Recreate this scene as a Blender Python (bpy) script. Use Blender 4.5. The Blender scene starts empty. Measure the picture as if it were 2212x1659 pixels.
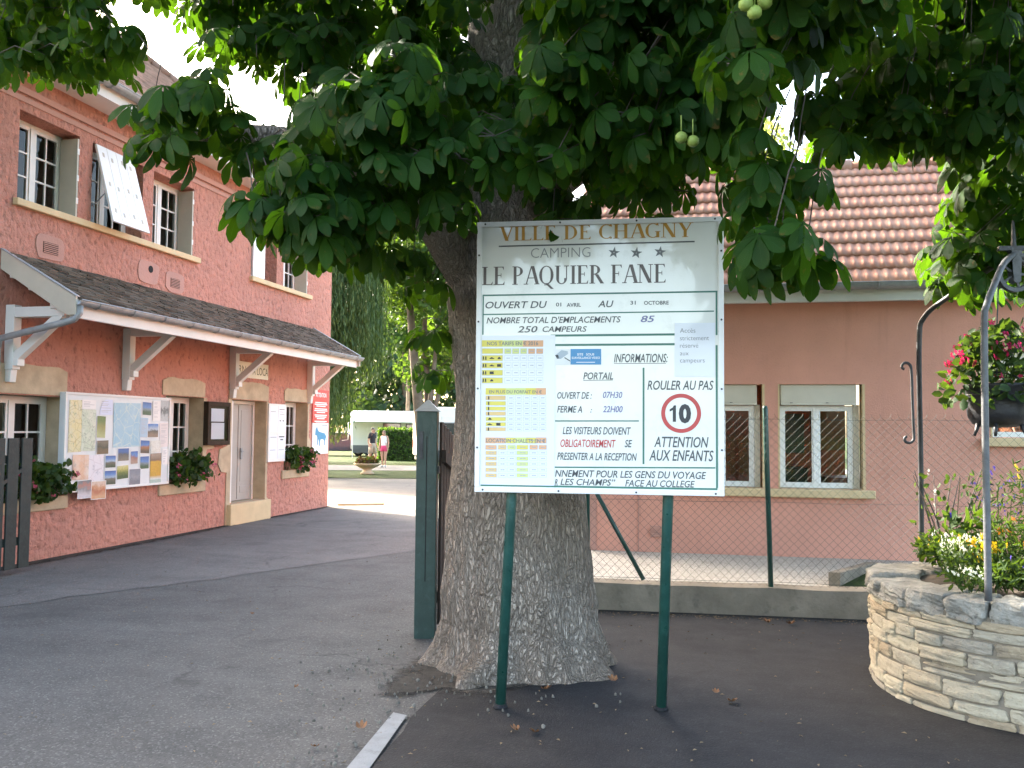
import bpy, bmesh, math, random
import numpy as np
from math import sin, cos, pi, radians, sqrt, hypot, atan2
from mathutils import Vector, Matrix, noise

random.seed(11)
RNG = np.random.default_rng(5)
SC = bpy.context.scene
COL = SC.collection

# ------------------------------------------------------------------ camera, light, exposure
cam = bpy.data.objects.new('camera', bpy.data.cameras.new('camera'))
COL.objects.link(cam)
cam.data.sensor_width = 36.0
cam.data.lens = 36.0 * 1950 / 2212
cam.data.clip_start = 0.05
cam.data.clip_end = 2000
cam.matrix_world = (Matrix.Translation((0, 0, 1.65)) @ Matrix.Rotation(radians(13.1), 4, 'Z')
                    @ Matrix.Rotation(radians(92.97), 4, 'X') @ Matrix.Rotation(radians(0.5), 4, 'Z'))
SC.camera = cam

SUN_AZ, SUN_EL = radians(60), radians(30)          # azimuth counted from +Y towards -X
W = bpy.data.worlds.new('World'); SC.world = W; W.use_nodes = True
_nt = W.node_tree; _nt.nodes.clear()
_o = _nt.nodes.new('ShaderNodeOutputWorld'); _b = _nt.nodes.new('ShaderNodeBackground')
_s = _nt.nodes.new('ShaderNodeTexSky'); _s.sky_type = 'NISHITA'; _s.sun_disc = False
_s.sun_elevation = SUN_EL; _s.sun_rotation = -SUN_AZ
_s.air_density = 1.0; _s.dust_density = 4.0; _s.ozone_density = 0.6
_b.inputs['Strength'].default_value = 0.15
_w = _nt.nodes.new('ShaderNodeMix'); _w.data_type = 'RGBA'; _w.blend_type = 'MULTIPLY'; _w.inputs[0].default_value = 1.0; _w.inputs[7].default_value = (1.0, .95, .87, 1)   # white balance of the shade
_nt.links.new(_s.outputs[0], _w.inputs[6]); _nt.links.new(_w.outputs[2], _b.inputs[0]); _nt.links.new(_b.outputs[0], _o.inputs[0])
sun = bpy.data.objects.new('sun', bpy.data.lights.new('sun', 'SUN')); COL.objects.link(sun)
sun.data.energy = 2.7; sun.data.angle = radians(0.5); sun.data.color = (1.0, 0.93, 0.80)
_d = Vector((-sin(SUN_AZ) * cos(SUN_EL), cos(SUN_AZ) * cos(SUN_EL), sin(SUN_EL)))
sun.rotation_euler = _d.to_track_quat('Z', 'Y').to_euler(); sun.location = _d * 60
SC.view_settings.view_transform = 'Standard'; SC.view_settings.look = 'None'
SC.view_settings.gamma = 1.0; SC.view_settings.use_curve_mapping = False
SC.view_settings.exposure = 3.5
SC.cycles.use_denoising = True
SC.cycles.max_bounces = 8; SC.cycles.transparent_max_bounces = 12
SC.cycles.caustics_reflective = False; SC.cycles.caustics_refractive = False

# ------------------------------------------------------------------ helpers
OFF = {}

def thing(name, label, cat, loc=(0, 0, 0), rz=0.0, group=None, world=True):
    o = bpy.data.objects.new(name, None); COL.objects.link(o)
    o.empty_display_size = 0.1
    o.location = loc; o.rotation_euler = (0, 0, rz)
    o['label'] = label; o['category'] = cat
    if group: o['group'] = group
    OFF[o.name] = Vector(loc) if (world and rz == 0.0) else Vector((0, 0, 0))
    return o

def tag(o, label=None, cat=None, group=None, kind=None):
    if label: o['label'] = label
    if cat: o['category'] = cat
    if group: o['group'] = group
    if kind: o['kind'] = kind
    return o

class MB:
    def __init__(s): s.v = []; s.f = []; s.m = []
    def add(s, vs, fs, m=0):
        n = len(s.v); s.v.extend([tuple(v) for v in vs])
        for f in fs: s.f.append(tuple(i + n for i in f)); s.m.append(m)
        return s
    def quad(s, a, b, c, d, m=0): return s.add([a, b, c, d], [(0, 1, 2, 3)], m)
    def box(s, x0, y0, z0, x1, y1, z1, m=0):
        x0, x1 = min(x0, x1), max(x0, x1); y0, y1 = min(y0, y1), max(y0, y1); z0, z1 = min(z0, z1), max(z0, z1)
        v = [(x0, y0, z0), (x1, y0, z0), (x1, y1, z0), (x0, y1, z0), (x0, y0, z1), (x1, y0, z1), (x1, y1, z1), (x0, y1, z1)]
        return s.add(v, [(0, 3, 2, 1), (4, 5, 6, 7), (0, 1, 5, 4), (1, 2, 6, 5), (2, 3, 7, 6), (3, 0, 4, 7)], m)
    def bar(s, p, q, w, h, up=(0, 0, 1), m=0):
        p, q, up = Vector(p), Vector(q), Vector(up); d = (q - p).normalized()
        a = d.cross(up); a = a.normalized() if a.length > 1e-6 else Vector((1, 0, 0)); b = a.cross(d).normalized()
        c = [(-w / 2, -h / 2), (w / 2, -h / 2), (w / 2, h / 2), (-w / 2, h / 2)]
        v = [p + a * i + b * j for i, j in c] + [q + a * i + b * j for i, j in c]
        return s.add(v, [(0, 1, 2, 3), (7, 6, 5, 4), (0, 4, 5, 1), (1, 5, 6, 2), (2, 6, 7, 3), (3, 7, 4, 0)], m)
    def tube(s, pts, rad, n=8, m=0, cap=True):
        pts = [Vector(p) for p in pts]
        if not hasattr(rad, '__len__'): rad = [rad] * len(pts)
        base = len(s.v); prev = None
        for i, p in enumerate(pts):
            d = (pts[min(i + 1, len(pts) - 1)] - pts[max(i - 1, 0)]).normalized()
            if prev is None:
                a = d.cross(Vector((0, 0, 1)))
                if a.length < 1e-3: a = Vector((1, 0, 0))
                a.normalize()
            else:
                a = prev - d * prev.dot(d)
                a = a.normalized() if a.length > 1e-6 else d.orthogonal().normalized()
            prev = a; b = d.cross(a)
            for k in range(n):
                t = 2 * pi * k / n
                s.v.append(tuple(p + (a * cos(t) + b * sin(t)) * rad[i]))
        for i in range(len(pts) - 1):
            for k in range(n):
                a0 = base + i * n + k; a1 = base + i * n + (k + 1) % n
                s.f.append((a0, a1, a1 + n, a0 + n)); s.m.append(m)
        if cap:
            s.f.append(tuple(base + k for k in range(n))[::-1]); s.m.append(m)
            s.f.append(tuple(base + (len(pts) - 1) * n + k for k in range(n))); s.m.append(m)
        return s
    def lathe(s, prof, c=(0, 0, 0), n=24, m=0):
        base = len(s.v)
        for r, z in prof:
            for k in range(n):
                t = 2 * pi * k / n; s.v.append((c[0] + r * cos(t), c[1] + r * sin(t), c[2] + z))
        for i in range(len(prof) - 1):
            for k in range(n):
                a0 = base + i * n + k; a1 = base + i * n + (k + 1) % n
                s.f.append((a0, a1, a1 + n, a0 + n)); s.m.append(m)
        s.f.append(tuple(base + k for k in range(n))[::-1]); s.m.append(m)
        s.f.append(tuple(base + (len(prof) - 1) * n + k for k in range(n))); s.m.append(m)
        return s
    def prism(s, poly, o, u, w, t, m=0):
        """polygon (a,b) in the plane o + a*u + b*w, extruded by vector t"""
        o, u, w, t = Vector(o), Vector(u), Vector(w), Vector(t); n = len(poly)
        v = [o + u * a + w * b for a, b in poly]; v += [p + t for p in v]
        return s.add(v, [tuple(range(n)), tuple(range(2 * n - 1, n - 1, -1))] + [(i, i + n, (i + 1) % n + n, (i + 1) % n) for i in range(n)], m)

def mesh_np(name, V, F, uv=None):
    me = bpy.data.meshes.new(name); V = np.asarray(V, np.float32); F = np.asarray(F, np.int32)
    k = F.shape[1]
    me.vertices.add(len(V)); me.vertices.foreach_set('co', V.ravel())
    me.loops.add(F.size); me.loops.foreach_set('vertex_index', F.ravel())
    me.polygons.add(len(F)); me.polygons.foreach_set('loop_start', np.arange(0, F.size, k, dtype=np.int32))
    if uv is not None:
        l = me.uv_layers.new(name='UVMap'); l.data.foreach_set('uv', np.asarray(uv, np.float32)[F.ravel()].ravel())
    me.update(calc_edges=True); me.validate()
    return me

def finish(name, me, mats, parent=None, smooth=False, bevel=0.0):
    if not isinstance(mats, (list, tuple)): mats = [mats]
    for m in mats: me.materials.append(m)
    if smooth: me.polygons.foreach_set('use_smooth', [True] * len(me.polygons))
    o = bpy.data.objects.new(name, me); COL.objects.link(o)
    if parent is not None: o.parent = parent
    if bevel:
        b = o.modifiers.new('Bevel', 'BEVEL'); b.width = bevel; b.segments = 2; b.limit_method = 'ANGLE'
    return o

def part(name, mb, mats, parent, smooth=False, bevel=0.0, label=None, fix=False):
    off = OFF.get(parent.name, Vector((0, 0, 0)))
    me = bpy.data.meshes.new(name)
    me.from_pydata([(x - off.x, y - off.y, z - off.z) for x, y, z in mb.v], [], mb.f)
    me.polygons.foreach_set('material_index', mb.m)
    if fix:
        bm = bmesh.new(); bm.from_mesh(me); bmesh.ops.recalc_face_normals(bm, faces=bm.faces); bm.to_mesh(me); bm.free()
    me.update()
    o = finish(name, me, mats, parent, smooth, bevel)
    OFF[o.name] = off
    if label: o['label'] = label
    return o

def solo(name, mb, mats, label=None, cat=None, loc=(0, 0, 0), group=None, kind=None, smooth=False, bevel=0.0, fix=False):
    me = bpy.data.meshes.new(name)
    me.from_pydata([(x - loc[0], y - loc[1], z - loc[2]) for x, y, z in mb.v], [], mb.f)
    me.polygons.foreach_set('material_index', mb.m)
    if fix:
        bm = bmesh.new(); bm.from_mesh(me); bmesh.ops.recalc_face_normals(bm, faces=bm.faces); bm.to_mesh(me); bm.free()
    me.update()
    o = finish(name, me, mats, None, smooth, bevel); o.location = loc
    return tag(o, label, cat, group, kind)

# ------------------------------------------------------------------ materials
class N:
    """tiny node-tree builder"""
    def __init__(s, name):
        s.m = bpy.data.materials.new(name); s.m.use_nodes = True; s.t = s.m.node_tree; s.t.nodes.clear()
        s.out = s.n('ShaderNodeOutputMaterial'); s.co = None
    def n(s, typ, **kw):
        x = s.t.nodes.new(typ)
        for k, v in kw.items(): setattr(x, k, v)
        return x
    def l(s, a, b): s.t.links.new(a, b)
    def set(s, node, **kw):
        for k, v in kw.items():
            i = node.inputs[k.replace('_', ' ')]
            if hasattr(v, 'links') or isinstance(v, bpy.types.NodeSocket): s.l(v, i)
            else: i.default_value = v
        return node
    def coord(s, scale=(1, 1, 1), rot=(0, 0, 0)):
        tc = s.n('ShaderNodeTexCoord'); mp = s.n('ShaderNodeMapping'); s.l(tc.outputs['Object'], mp.inputs['Vector'])
        mp.inputs['Scale'].default_value = scale; mp.inputs['Rotation'].default_value = rot
        return mp.outputs[0]
    def noise(s, vec, scale, detail=6, rough=.6):
        x = s.n('ShaderNodeTexNoise'); s.l(vec, x.inputs['Vector'])
        x.inputs['Scale'].default_value = scale; x.inputs['Detail'].default_value = detail; x.inputs['Roughness'].default_value = rough
        return x.outputs['Fac']
    def voro(s, vec, scale, feature='F1', out='Distance', rnd=1.0):
        x = s.n('ShaderNodeTexVoronoi', feature=feature); s.l(vec, x.inputs['Vector'])
        x.inputs['Scale'].default_value = scale; x.inputs['Randomness'].default_value = rnd
        return x.outputs[out]
    def ramp(s, fac, stops, interp='LINEAR'):
        x = s.n('ShaderNodeValToRGB'); s.l(fac, x.inputs['Fac']); e = x.color_ramp.elements; x.color_ramp.interpolation = interp
        while len(e) < len(stops): e.new(0.5)
        for i, (p, c) in enumerate(stops):
            e[i].position = p; e[i].color = (c if hasattr(c, '__len__') else (c, c, c))[:3] + (1,) if hasattr(c, '__len__') else (c, c, c, 1)
        return x.outputs['Color']
    def mix(s, a, b, f, mode='MIX'):
        x = s.n('ShaderNodeMix', data_type='RGBA', blend_type=mode)
        for i, v in ((0, f), (6, a), (7, b)):
            if isinstance(v, bpy.types.NodeSocket): s.l(v, x.inputs[i])
            else: x.inputs[i].default_value = v if not hasattr(v, '__len__') else tuple(v)[:3] + (1,)
        return x.outputs[2]
    def math(s, op, a, b=0.0):
        x = s.n('ShaderNodeMath', operation=op)
        for i, v in enumerate((a, b)):
            if isinstance(v, bpy.types.NodeSocket): s.l(v, x.inputs[i])
            else: x.inputs[i].default_value = v
        return x.outputs[0]
    def bump(s, h, strength, dist=.02):
        x = s.n('ShaderNodeBump'); s.l(h, x.inputs['Height']); x.inputs['Strength'].default_value = strength; x.inputs['Distance'].default_value = dist
        return x.outputs[0]
    def pbsdf(s, color, rough=.6, normal=None, metal=0.0, spec=.5, coat=0.0):
        p = s.n('ShaderNodeBsdfPrincipled')
        if isinstance(color, bpy.types.NodeSocket): s.l(color, p.inputs['Base Color'])
        else: p.inputs['Base Color'].default_value = tuple(color)[:3] + (1,)
        if isinstance(rough, bpy.types.NodeSocket): s.l(rough, p.inputs['Roughness'])
        else: p.inputs['Roughness'].default_value = rough
        p.inputs['Metallic'].default_value = metal; p.inputs['Specular IOR Level'].default_value = spec
        p.inputs['Coat Weight'].default_value = coat; p.inputs['Coat Roughness'].default_value = .05
        if normal is not None: s.l(normal, p.inputs['Normal'])
        return p.outputs[0]
    def done(s, sh): s.l(sh, s.out.inputs['Surface']); return s.m
    def island(s): return s.n('ShaderNodeNewGeometry').outputs['Random Per Island']

def k3(c, f): return tuple(min(1, x * f) for x in c)

def paint(name, c, rough=.5, var=.12, scale=6, bump=.08, bscale=60, metal=0, spec=.5, dirt=None, coat=0.0, island=0.0):
    b = N(name); co = b.coord(); n1 = b.noise(co, scale); n2 = b.noise(co, bscale, 4)
    col = b.ramp(n1, [(.3, k3(c, 1 - var)), (.7, k3(c, 1 + var))])
    if dirt: col = b.mix(col, dirt, b.ramp(b.noise(co, scale * 2.3, 8, .7), [(.55, 0.), (.75, .7)]))
    if island: col = b.mix(col, b.ramp(b.island(), [(0, k3(c, 1 - island)), (1, k3(c, 1 + island))]), .7)
    r = b.ramp(n2, [(.3, max(.02, rough - .08)), (.7, min(1, rough + .08))])
    return b.done(b.pbsdf(col, r, b.bump(n2, bump, .01), metal, spec, coat))

def plaster(name, c, coarse=1.0, scale=22):
    b = N(name); co = b.coord(); big = b.noise(co, .9, 5); mid = b.noise(co, 5, 6)
    w = b.n('ShaderNodeMapping'); b.l(b.coord(), w.inputs['Vector']); w.inputs['Scale'].default_value = (1, 1, .8)
    v = b.noise(w.outputs[0], scale, 5, .55); fine = b.noise(co, 130, 3)
    col = b.ramp(big, [(.3, k3(c, .88)), (.7, k3(c, 1.1))])
    col = b.mix(col, k3(c, .48), b.ramp(v, [(.30, .8 * coarse), (.44, 0.)]))
    col = b.mix(col, tuple(min(1, x * 1.12 + .03) for x in c), b.ramp(v, [(.55, 0.), (.75, .45 * coarse)]))
    col = b.mix(col, k3(c, .75), b.ramp(mid, [(.6, 0.), (.85, .35)]))
    stk = b.noise(b.coord((3.2, 3.2, .22)), 1.6, 6, .65); col = b.mix(col, (c[0] * .62, c[1] * .60, c[2] * .62), b.ramp(stk, [(.56, 0.), (.78, .45)]))
    h = b.math('ADD', b.math('MULTIPLY', v, 1.0), b.math('MULTIPLY', fine, .12))
    return b.done(b.pbsdf(col, .9, b.bump(h, min(1, 1.0 * coarse), .09 * coarse), spec=.2))

def asphalt(name, c, chips=.5, seed=0.0):
    b = N(name); co = b.coord()
    big = b.noise(co, .35, 5); mid = b.noise(co, 2.2, 6, .7); st = b.coord((.25, 1.1, 1), (0, 0, .3)); streak = b.noise(st, 1.3, 6, .65)
    ch = b.voro(co, 95, out='Color'); sep = b.n('ShaderNodeSeparateColor'); b.l(ch, sep.inputs[0]); dist = b.voro(co, 95)
    col = b.ramp(big, [(.3, k3(c, .82)), (.7, k3(c, 1.2))])
    col = b.mix(col, k3(c, .6), b.ramp(mid, [(.5, 0.), (.78, .55)]))
    col = b.mix(col, tuple(x * 1.5 + .012 for x in c), b.ramp(streak, [(.52, 0.), (.75, .5)]))
    col = b.mix(col, tuple(x * 2.3 + .02 for x in c), b.math('MULTIPLY', b.ramp(sep.outputs[0], [(.78, 0.), (.95, 1.)]), chips))
    col = b.mix(col, k3(c, .45), b.math('MULTIPLY', b.ramp(sep.outputs[1], [(.7, 0.), (.95, 1.)]), chips))
    wn = b.n('ShaderNodeMix', data_type='RGBA', blend_type='LINEAR_LIGHT'); wn.inputs[0].default_value = .5; nn = b.n('ShaderNodeTexNoise'); b.l(co, nn.inputs['Vector']); nn.inputs['Scale'].default_value = 1.1; nn.inputs['Detail'].default_value = 7; b.l(co, wn.inputs[6]); b.l(nn.outputs['Color'], wn.inputs[7])
    crk = b.voro(wn.outputs[2], .42, 'DISTANCE_TO_EDGE'); col = b.mix(col, k3(c, .4), b.math('MULTIPLY', b.ramp(crk, [(0., 1.), (.008, 0.)]), b.ramp(b.noise(co, .6, 3), [(.45, 0.), (.6, .8)])))
    stain = b.noise(b.coord((1, 1, 1), (0, 0, 1.1)), 1.3, 3, .5); col = b.mix(col, k3(c, .5), b.ramp(stain, [(.62, 0.), (.74, .5)]))
    fine = b.noise(co, 160, 3); h = b.math('ADD', b.math('MULTIPLY', dist, -.5), b.math('MULTIPLY', fine, .5))
    return b.done(b.pbsdf(col, b.ramp(mid, [(.3, .72), (.7, .9)]), b.bump(h, .55, .008), spec=.35))

def leafmat(name, c, c2, trans=.45, vein=True, island=.35, spots=.0):
    b = N(name)
    col = b.ramp(b.island(), [(0, k3(c, 1 - island)), (.6, c), (.93, c2), (1, k3(c2, 1.3))])
    nrm = None
    if vein:
        uv = b.n('ShaderNodeUVMap').outputs[0]; sp = b.n('ShaderNodeSeparateXYZ'); b.l(uv, sp.inputs[0])
        u, v = sp.outputs[0], sp.outputs[1]
        a = b.math('ABSOLUTE', u); wv = b.math('SINE', b.math('MULTIPLY', b.math('SUBTRACT', v, b.math('MULTIPLY', a, .28)), 88.0))
        rib = b.ramp(a, [(.0, 1.), (.07, 0.)])
        col = b.mix(col, tuple(min(1, x * 1.9 + .012) for x in c), b.math('MULTIPLY', rib, .55))
        col = b.mix(col, k3(c, 1.35), b.math('MULTIPLY', b.ramp(wv, [(.80, 0.), (1., 1.)]), .35))
        nrm = b.bump(b.math('ADD', b.math('MULTIPLY', wv, .5), b.math('MULTIPLY', rib, -1.)), .35, .004)
        if spots:
            co = b.coord(); col = b.mix(col, (.16, .075, .02), b.math('MULTIPLY', b.ramp(b.math('ADD', b.noise(co, 26, 5, .7), b.math('MULTIPLY', b.math('POWER', b.math('MAXIMUM', v, .001), 4.0), .10)), [(.63, 0.), (.69, 1.)]), spots))
    d = b.pbsdf(col, .58, nrm, spec=.18)
    t = b.n('ShaderNodeBsdfTranslucent'); tc = col if 'petals' in name else b.mix(col, (min(1, c[0] * 3.2 + .06), min(1, c[1] * 2.6 + .09), c[2] * .8), .75); b.l(tc, t.inputs['Color'])
    m = b.n('ShaderNodeMixShader'); m.inputs[0].default_value = trans; b.l(d, m.inputs[1]); b.l(t.outputs[0], m.inputs[2])
    return b.done(m.outputs[0])

def glassmat(name, tint=(.9, .95, .95), rough=.02, ior=1.6):
    b = N(name); fr = b.n('ShaderNodeFresnel'); fr.inputs['IOR'].default_value = ior
    g = b.n('ShaderNodeBsdfGlossy'); g.inputs['Roughness'].default_value = rough
    t = b.n('ShaderNodeBsdfTransparent'); t.inputs['Color'].default_value = tint + (1,)
    m = b.n('ShaderNodeMixShader'); b.l(fr.outputs[0], m.inputs[0]); b.l(t.outputs[0], m.inputs[1]); b.l(g.outputs[0], m.inputs[2])
    return b.done(m.outputs[0])

M = {}
M['wall_rough'] = plaster('wall_rough', (.56, .262, .20), 1.0, 12)
M['wall_smooth'] = plaster('wall_smooth', (.64, .315, .24), .2, 60)
M['patch'] = plaster('patch', (.49, .27, .22), .25, 50)
M['stone'] = paint('stone', (.47, .37, .25), .85, .18, 4, .35, 30, spec=.2)
M['cream'] = paint('cream', (.60, .46, .27), .7, .08, 5, .15, 60, spec=.3)
M['white'] = paint('white_paint', (.72, .70, .67), .45, .06, 3, .05, 50)
M['beige'] = paint('beige_paint', (.56, .51, .43), .5, .08, 3, .06, 50)
M['greydoor'] = paint('grey_door', (.40, .36, .32), .5, .07, 3, .06, 50)
M['pvc'] = paint('pvc', (.78, .78, .78), .25, .03, 3, .02, 40)
M['zinc'] = paint('zinc', (.31, .32, .33), .5, .2, 8, .1, 40, metal=.25)
M['tile_old'] = paint('tile_old', (.105, .082, .062), .9, .45, 7, .5, 35, spec=.15, dirt=(.20, .185, .15), island=.6)
M['tile_roof'] = paint('tile_roof', (.27, .165, .12), .85, .22, 6, .4, 30, spec=.2, dirt=(.2, .16, .13), island=.3)
M['tile_new'] = paint('tile_new', (.46, .215, .145), .42, .12, 3, .15, 60, spec=.5, dirt=(.46, .30, .22))
M['dark'] = paint('dark_void', (.012, .012, .012), .9, .2, 3, 0, 10)
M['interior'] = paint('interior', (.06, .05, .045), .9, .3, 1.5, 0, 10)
M['green'] = paint('green_paint', (.020, .046, .039), .4, .25, 9, .12, 40, dirt=(.05, .09, .08))
M['green_post'] = paint('green_post', (.017, .066, .055), .35, .2, 9, .08, 30, dirt=(.06, .13, .12))
M['gate_wood'] = paint('gate_wood', (.014, .023, .021), .6, .3, 8, .3, 35)
M['brown_wood'] = paint('brown_wood', (.055, .040, .032), .7, .3, 8, .3, 35)
M['iron'] = paint('iron', (.055, .055, .06), .5, .35, 14, .3, 60, metal=.3, dirt=(.10, .10, .105))
M['iron_grey'] = paint('iron_grey', (.10, .103, .11), .55, .3, 14, .3, 60, metal=.2, dirt=(.16, .16, .165))
M['castiron'] = paint('castiron', (.018, .018, .022), .45, .3, 10, .25, 50, metal=.2)
M['wire'] = paint('wire', (.03, .05, .045), .6, .2, 8, 0, 40, metal=.3)
M['concrete'] = paint('concrete', (.22, .19, .15), .9, .3, 3, .5, 30, spec=.15, dirt=(.075, .07, .06))
def earthmat():
    b = N('trodden_earth'); co = b.coord(); n1 = b.noise(co, 5, 7, .7); n2 = b.noise(co, 22, 6, .75); f = b.noise(co, 90, 4)
    c = b.ramp(n1, [(.3, (.040, .036, .033)), (.5, (.066, .058, .050)), (.7, (.10, .088, .074))]); c = b.mix(c, (.16, .145, .125), b.ramp(n2, [(.6, 0.), (.72, .8)])); c = b.mix(c, (.02, .018, .016), b.ramp(n2, [(.3, .7), (.42, 0.)]))
    return b.done(b.pbsdf(c, .95, b.bump(b.math('ADD', n2, b.math('MULTIPLY', f, .4)), .9, .02), spec=.1))
M['earth'] = earthmat()
M['soil'] = paint('soil', (.072, .060, .050), .95, .45, 5, .8, 30, spec=.1)
M['signwhite'] = paint('sign_white', (.80, .80, .78), .2, .05, 2.2, .0, 10, coat=.9, dirt=(.60, .60, .57))
M['frame_al'] = paint('frame_aluminium', (.78, .78, .79), .35, .05, 4, .02, 30)
M['paper'] = paint('paper', (.74, .76, .84), .35, .03, 3, .1, 12, coat=.5)
M['glass'] = glassmat('glass', ior=1.42)
M['bronze_frame'] = paint('dark_frame', (.045, .028, .018), .75, .2, 8, .1, 40, spec=.15)
M['foliage_dark'] = leafmat('foliage_dark', (.025, .055, .018), (.05, .09, .02), .3, False)
M['chestnut'] = leafmat('chestnut_leaf', (.0105, .046, .0055), (.024, .070, .007), .46, True, .3, .6)
M['fruit'] = paint('fruit_husk', (.22, .30, .06), .6, .2, 30, .4, 90)
M['skin'] = paint('skin', (.46, .26, .17), .5, .05, 5, .02, 40)
M['hair'] = paint('hair', (.03, .02, .015), .5, .2, 20, .2, 60)
M['rubber'] = paint('rubber', (.02, .02, .02), .7, .1, 5, .05, 30)

def flat(name, c, rough=.5, coat=0.0):
    if name not in M: M[name] = paint(name, c, rough, .05, 4, .02, 40, coat=coat)
    return M[name]

def bark():
    b = N('bark'); co = b.coord((1, 1, .28)); cz = b.n('ShaderNodeTexCoord')
    wn = b.n('ShaderNodeTexNoise'); b.l(co, wn.inputs['Vector']); wn.inputs['Scale'].default_value = 9; wn.inputs['Detail'].default_value = 5
    ad = b.n('ShaderNodeMix', data_type='RGBA', blend_type='LINEAR_LIGHT'); ad.inputs[0].default_value = .07
    b.l(co, ad.inputs[6]); b.l(wn.outputs['Color'], ad.inputs[7]); vec = ad.outputs[2]
    cr = b.voro(vec, 26, 'DISTANCE_TO_EDGE'); cr2 = b.voro(vec, 60, 'DISTANCE_TO_EDGE'); n1 = b.noise(b.coord((1, 1, .4)), 3, 6); fine = b.noise(b.coord((1, 1, .3)), 60, 4)
    col = b.ramp(n1, [(.3, (.31, .25, .20)), (.55, (.39, .325, .27)), (.75, (.48, .42, .36))])
    col = b.mix(col, (.05, .038, .03), b.ramp(cr, [(.0, .4), (.07, 0.)]))
    col = b.mix(col, (.06, .045, .035), b.ramp(cr2, [(.0, .4), (.09, 0.)]))
    col = b.mix(col, (.44, .40, .34), b.ramp(fine, [(.56, 0.), (.74, .55)]))
    h = b.math('ADD', b.math('ADD', b.ramp(cr, [(0., 0.), (.2, 1.)]), b.math('MULTIPLY', b.ramp(cr2, [(0., 0.), (.15, 1.)]), .5)), b.math('MULTIPLY', fine, .35))
    return b.done(b.pbsdf(col, .92, b.bump(h, 1.0, .035), spec=.15))
M['bark'] = bark()
M['bark_bg'] = paint('bark_background', (.16, .13, .10), .9, .3, 4, .4, 25, spec=.1)
# ------------------------------------------------------------------ ground sheets
FW = Vector((-sin(radians(13.1)), cos(radians(13.1)), 0)); RT = Vector((cos(radians(13.1)), sin(radians(13.1)), 0))

def sheet(name, poly, z, m, kind='structure', wob=0.0, sub=0):
    pts = []
    n = len(poly)
    for i in range(n):
        a, b = Vector(poly[i]), Vector(poly[(i + 1) % n])
        k = max(1, int((b - a).length / sub)) if sub else 1
        for j in range(k):
            p = a.lerp(b, j / k)
            if wob:
                w = noise.noise((p.x * 2.1, p.y * 2.1, 3.3)) * wob + noise.noise((p.x * 7, p.y * 7, 1.7)) * wob * .5
                d = (b - a).normalized(); p = p + Vector((-d.y, d.x)) * w
            pts.append((p.x, p.y, z))
    mb = MB(); mb.add(pts, [tuple(range(len(pts)))])
    return solo(name, mb, m, kind=kind)

def strip(name, d0, d1, z, m, s0=-45, s1=45, bow=0.0, kind='structure'):
    P = []
    for s in np.linspace(s0, s1, 25):
        p = FW * (d0 + bow * sin(s * .21)) + RT * float(s); P.append((p.x, p.y, z))
    for s in np.linspace(s1, s0, 25):
        p = FW * (d1 + bow * sin(s * .17 + 1)) + RT * float(s); P.append((p.x, p.y, z))
    mb = MB(); mb.add(P, [tuple(range(len(P)))])
    return solo(name, mb, m, kind=kind)

def fade(m, shapes, amount=1.5, lo=.62, hi=.95, sc=6):
    """thin out a ground material irregularly away from the given ellipses (cx, cy, rx, ry)"""
    t = m.node_tree; out = [n for n in t.nodes if n.type == 'OUTPUT_MATERIAL'][0]; sh = out.inputs[0].links[0].from_socket
    b = N.__new__(N); b.m, b.t, b.out = m, t, out; co = b.coord(); sp = b.n('ShaderNodeSeparateXYZ'); b.l(co, sp.inputs[0]); e = None
    for cx, cy, rx, ry in shapes:
        u = b.math('DIVIDE', b.math('SUBTRACT', sp.outputs[0], cx), rx); v = b.math('DIVIDE', b.math('SUBTRACT', sp.outputs[1], cy), ry)
        q = b.math('SQRT', b.math('ADD', b.math('MULTIPLY', u, u), b.math('MULTIPLY', v, v))); e = q if e is None else b.math('MINIMUM', e, q)
    f = b.math('ADD', e, b.math('MULTIPLY', b.math('SUBTRACT', b.noise(co, sc, 8, .72), .5), amount)); a = b.ramp(f, [(lo, 1.), (hi, 0.)])
    tr = b.n('ShaderNodeBsdfTransparent'); mx = b.n('ShaderNodeMixShader'); b.l(a, mx.inputs[0]); b.l(tr.outputs[0], mx.inputs[1]); b.l(sh, mx.inputs[2]); b.l(mx.outputs[0], out.inputs[0]); return m
def grassmat():
    b = N('lawn_grass'); co = b.coord(); a = b.noise(co, .5, 6); f = b.noise(co, 26, 4, .7)
    c = b.ramp(a, [(.3, (.024, .044, .010)), (.6, (.040, .064, .014)), (.8, (.06, .075, .02))])
    c = b.mix(c, (.02, .04, .01), b.ramp(f, [(.3, .7), (.5, 0.)]))
    return b.done(b.pbsdf(c, .9, b.bump(f, .9, .06), spec=.15))
M['grass'] = grassmat()
M['asphalt'] = asphalt('asphalt', (.074, .070, .066), .5)
M['asphalt_old'] = asphalt('asphalt_old', (.112, .104, .097), .4)
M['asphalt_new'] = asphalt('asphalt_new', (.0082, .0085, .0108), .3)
M['sand'] = asphalt('courtyard_gravel', (.17, .148, .122), .15)
M['gravel'] = asphalt('pale_gravel', (.40, .37, .32), .6)
M['line'] = paint('road_line', (.235, .235, .235), .85, .15, 7, .4, 80, dirt=(.10, .095, .09))

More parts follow.
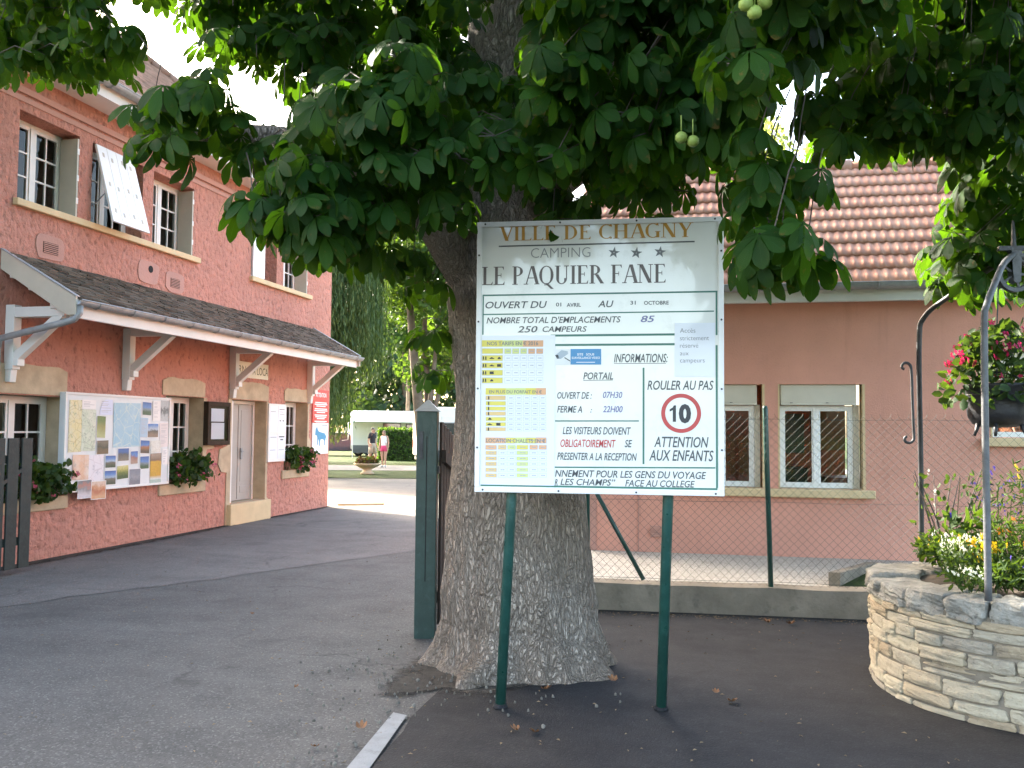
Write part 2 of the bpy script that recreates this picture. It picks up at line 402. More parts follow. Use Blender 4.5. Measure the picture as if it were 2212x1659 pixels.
solo('ground', MB().quad((-400, -400, -.02), (400, -400, -.02), (400, 400, -.02), (-400, 400, -.02)), M['grass'], kind='structure')
sheet('road', [(-9, -14), (14, -14), (14, 9.2), (-1.2, 9.2), (-1.2, 22), (-9, 22)], 0.0, M['asphalt'])
sheet('driveway', [(-8.6, 5.5), (-6.46, 7.1), (-5.3, 9.3), (-4.1, 11.8), (-2.6, 12.6), (-1.3, 12.9), (-1.3, 21), (-8.6, 21)], .004, M['asphalt_old'], wob=.09, sub=.3)
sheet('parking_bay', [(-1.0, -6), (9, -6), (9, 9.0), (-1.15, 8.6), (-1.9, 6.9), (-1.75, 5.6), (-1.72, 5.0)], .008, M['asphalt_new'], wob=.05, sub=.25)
mb = MB()
for a, b_, c, d in [((-1.86, 5.03), (-1.765, 5.0), (-1.66, 4.15), (-1.775, 4.18)), ((-1.775, 4.18), (-1.66, 4.15), (-1.42, 2.2), (-1.54, 2.2))]:
    mb.quad(*[(p[0], p[1], .016) for p in (a, b_, c, d)][::-1])
solo('road_marking', mb, fade(M['line'], [(-1.72, 3.6, 1.4, 2.2)], 2.6, .92, 1.0, 22), kind='structure')
strip('courtyard', 18.9, 30.6, .006, M['sand'], -45, 8, .25)
strip('lawn', 30.6, 66, .02, M['grass'], -60, 40, .2)
strip('footpath', 36.4, 41.2, .03, asphalt('path_grit', (.13, .12, .11), .2), -60, 40, .3)
# bare earth round the tree foot, a little mounded, with stones
solo('soil_patch', MB().quad((-2.7, 3.0, .012), (-.5, 3.0, .012), (-.5, 7.2, .012), (-2.7, 7.2, .012)), fade(earthmat(), [(-1.66, 6.0, .56, .62), (-1.95, 5.65, .2, .36)]), kind='structure')
solo('soil_strip', MB().quad((-8.21, 4, .012), (-7.3, 4, .012), (-7.3, 18, .012), (-8.21, 18, .012)), fade(earthmat(), [(-8.2, 10.5, .26, 5.0), (-8.2, 16.4, .16, 3.0)], 1.3), kind='structure')
M['pebble'] = paint('pebble', (.13, .118, .10), .85, .3, 30, .2, 60, island=.5)
mb = MB()
for i in range(240):
    t = random.gauss(radians(228), .62); r = random.uniform(.55, 1.25) * (1 if random.random() < .7 else 1.25)
    x, y = -1.42 + r * cos(t), 6.36 + r * sin(t)
    if random.random() < .35: x, y = random.uniform(-2.35, -1.75), random.uniform(3.0, 5.4)
    s = random.uniform(.003, .009) * (1.6 if random.random() < .1 else 1)
    vs = [(x + s * random.uniform(.7, 1.3) * cos(a), y + s * random.uniform(.7, 1.3) * sin(a), z) for z, k in ((.01, 1), (.018 + s * .5, 1)) for a in (0, 1.3, 2.5, 3.8, 5.1)]
    vs.append((x, y, .022 + s * .9))
    mb.add(vs, [(i_, (i_ + 1) % 5, 5 + (i_ + 1) % 5, 5 + i_) for i_ in range(5)] + [(5 + i_, 5 + (i_ + 1) % 5, 10) for i_ in range(5)])
solo('pebbles', mb, M['pebble'], kind='stuff')
# litter crumbs spread over the asphalt (too small to count)
M['crumb'] = paint('leaf_crumb', (.17, .12, .07), .9, .4, 30, 0, 40, island=.6)
mb = MB()
for i in range(900):
    if random.random() < .55: x, y = random.uniform(-3.2, 1.2), random.uniform(3.4, 8.2)
    else: x, y = random.uniform(-7.8, -1.8), random.uniform(3.2, 12)
    if random.random() < .25: x = random.uniform(-1.1, 1.2); y = 8.36 + .08 * x + random.uniform(-.12, .03)
    s = random.uniform(.003, .011); a = random.uniform(0, 6.3)
    mb.add([(x + s * 1.6 * cos(a), y + s * 1.6 * sin(a), .014), (x - s * .6 * sin(a), y + s * .6 * cos(a), .02), (x - s * 1.6 * cos(a), y - s * 1.6 * sin(a), .014), (x + s * .6 * sin(a), y - s * .6 * cos(a), .016)], [(0, 1, 2, 3)])
solo('leaf_litter', mb, M['crumb'], kind='stuff')

# ------------------------------------------------------------------ reception house on the left (facade plane X = -8.2)
XF = -8.2; Y0, Y1 = 4.0, 17.97; ZT = 6.0
house = thing('reception_house', 'two storey salmon pink roughcast house with a tiled porch roof along its front', 'house', (XF, 13, 0))
UP = [(9.04, 10.08), (10.33, 11.42), (11.67, 12.72), (14.55, 15.5), (15.77, 16.8)]
LO = [(8.72, 9.94, .78, 2.03), (12.12, 13.12, .80, 2.14), (14.0, 15.2, .36, 2.15), (15.95, 16.9, .86, 2.18)]
OPEN = [(a, b, 4.37, 5.46, 0) for a, b in UP] + [o + (1,) for o in LO]

def facade(mb, opens, u0, u1, z0, z1, P, depth, mw, mr):
    us = sorted({u0, u1} | {o[0] for o in opens} | {o[1] for o in opens}); zs = sorted({z0, z1} | {o[2] for o in opens} | {o[3] for o in opens})
    for i in range(len(us) - 1):
        for j in range(len(zs) - 1):
            a, b, c, d = us[i], us[i + 1], zs[j], zs[j + 1]
            if any(o[0] <= a and b <= o[1] and o[2] <= c and d <= o[3] for o in opens): continue
            mb.quad(P(a, 0, c), P(b, 0, c), P(b, 0, d), P(a, 0, d), mw)
    for o in opens:
        a, b, c, d, k = o; m = mr[k]
        mb.quad(P(a, 0, c), P(a, 0, d), P(a, depth, d), P(a, depth, c), m); mb.quad(P(b, 0, d), P(b, 0, c), P(b, depth, c), P(b, depth, d), m)
        mb.quad(P(a, 0, d), P(b, 0, d), P(b, depth, d), P(a, depth, d), m); mb.quad(P(b, 0, c), P(a, 0, c), P(a, depth, c), P(b, depth, c), m)

mb = MB(); PL = lambda u, d, z: (XF - d, u, z)
facade(mb, OPEN, Y0, Y1, -.1, ZT, PL, .32, 0, {0: 0, 1: 1})
mb.quad((XF, Y1, -.1), (-15, Y1, -.1), (-15, Y1, ZT), (XF, Y1, ZT)); mb.quad((-15, Y0, -.1), (XF, Y0, -.1), (XF, Y0, ZT), (-15, Y0, ZT))
mb.quad((-15, Y1, -.1), (-15, Y0, -.1), (-15, Y0, ZT), (-15, Y1, ZT))
part('wall', mb, [M['wall_rough'], M['stone']], house)
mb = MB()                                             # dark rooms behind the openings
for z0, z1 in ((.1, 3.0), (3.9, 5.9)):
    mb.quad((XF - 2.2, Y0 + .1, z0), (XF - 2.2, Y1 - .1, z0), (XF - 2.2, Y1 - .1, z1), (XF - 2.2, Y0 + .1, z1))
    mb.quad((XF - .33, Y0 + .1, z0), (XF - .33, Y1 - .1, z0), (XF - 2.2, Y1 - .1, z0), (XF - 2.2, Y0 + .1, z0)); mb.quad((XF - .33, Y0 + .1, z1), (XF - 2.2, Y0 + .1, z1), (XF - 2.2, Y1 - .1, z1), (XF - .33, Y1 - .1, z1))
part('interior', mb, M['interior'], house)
mb = MB(); mb.box(XF + .001, Y0, 5.66, XF + .035, Y1 + .03, 5.74); mb.box(XF + .001, Y0, 5.56, XF + .018, Y1 + .02, 5.63)
part('string_course', mb, M['patch'], house, bevel=.008)

def casement(parent, P, a, b, c, d, cols, rows, fw=.055, bar=.022, mat=None, fdepth=.05, s=.035, name='window', mid=True):
    """white framed window; P(u, depth, z); rows/cols of panes per leaf"""
    mb = MB()
    def bx(u0, u1, z0, z1, d0, d1):
        p = [P(u, dd, z) for u in (u0, u1) for dd in (d0, d1) for z in (z0, z1)]
        mb.add(p, [(0, 1, 3, 2), (4, 6, 7, 5), (0, 4, 5, 1), (2, 3, 7, 6), (0, 2, 6, 4), (1, 5, 7, 3)])
    bx(a, a + fw, c, d, 0, fdepth); bx(b - fw, b, c, d, 0, fdepth); bx(a + fw, b - fw, d - fw, d, 0, fdepth); bx(a + fw, b - fw, c, c + fw, 0, fdepth)
    leaves = [(a + fw, b - fw)]
    if mid:
        mu = (a + b) / 2; bx(mu - fw * .7, mu + fw * .7, c + fw, d - fw, -.008, fdepth - .01); leaves = [(a + fw, mu - fw * .7), (mu + fw * .7, b - fw)]
    for u0, u1 in leaves:
        bx(u0, u0 + s, c + fw, d - fw, .004, fdepth - .004); bx(u1 - s, u1, c + fw, d - fw, .004, fdepth - .004)
        bx(u0 + s, u1 - s, c + fw, c + fw + s, .005, fdepth - .005); bx(u0 + s, u1 - s, d - fw - s, d - fw, .005, fdepth - .005)
        for i in range(1, cols):
            u = u0 + s + (u1 - u0 - 2 * s) * i / cols; bx(u - bar / 2, u + bar / 2, c + fw + s, d - fw - s, .008, .034)
        for j in range(1, rows):
            z = c + fw + s + (d - c - 2 * fw - 2 * s) * j / rows; bx(u0 + s, u1 - s, z - bar / 2, z + bar / 2, .010, .036)
    w = part(name, mb, mat or M['white'], parent, fix=True)
    g = MB(); g.quad(P(a + .02, .022, c + .02), P(b - .02, .022, c + .02), P(b - .02, .022, d - .02), P(a + .02, .022, d - .02))
    part('pane', g, M['glass'], w)
    return w

M['louvre'] = paint('shutter_beige', (.50, .45, .37), .5, .06, 5, .06, 40)
M['shutter_white'] = paint('shutter_white', (.80, .80, .80), .45, .04, 5, .05, 40)
Pd = lambda dd: (lambda u, d, z: (XF - dd - d, u, z))
for i, (a, b) in enumerate(UP):
    casement(house, Pd(.27), a, b, 4.375, 5.455, 2, 3)
    if i in (0, 2, 4):                                # shutter folded back against the far jamb
        mb = MB(); mb.box(XF - .255, b - .045, 4.39, XF + .005, b - .012, 5.42)
        for z in (4.6, 4.9, 5.25): mb.box(XF + .006, b - .05, z - .04, XF + .012, b - .008, z + .04, 1)
        part('shutter', mb, [M['louvre'], M['white']], house, bevel=.004)
# awning shutter pushed out from its top hinge, with holes
t = radians(16); ax = Vector((0, 1, 0)); dn = Vector((sin(t), 0, -cos(t))); nn = Vector((cos(t), 0, sin(t))); o0 = Vector((XF + .01, 10.35, 5.44))
mb = MB(); mb.prism([(0, 0), (.78, 0), (.78, 1.10), (0, 1.10)], o0, ax, dn, nn * .03)
for u in (.2, .39, .585): mb.prism([(u - .003, .01), (u + .003, .01), (u + .003, 1.09), (u - .003, 1.09)], o0 + nn * .03, ax, dn, nn * .0015, 1)
for r in (.13, .55, .93):
    for u, k in ((.10, 0), (.27, .03), (.49, 0), (.66, .03)):
        mb.prism([(u - .018, r + k - .03), (u + .018, r + k - .03), (u + .018, r + k + .03), (u - .018, r + k + .03)], o0 + nn * .031, ax, dn, nn * .003, 2)
sh = part('shutter', mb, [M['shutter_white'], M['beige'], M['louvre']], house, label='white shutter propped open from its top edge')
mb = MB()
for y in (10.42, 11.05): mb.tube([(XF - .05, y, 4.62), (XF + .19, y, 4.83)], .008, 6)
part('stay', mb, M['zinc'], sh)
mb = MB(); mb.box(XF - .2, 14.57, 4.40, XF + .02, 14.60, 5.43); mb.box(XF + .012, 14.56, 4.385, XF + .04, 14.98, 5.42)
part('shutter', mb, M['shutter_white'], house, label='white shutter closed over half of the far window', bevel=.004)
for a, b in ((8.98, 12.86), (14.50, 16.92)):
    mb = MB(); mb.box(XF - .27, a, 4.285, XF + .07, b, 4.372); part('window_sill', mb, M['cream'], house, bevel=.01)
# vents, flue hole on smooth patches
def blob(mb, y, z, ry, rz, x=XF + .012, n=22, seed=0, m=0):
    poly = [((1 + .16 * noise.noise((cos(2 * pi * i / n) * 1.5, sin(2 * pi * i / n) * 1.5, seed))) * ry * (abs(cos(2 * pi * i / n)) ** .5 * (1 if cos(2 * pi * i / n) > 0 else -1)),
             (1 + .12 * noise.noise((sin(2 * pi * i / n) * 1.5, cos(2 * pi * i / n), seed + 4))) * rz * (abs(sin(2 * pi * i / n)) ** .5 * (1 if sin(2 * pi * i / n) > 0 else -1))) for i in range(n)]
    mb.prism(poly, (x, y, z), (0, 1, 0), (0, 0, 1), (-.02, 0, 0), m)
for y, z, w, h in ((9.61, 3.88, .13, .07), (12.26, 3.87, .12, .07)):
    mb = MB(); blob(mb, y, z + .01, w + .11, h + .09, seed=y); part('plaster_patch', mb, M['patch'], house, fix=True)
    mb = MB(); mb.box(XF + .013, y - w, z - h, XF + .016, y + w, z + h, 1)
    for k in range(6): mb.box(XF + .0165, y - w, z - h + k * h / 3 + .004, XF + .024, y + w, z - h + k * h / 3 + .016)
    part('vent', mb, [M['patch'], M['dark']], house)
mb = MB(); blob(mb, 11.6, 3.93, .24, .17, seed=2.0); part('plaster_patch', mb, M['patch'], house, fix=True)
mb = MB(); mb.prism([(.052 * cos(k * pi / 8), .052 * sin(k * pi / 8)) for k in range(16)], (XF + .0135, 11.64, 3.98), (0, 1, 0), (0, 0, 1), (.006, 0, 0)); part('flue_hole', mb, M['dark'], house, fix=True)

# stone lintels, jambs, sills of the ground floor
def slab(name, pts, t=.018, m='stone'):
    mb = MB(); mb.prism(pts, (XF + t, 0, 0), (0, 1, 0), (0, 0, 1), (-t - .05, 0, 0)); return part(name, mb, M[m], house, fix=True)
def rough_top(a, b, z0, z1, seed):
    n = 9; top = [(a + (b - a) * i / n, z1 + .035 * noise.noise((i * .7, seed, 0)) - (.05 if i in (0, n) else 0)) for i in range(n, -1, -1)]
    return [(a, z0), (b, z0)] + top
slab('lintel', rough_top(8.62, 9.98, 2.045, 2.40, 1.0)); slab('lintel', rough_top(12.02, 13.16, 2.15, 2.42, 2.0)); slab('lintel', rough_top(13.9, 15.27, 2.16, 2.47, 3.0)); slab('lintel', rough_top(15.9, 16.97, 2.19, 2.44, 4.0))
slab('jamb', [(13.125, .72), (13.22, .78), (13.24, 1.3), (13.46, 1.32), (13.46, 1.62), (13.2, 1.66), (13.22, 2.14), (13.125, 2.14)])
slab('jamb', [(13.86, 0), (13.995, 0), (13.995, 2.15), (13.88, 2.15), (13.88, 1.36), (13.64, 1.30), (13.6, 1.05), (13.7, .92), (13.87, .9)])
slab('jamb', [(15.205, 0), (15.36, 0), (15.34, .35), (15.27, .4), (15.28, 2.15), (15.205, 2.15)])
slab('jamb', [(16.905, .9), (17.05, 1.1), (17.07, 1.4), (16.97, 1.5), (16.98, 2.18), (16.905, 2.18)])
slab('jamb', [(8.5, .8), (8.715, .8), (8.715, 2.03), (8.55, 2.03)])
for a, b, z in ((8.6, 10.05, .78), (11.98, 13.22, .80), (15.85, 17.0, .86)):
    mb = MB(); mb.box(XF - .3, a, z - .17, XF + .035, b, z - .003); part('window_sill', mb, M['stone'], house, bevel=.015)
for i, (a, b, c, d) in enumerate(LO):
    if i == 2: continue
    casement(house, Pd(.24), a + .01, b - .01, c + .005, d - .005, 2, 3 if i else 3)
# door, ajar frame and step
mb = MB()
for a, b in ((14.005, 14.06), (15.14, 15.195)): mb.box(XF - .30, a, .362, XF - .22, b, 2.145)
mb.box(XF - .30, 14.06, 2.09, XF - .22, 15.14, 2.145); mb.box(XF - .012, 14.003, .38, XF + .012, 14.04, 2.12)
part('door_frame', mb, M['white'], house)
mb = MB(); mb.box(XF - .275, 14.065, .37, XF - .235, 15.12, 2.085)
for z0, z1 in ((.50, .62), (.70, 1.98)):
    mb.box(XF - .236, 14.16, z0, XF - .228, 14.58, z1); mb.box(XF - .236, 14.74, z0, XF - .228, 15.04, z1)
mb.box(XF - .236, 14.64, .40, XF - .222, 14.655, 2.07)
d = part('door', mb, M['greydoor'], house, bevel=.003)
mb = MB(); mb.box(XF - .23, 14.72, 1.10, XF - .205, 14.77, 1.30); mb.tube([(XF - .205, 14.745, 1.24), (XF - .17, 14.745, 1.24), (XF - .17, 14.66, 1.24)], .01, 6); part('handle', mb, M['zinc'], d)
mb = MB(); mb.box(XF - .315, 13.9, -.05, XF + .10, 15.3, .355); part('doorstep', mb, M['cream'], house, bevel=.012)

# main roof (hipped at the far end)
EX, EZ, SL, RX = -7.78, 6.12, .855, -11.6
mb = MB(); rows = 26
for r in range(rows):
    t0, t1 = (RX - EX) * -1 * r / rows, (RX - EX) * -1 * (r + 1) / rows
    z0, z1 = EZ + SL * t0, EZ + SL * t1; l = .03
    ya, yb = 18.4 - t0, 18.4 - t1
    n = 60
    for k in range(n):
        u0, u1 = k / n, (k + 1) / n; j0 = .012 * noise.noise((k * .9, r * 1.3, 0))
        A = (EX - t0, 3.4 + (ya - 3.4) * u0, z0 + l + j0); B = (EX - t0, 3.4 + (ya - 3.4) * u1 - .004, z0 + l + j0)
        C_ = (EX - t1, 3.4 + (yb - 3.4) * u1 - .004, z1 + j0); D_ = (EX - t1, 3.4 + (yb - 3.4) * u0, z1 + j0)
        b0, b1 = (A[0], A[1], A[2] - l - .01), (B[0], B[1], B[2] - l - .01)
        mb.add([A, B, C_, D_, b0, b1], [(0, 1, 2, 3), (4, 5, 1, 0)])
mb.quad((EX, 18.4, EZ), (2 * RX - EX, 18.4, EZ), (RX, 18.4 + RX - EX, EZ + SL * (EX - RX)), (RX, 18.4 + RX - EX, EZ + SL * (EX - RX)))
mb.quad((2 * RX - EX, 18.4, EZ), (2 * RX - EX, 3.4, EZ), (RX, 3.4, EZ + SL * (EX - RX)), (RX, 18.4 + RX - EX, EZ + SL * (EX - RX)))
roof = part('roof', mb, M['tile_roof'], house)
mb = MB()
for i in range(16):
    a, b = i / 16, (i + 1) / 16; L = EX - RX
    mb.tube([(EX - L * a, 18.4 - L * a, EZ + SL * L * a + .03), (EX - L * b, 18.4 - L * b, EZ + SL * L * b + .05)], [.09, .075], 8)
for i in range(24):
    y = 14.5 - i * .46; mb.tube([(RX, y, EZ + SL * (EX - RX) + .03), (RX, y - .46, EZ + SL * (EX - RX) + .05)], [.09, .075], 8)
part('ridge_tiles', mb, M['tile_roof'], roof, smooth=True)
mb = MB(); mb.box(XF + .002, 3.4, 5.93, EX - .02, 18.38, 5.955); mb.box(EX - .02, 3.4, 5.92, EX + .004, 18.4, 6.10); mb.box(-15, Y1 + .002, 5.93, XF, 18.38, 5.955); mb.box(-15.2, 18.381, 5.92, EX - .021, 18.4, 6.1)
part('soffit', mb, M['white'], house)
def gutter(parent, p, q, r=.07, name='gutter'):
    p, q = Vector(p), Vector(q); d = (q - p).normalized(); out = Vector((0, 0, 1)).cross(d).normalized()
    mb = MB(); n = 8; ring = []
    for c in (p, q):
        for rr in (r, r - .008):
            ring += [c + out * (rr * cos(pi + pi * i / n)) * 1 + Vector((0, 0, rr * sin(pi + pi * i / n))) for i in range(n + 1)]
    k = n + 1; f = []
    for i in range(n):
        f.append((i, i + 1, 2 * k + i + 1, 2 * k + i)); f.append((k + i + 1, k + i, 3 * k + i, 3 * k + i + 1)); f.append((i + 1, i, k + i, k + i + 1)); f.append((2 * k + i, 2 * k + i + 1, 3 * k + i + 1, 3 * k + i))
    f += [(0, 2 * k, 3 * k, k), (n, k + n, 3 * k + n, 2 * k + n)]
    mb.add(ring, f)
    mb.tube([p + out * r, q + out * r], .011, 6); mb.tube([p - out * r, q - out * r], .009, 6)
    L = (q - p).length; m = int(L / .62)
    for i in range(m):
        c = p + d * (L * (i + .5) / m)
        mb.tube([c + out * (r + .006) * cos(pi + pi * j / 6) + Vector((0, 0, (r + .006) * sin(pi + pi * j / 6))) for j in range(7)], .007, 4)
    return part(name, mb, M['zinc'], parent, fix=True)
gutter(house, (EX + .075, 3.4, 6.12), (EX + .075, 18.45, 6.12), .075)

# porch roof along the front
CY0, CY1, CT, CE, CP = 8.86, 17.12, 3.70, 3.13, .98
mb = MB(); rows = 10; L = hypot(CP, CT - CE); ux, uz = CP / L, -(CT - CE) / L
for r in range(rows):
    s0, s1 = L * (r / rows) - .01, L * ((r + 1) / rows) + .022
    y = CY0; k = 0; y -= random.uniform(0, .1)
    while y < CY1:
        w = .155; ya, yb = max(CY0, y + random.uniform(0, .006)), min(CY1, y + w)
        if yb > ya + .01:
            j = random.uniform(-.008, .012); e = random.uniform(-.012, .014); lift0, lift1 = .010 + j * .3, .036 + j
            a = (XF + ux * s0, CT + uz * s0 + lift0); b = (XF + ux * (s1 + e), CT + uz * (s1 + e) + lift1); th = .026
            tw = random.uniform(-.004, .004)
            v = [(a[0], ya, a[1]), (a[0], yb, a[1]), (b[0], yb, b[1] + tw), (b[0], ya, b[1] - tw), (a[0], ya, a[1] - th), (a[0], yb, a[1] - th), (b[0], yb, b[1] - th + tw), (b[0], ya, b[1] - th - tw)]
            mb.add(v, [(0, 3, 2, 1), (3, 7, 6, 2), (0, 4, 7, 3), (1, 2, 6, 5)])
        y += w
porch = part('porch_roof', mb, M['tile_old'], house)
mb = MB(); th = .03
mb.prism([(0, CT - .012), (CP, CE - .012), (CP, CE - .012 - th), (0, CT - .012 - th)], (XF, CY0 + .03, 0), (1, 0, 0), (0, 0, 1), (0, CY1 - CY0 - .06, 0))
part('roof_boards', mb, M['white'], porch, fix=True)
mb = MB(); mb.box(XF + CP - .05, CY0 + .01, 2.905, XF + CP - .005, CY1 - .01, 3.085); mb.box(XF + .62, CY0 + .05, 3.02, XF + .72, CY1 - .05, 3.14)
part('fascia', mb, M['white'], porch, bevel=.006)
for y in (CY0 - .03, CY1):
    mb = MB(); mb.prism([(0, CT + .02), (CP + .05, CE + .005), (CP + .05, CE - .20), (CP - .07, CE - .20), (0, CT - .21)], (XF + .003, y, 0), (1, 0, 0), (0, 0, 1), (0, .03, 0))
    part('barge_board', mb, M['beige'], porch, fix=True)
    mb = MB(); mb.prism([(0, CT + .034), (CP + .06, CE + .018), (CP + .06, CE + .008), (0, CT + .022)], (XF + .003, y - .012, 0), (1, 0, 0), (0, 0, 1), (0, .07, 0))
    part('flashing', mb, M['zinc'], porch, fix=True)
gutter(porch, (XF + CP + .065, CY0 - .02, 3.10), (XF + CP + .065, CY1 + .06, 3.10), .062)
mb = MB(); mb.tube([(XF + CP + .06, CY0 + .03, 3.04), (XF + CP + .06, CY0 + .03, 2.95), (XF + CP + .03, CY0 - .01, 2.88), (XF + CP - .1, CY0 - .06, 2.83), (XF + .35, CY0 - .08, 2.72), (XF + .09, CY0 - .1, 2.66), (XF + .06, CY0 - .1, 2.5), (XF + .06, CY0 - .1, 0)], .04, 12)
part('rain_pipe', mb, M['zinc'], porch, smooth=True)
for x in (XF + .10, XF + .36):
    mb = MB(); mb.box(x, CY0 + .002, CT - (x - XF) * .58 - .26, x + .13, CY0 + .3, CT - (x - XF) * .58 - .10); part('purlin', mb, M['white'], porch, bevel=.008)
for i, y in enumerate((8.99, 11.13, 13.96, 16.93)):
    mb = MB(); w = .12
    mb.box(XF + .002, y - w / 2, 2.32, XF + .125, y + w / 2, 3.04 if i else 3.08)
    mb.prism([(.002, 2.32), (.10, 2.32), (.085, 2.17), (.002, 2.17)], (XF, y - w / 2 + .012, 0), (1, 0, 0), (0, 0, 1), (0, w - .024, 0))
    mb.box(XF + .126, y - w / 2 + .002, 2.93, XF + .80, y + w / 2 - .002, 3.05)
    mb.bar((XF + .11, y, 2.44), (XF + .74, y, 2.96), w - .02, .105, (1, 0, 1))
    mb.box(XF + .126, y - w / 2 + .004, 2.36, XF + .19, y + w / 2 - .004, 2.45)
    part('bracket', mb, M['white'], porch, fix=True, bevel=.006)

# notices fixed to the front
def pr(y, z, x): k = x / XF; return y * k, 1.65 + (z - 1.65) * k
case = thing('menu_case', 'dark brown glazed display case hung beside the house door', 'display case', (XF + .03, 13.5, 1.37))
a, zb = pr(13.30, 1.37, XF + .11); b, zt = pr(13.99, 2.09, XF + .11)
mb = MB(); mb.box(XF + .02, a, zb, XF + .06, b, zt)
for u0, u1, v0, v1 in ((a, b, zb, zb + .07), (a, b, zt - .07, zt), (a, a + .07, zb + .07, zt - .07), (b - .07, b, zb + .07, zt - .07)): mb.box(XF + .0605, u0, v0, XF + .11, u1, v1)
part('frame', mb, M['bronze_frame'], case, bevel=.006)
mb = MB(); mb.box(XF + .061, a + .17, 1.47, XF + .064, b - .12, 1.74); mb.box(XF + .061, a + .16, 1.76, XF + .064, b - .13, zt - .11)
part('sheet', mb, M['paper'], case)
mb = MB(); mb.quad((XF + .10, a + .06, zb + .06), (XF + .10, b - .06, zb + .06), (XF + .10, b - .06, zt - .06), (XF + .10, a + .06, zt - .06)); part('pane', mb, glassmat('thin_pane', ior=1.25), case)
# ------------------------------------------------------------------ lettering
_cache = {}
def glyphs(txt, shear=0.0, bold=0.0, space=1.0):
    key = (txt, shear, bold, space)
    if key in _cache: return _cache[key]
    cu = bpy.data.curves.new('t', 'FONT'); cu.body = txt; cu.shear = shear; cu.offset = bold; cu.space_character = space; cu.resolution_u = 3
    ob = bpy.data.objects.new('t', cu); COL.objects.link(ob)
    dg = bpy.context.evaluated_depsgraph_get(); dg.update()
    me = bpy.data.meshes.new_from_object(ob.evaluated_get(dg))
    V = np.array([v.co[:2] for v in me.vertices]) if len(me.vertices) else np.zeros((0, 2)); F = [tuple(p.vertices) for p in me.polygons]
    bpy.data.objects.remove(ob); bpy.data.curves.remove(cu); bpy.data.meshes.remove(me)
    _cache[key] = (V, F); return V, F
CAPH = None
def text2d(txt, x0, x1, base, cap, shear=0.0, bold=0.0):
    global CAPH
    if CAPH is None: CAPH = glyphs('H')[0][:, 1].max()
    V, F = glyphs(txt, shear, bold)
    w = V[:, 0].max() - V[:, 0].min(); X = x0 + (V[:, 0] - V[:, 0].min()) * ((x1 - x0) / w); Y = base + V[:, 1] * cap / CAPH
    return np.c_[X, Y], F

# a plain roman capital alphabet drawn from thick and thin strokes
T_, t_ = .15, .045
SER = {
 'I': (.34, [('s', .10, T_), ('f', .175, .15, 0), ('f', .175, .15, 1)]),
 'L': (.62, [('s', .10, T_), ('f', .175, .15, 0), ('f', .175, .15, 1), ('h', .1, .58, 0), ('k', .58, 0, 1)]),
 'E': (.66, [('s', .10, T_), ('f', .175, .15, 0), ('f', .175, .15, 1), ('h', .1, .58, 0), ('h', .1, .55, 1), ('h', .1, .44, .5), ('k', .6, 0, 1), ('k', .56, 1, -1), ('j', .44)]),
 'F': (.62, [('s', .10, T_), ('f', .175, .15, 0), ('f', .175, .15, 1), ('h', .1, .55, 1), ('h', .1, .44, .5), ('k', .57, 1, -1), ('j', .44)]),
 'V': (.74, [('d', .06, 1, .32, 0, .17), ('d', .64, 1, .36, 0, .06), ('f', .12, .14, 1), ('f', .66, .12, 1)]),
 'A': (.76, [('d', .36, 1, .08, 0, .06), ('d', .36, 1, .62, 0, .17), ('h', .2, .55, .33), ('f', .10, .12, 0), ('f', .68, .14, 0)]),
 'D': (.78, [('s', .10, T_), ('f', .14, .11, 0), ('f', .14, .11, 1), ('a', .25, .5, .46, .5, -90, 90)]),
 'C': (.74, [('a', .42, .5, .38, .51, 48, 312), ('k', .68, 1, -1.1), ('k', .68, 0, .7)]),
 'G': (.80, [('a', .42, .5, .38, .51, 48, 312), ('k', .68, 1, -1.1), ('r', .58, .02, T_, .42), ('f', .655, .14, .41)]),
 'H': (.84, [('s', .10, T_), ('s', .58, T_), ('h', .2, .6, .5), ('f', .175, .15, 0), ('f', .175, .15, 1), ('f', .655, .15, 0), ('f', .655, .15, 1)]),
 'N': (.84, [('s', .12, .05), ('s', .66, .05), ('d', .10, 1, .56, 0, .19), ('f', .13, .12, 0), ('f', .10, .10, 1), ('f', .69, .12, 1)]),
 'Y': (.74, [('d', .06, 1, .30, .45, .17), ('d', .64, 1, .40, .45, .06), ('r', .30, 0, T_, .48), ('f', .12, .13, 1), ('f', .66, .12, 1), ('f', .375, .15, 0)]),
 'P': (.66, [('s', .10, T_), ('f', .175, .15, 0), ('f', .14, .11, 1), ('a', .25, .73, .34, .27, -90, 90)]),
 'R': (.78, [('s', .10, T_), ('f', .175, .15, 0), ('f', .14, .11, 1), ('a', .25, .74, .33, .26, -90, 90), ('d', .30, .5, .60, 0, .18), ('f', .68, .10, 0)]),
 'Q': (.84, [('a', .42, .5, .38, .51, 0, 360), ('d', .34, .06, .66, -.26, .16), ('h', .30, .50, -.06)]),
 'U': (.82, [('r', .10, .3, T_, .7), ('r', .62, .3, .05, .7), ('f', .175, .15, 1), ('f', .645, .13, 1), ('a', .385, .32, .285, .33, 180, 360)]),
}
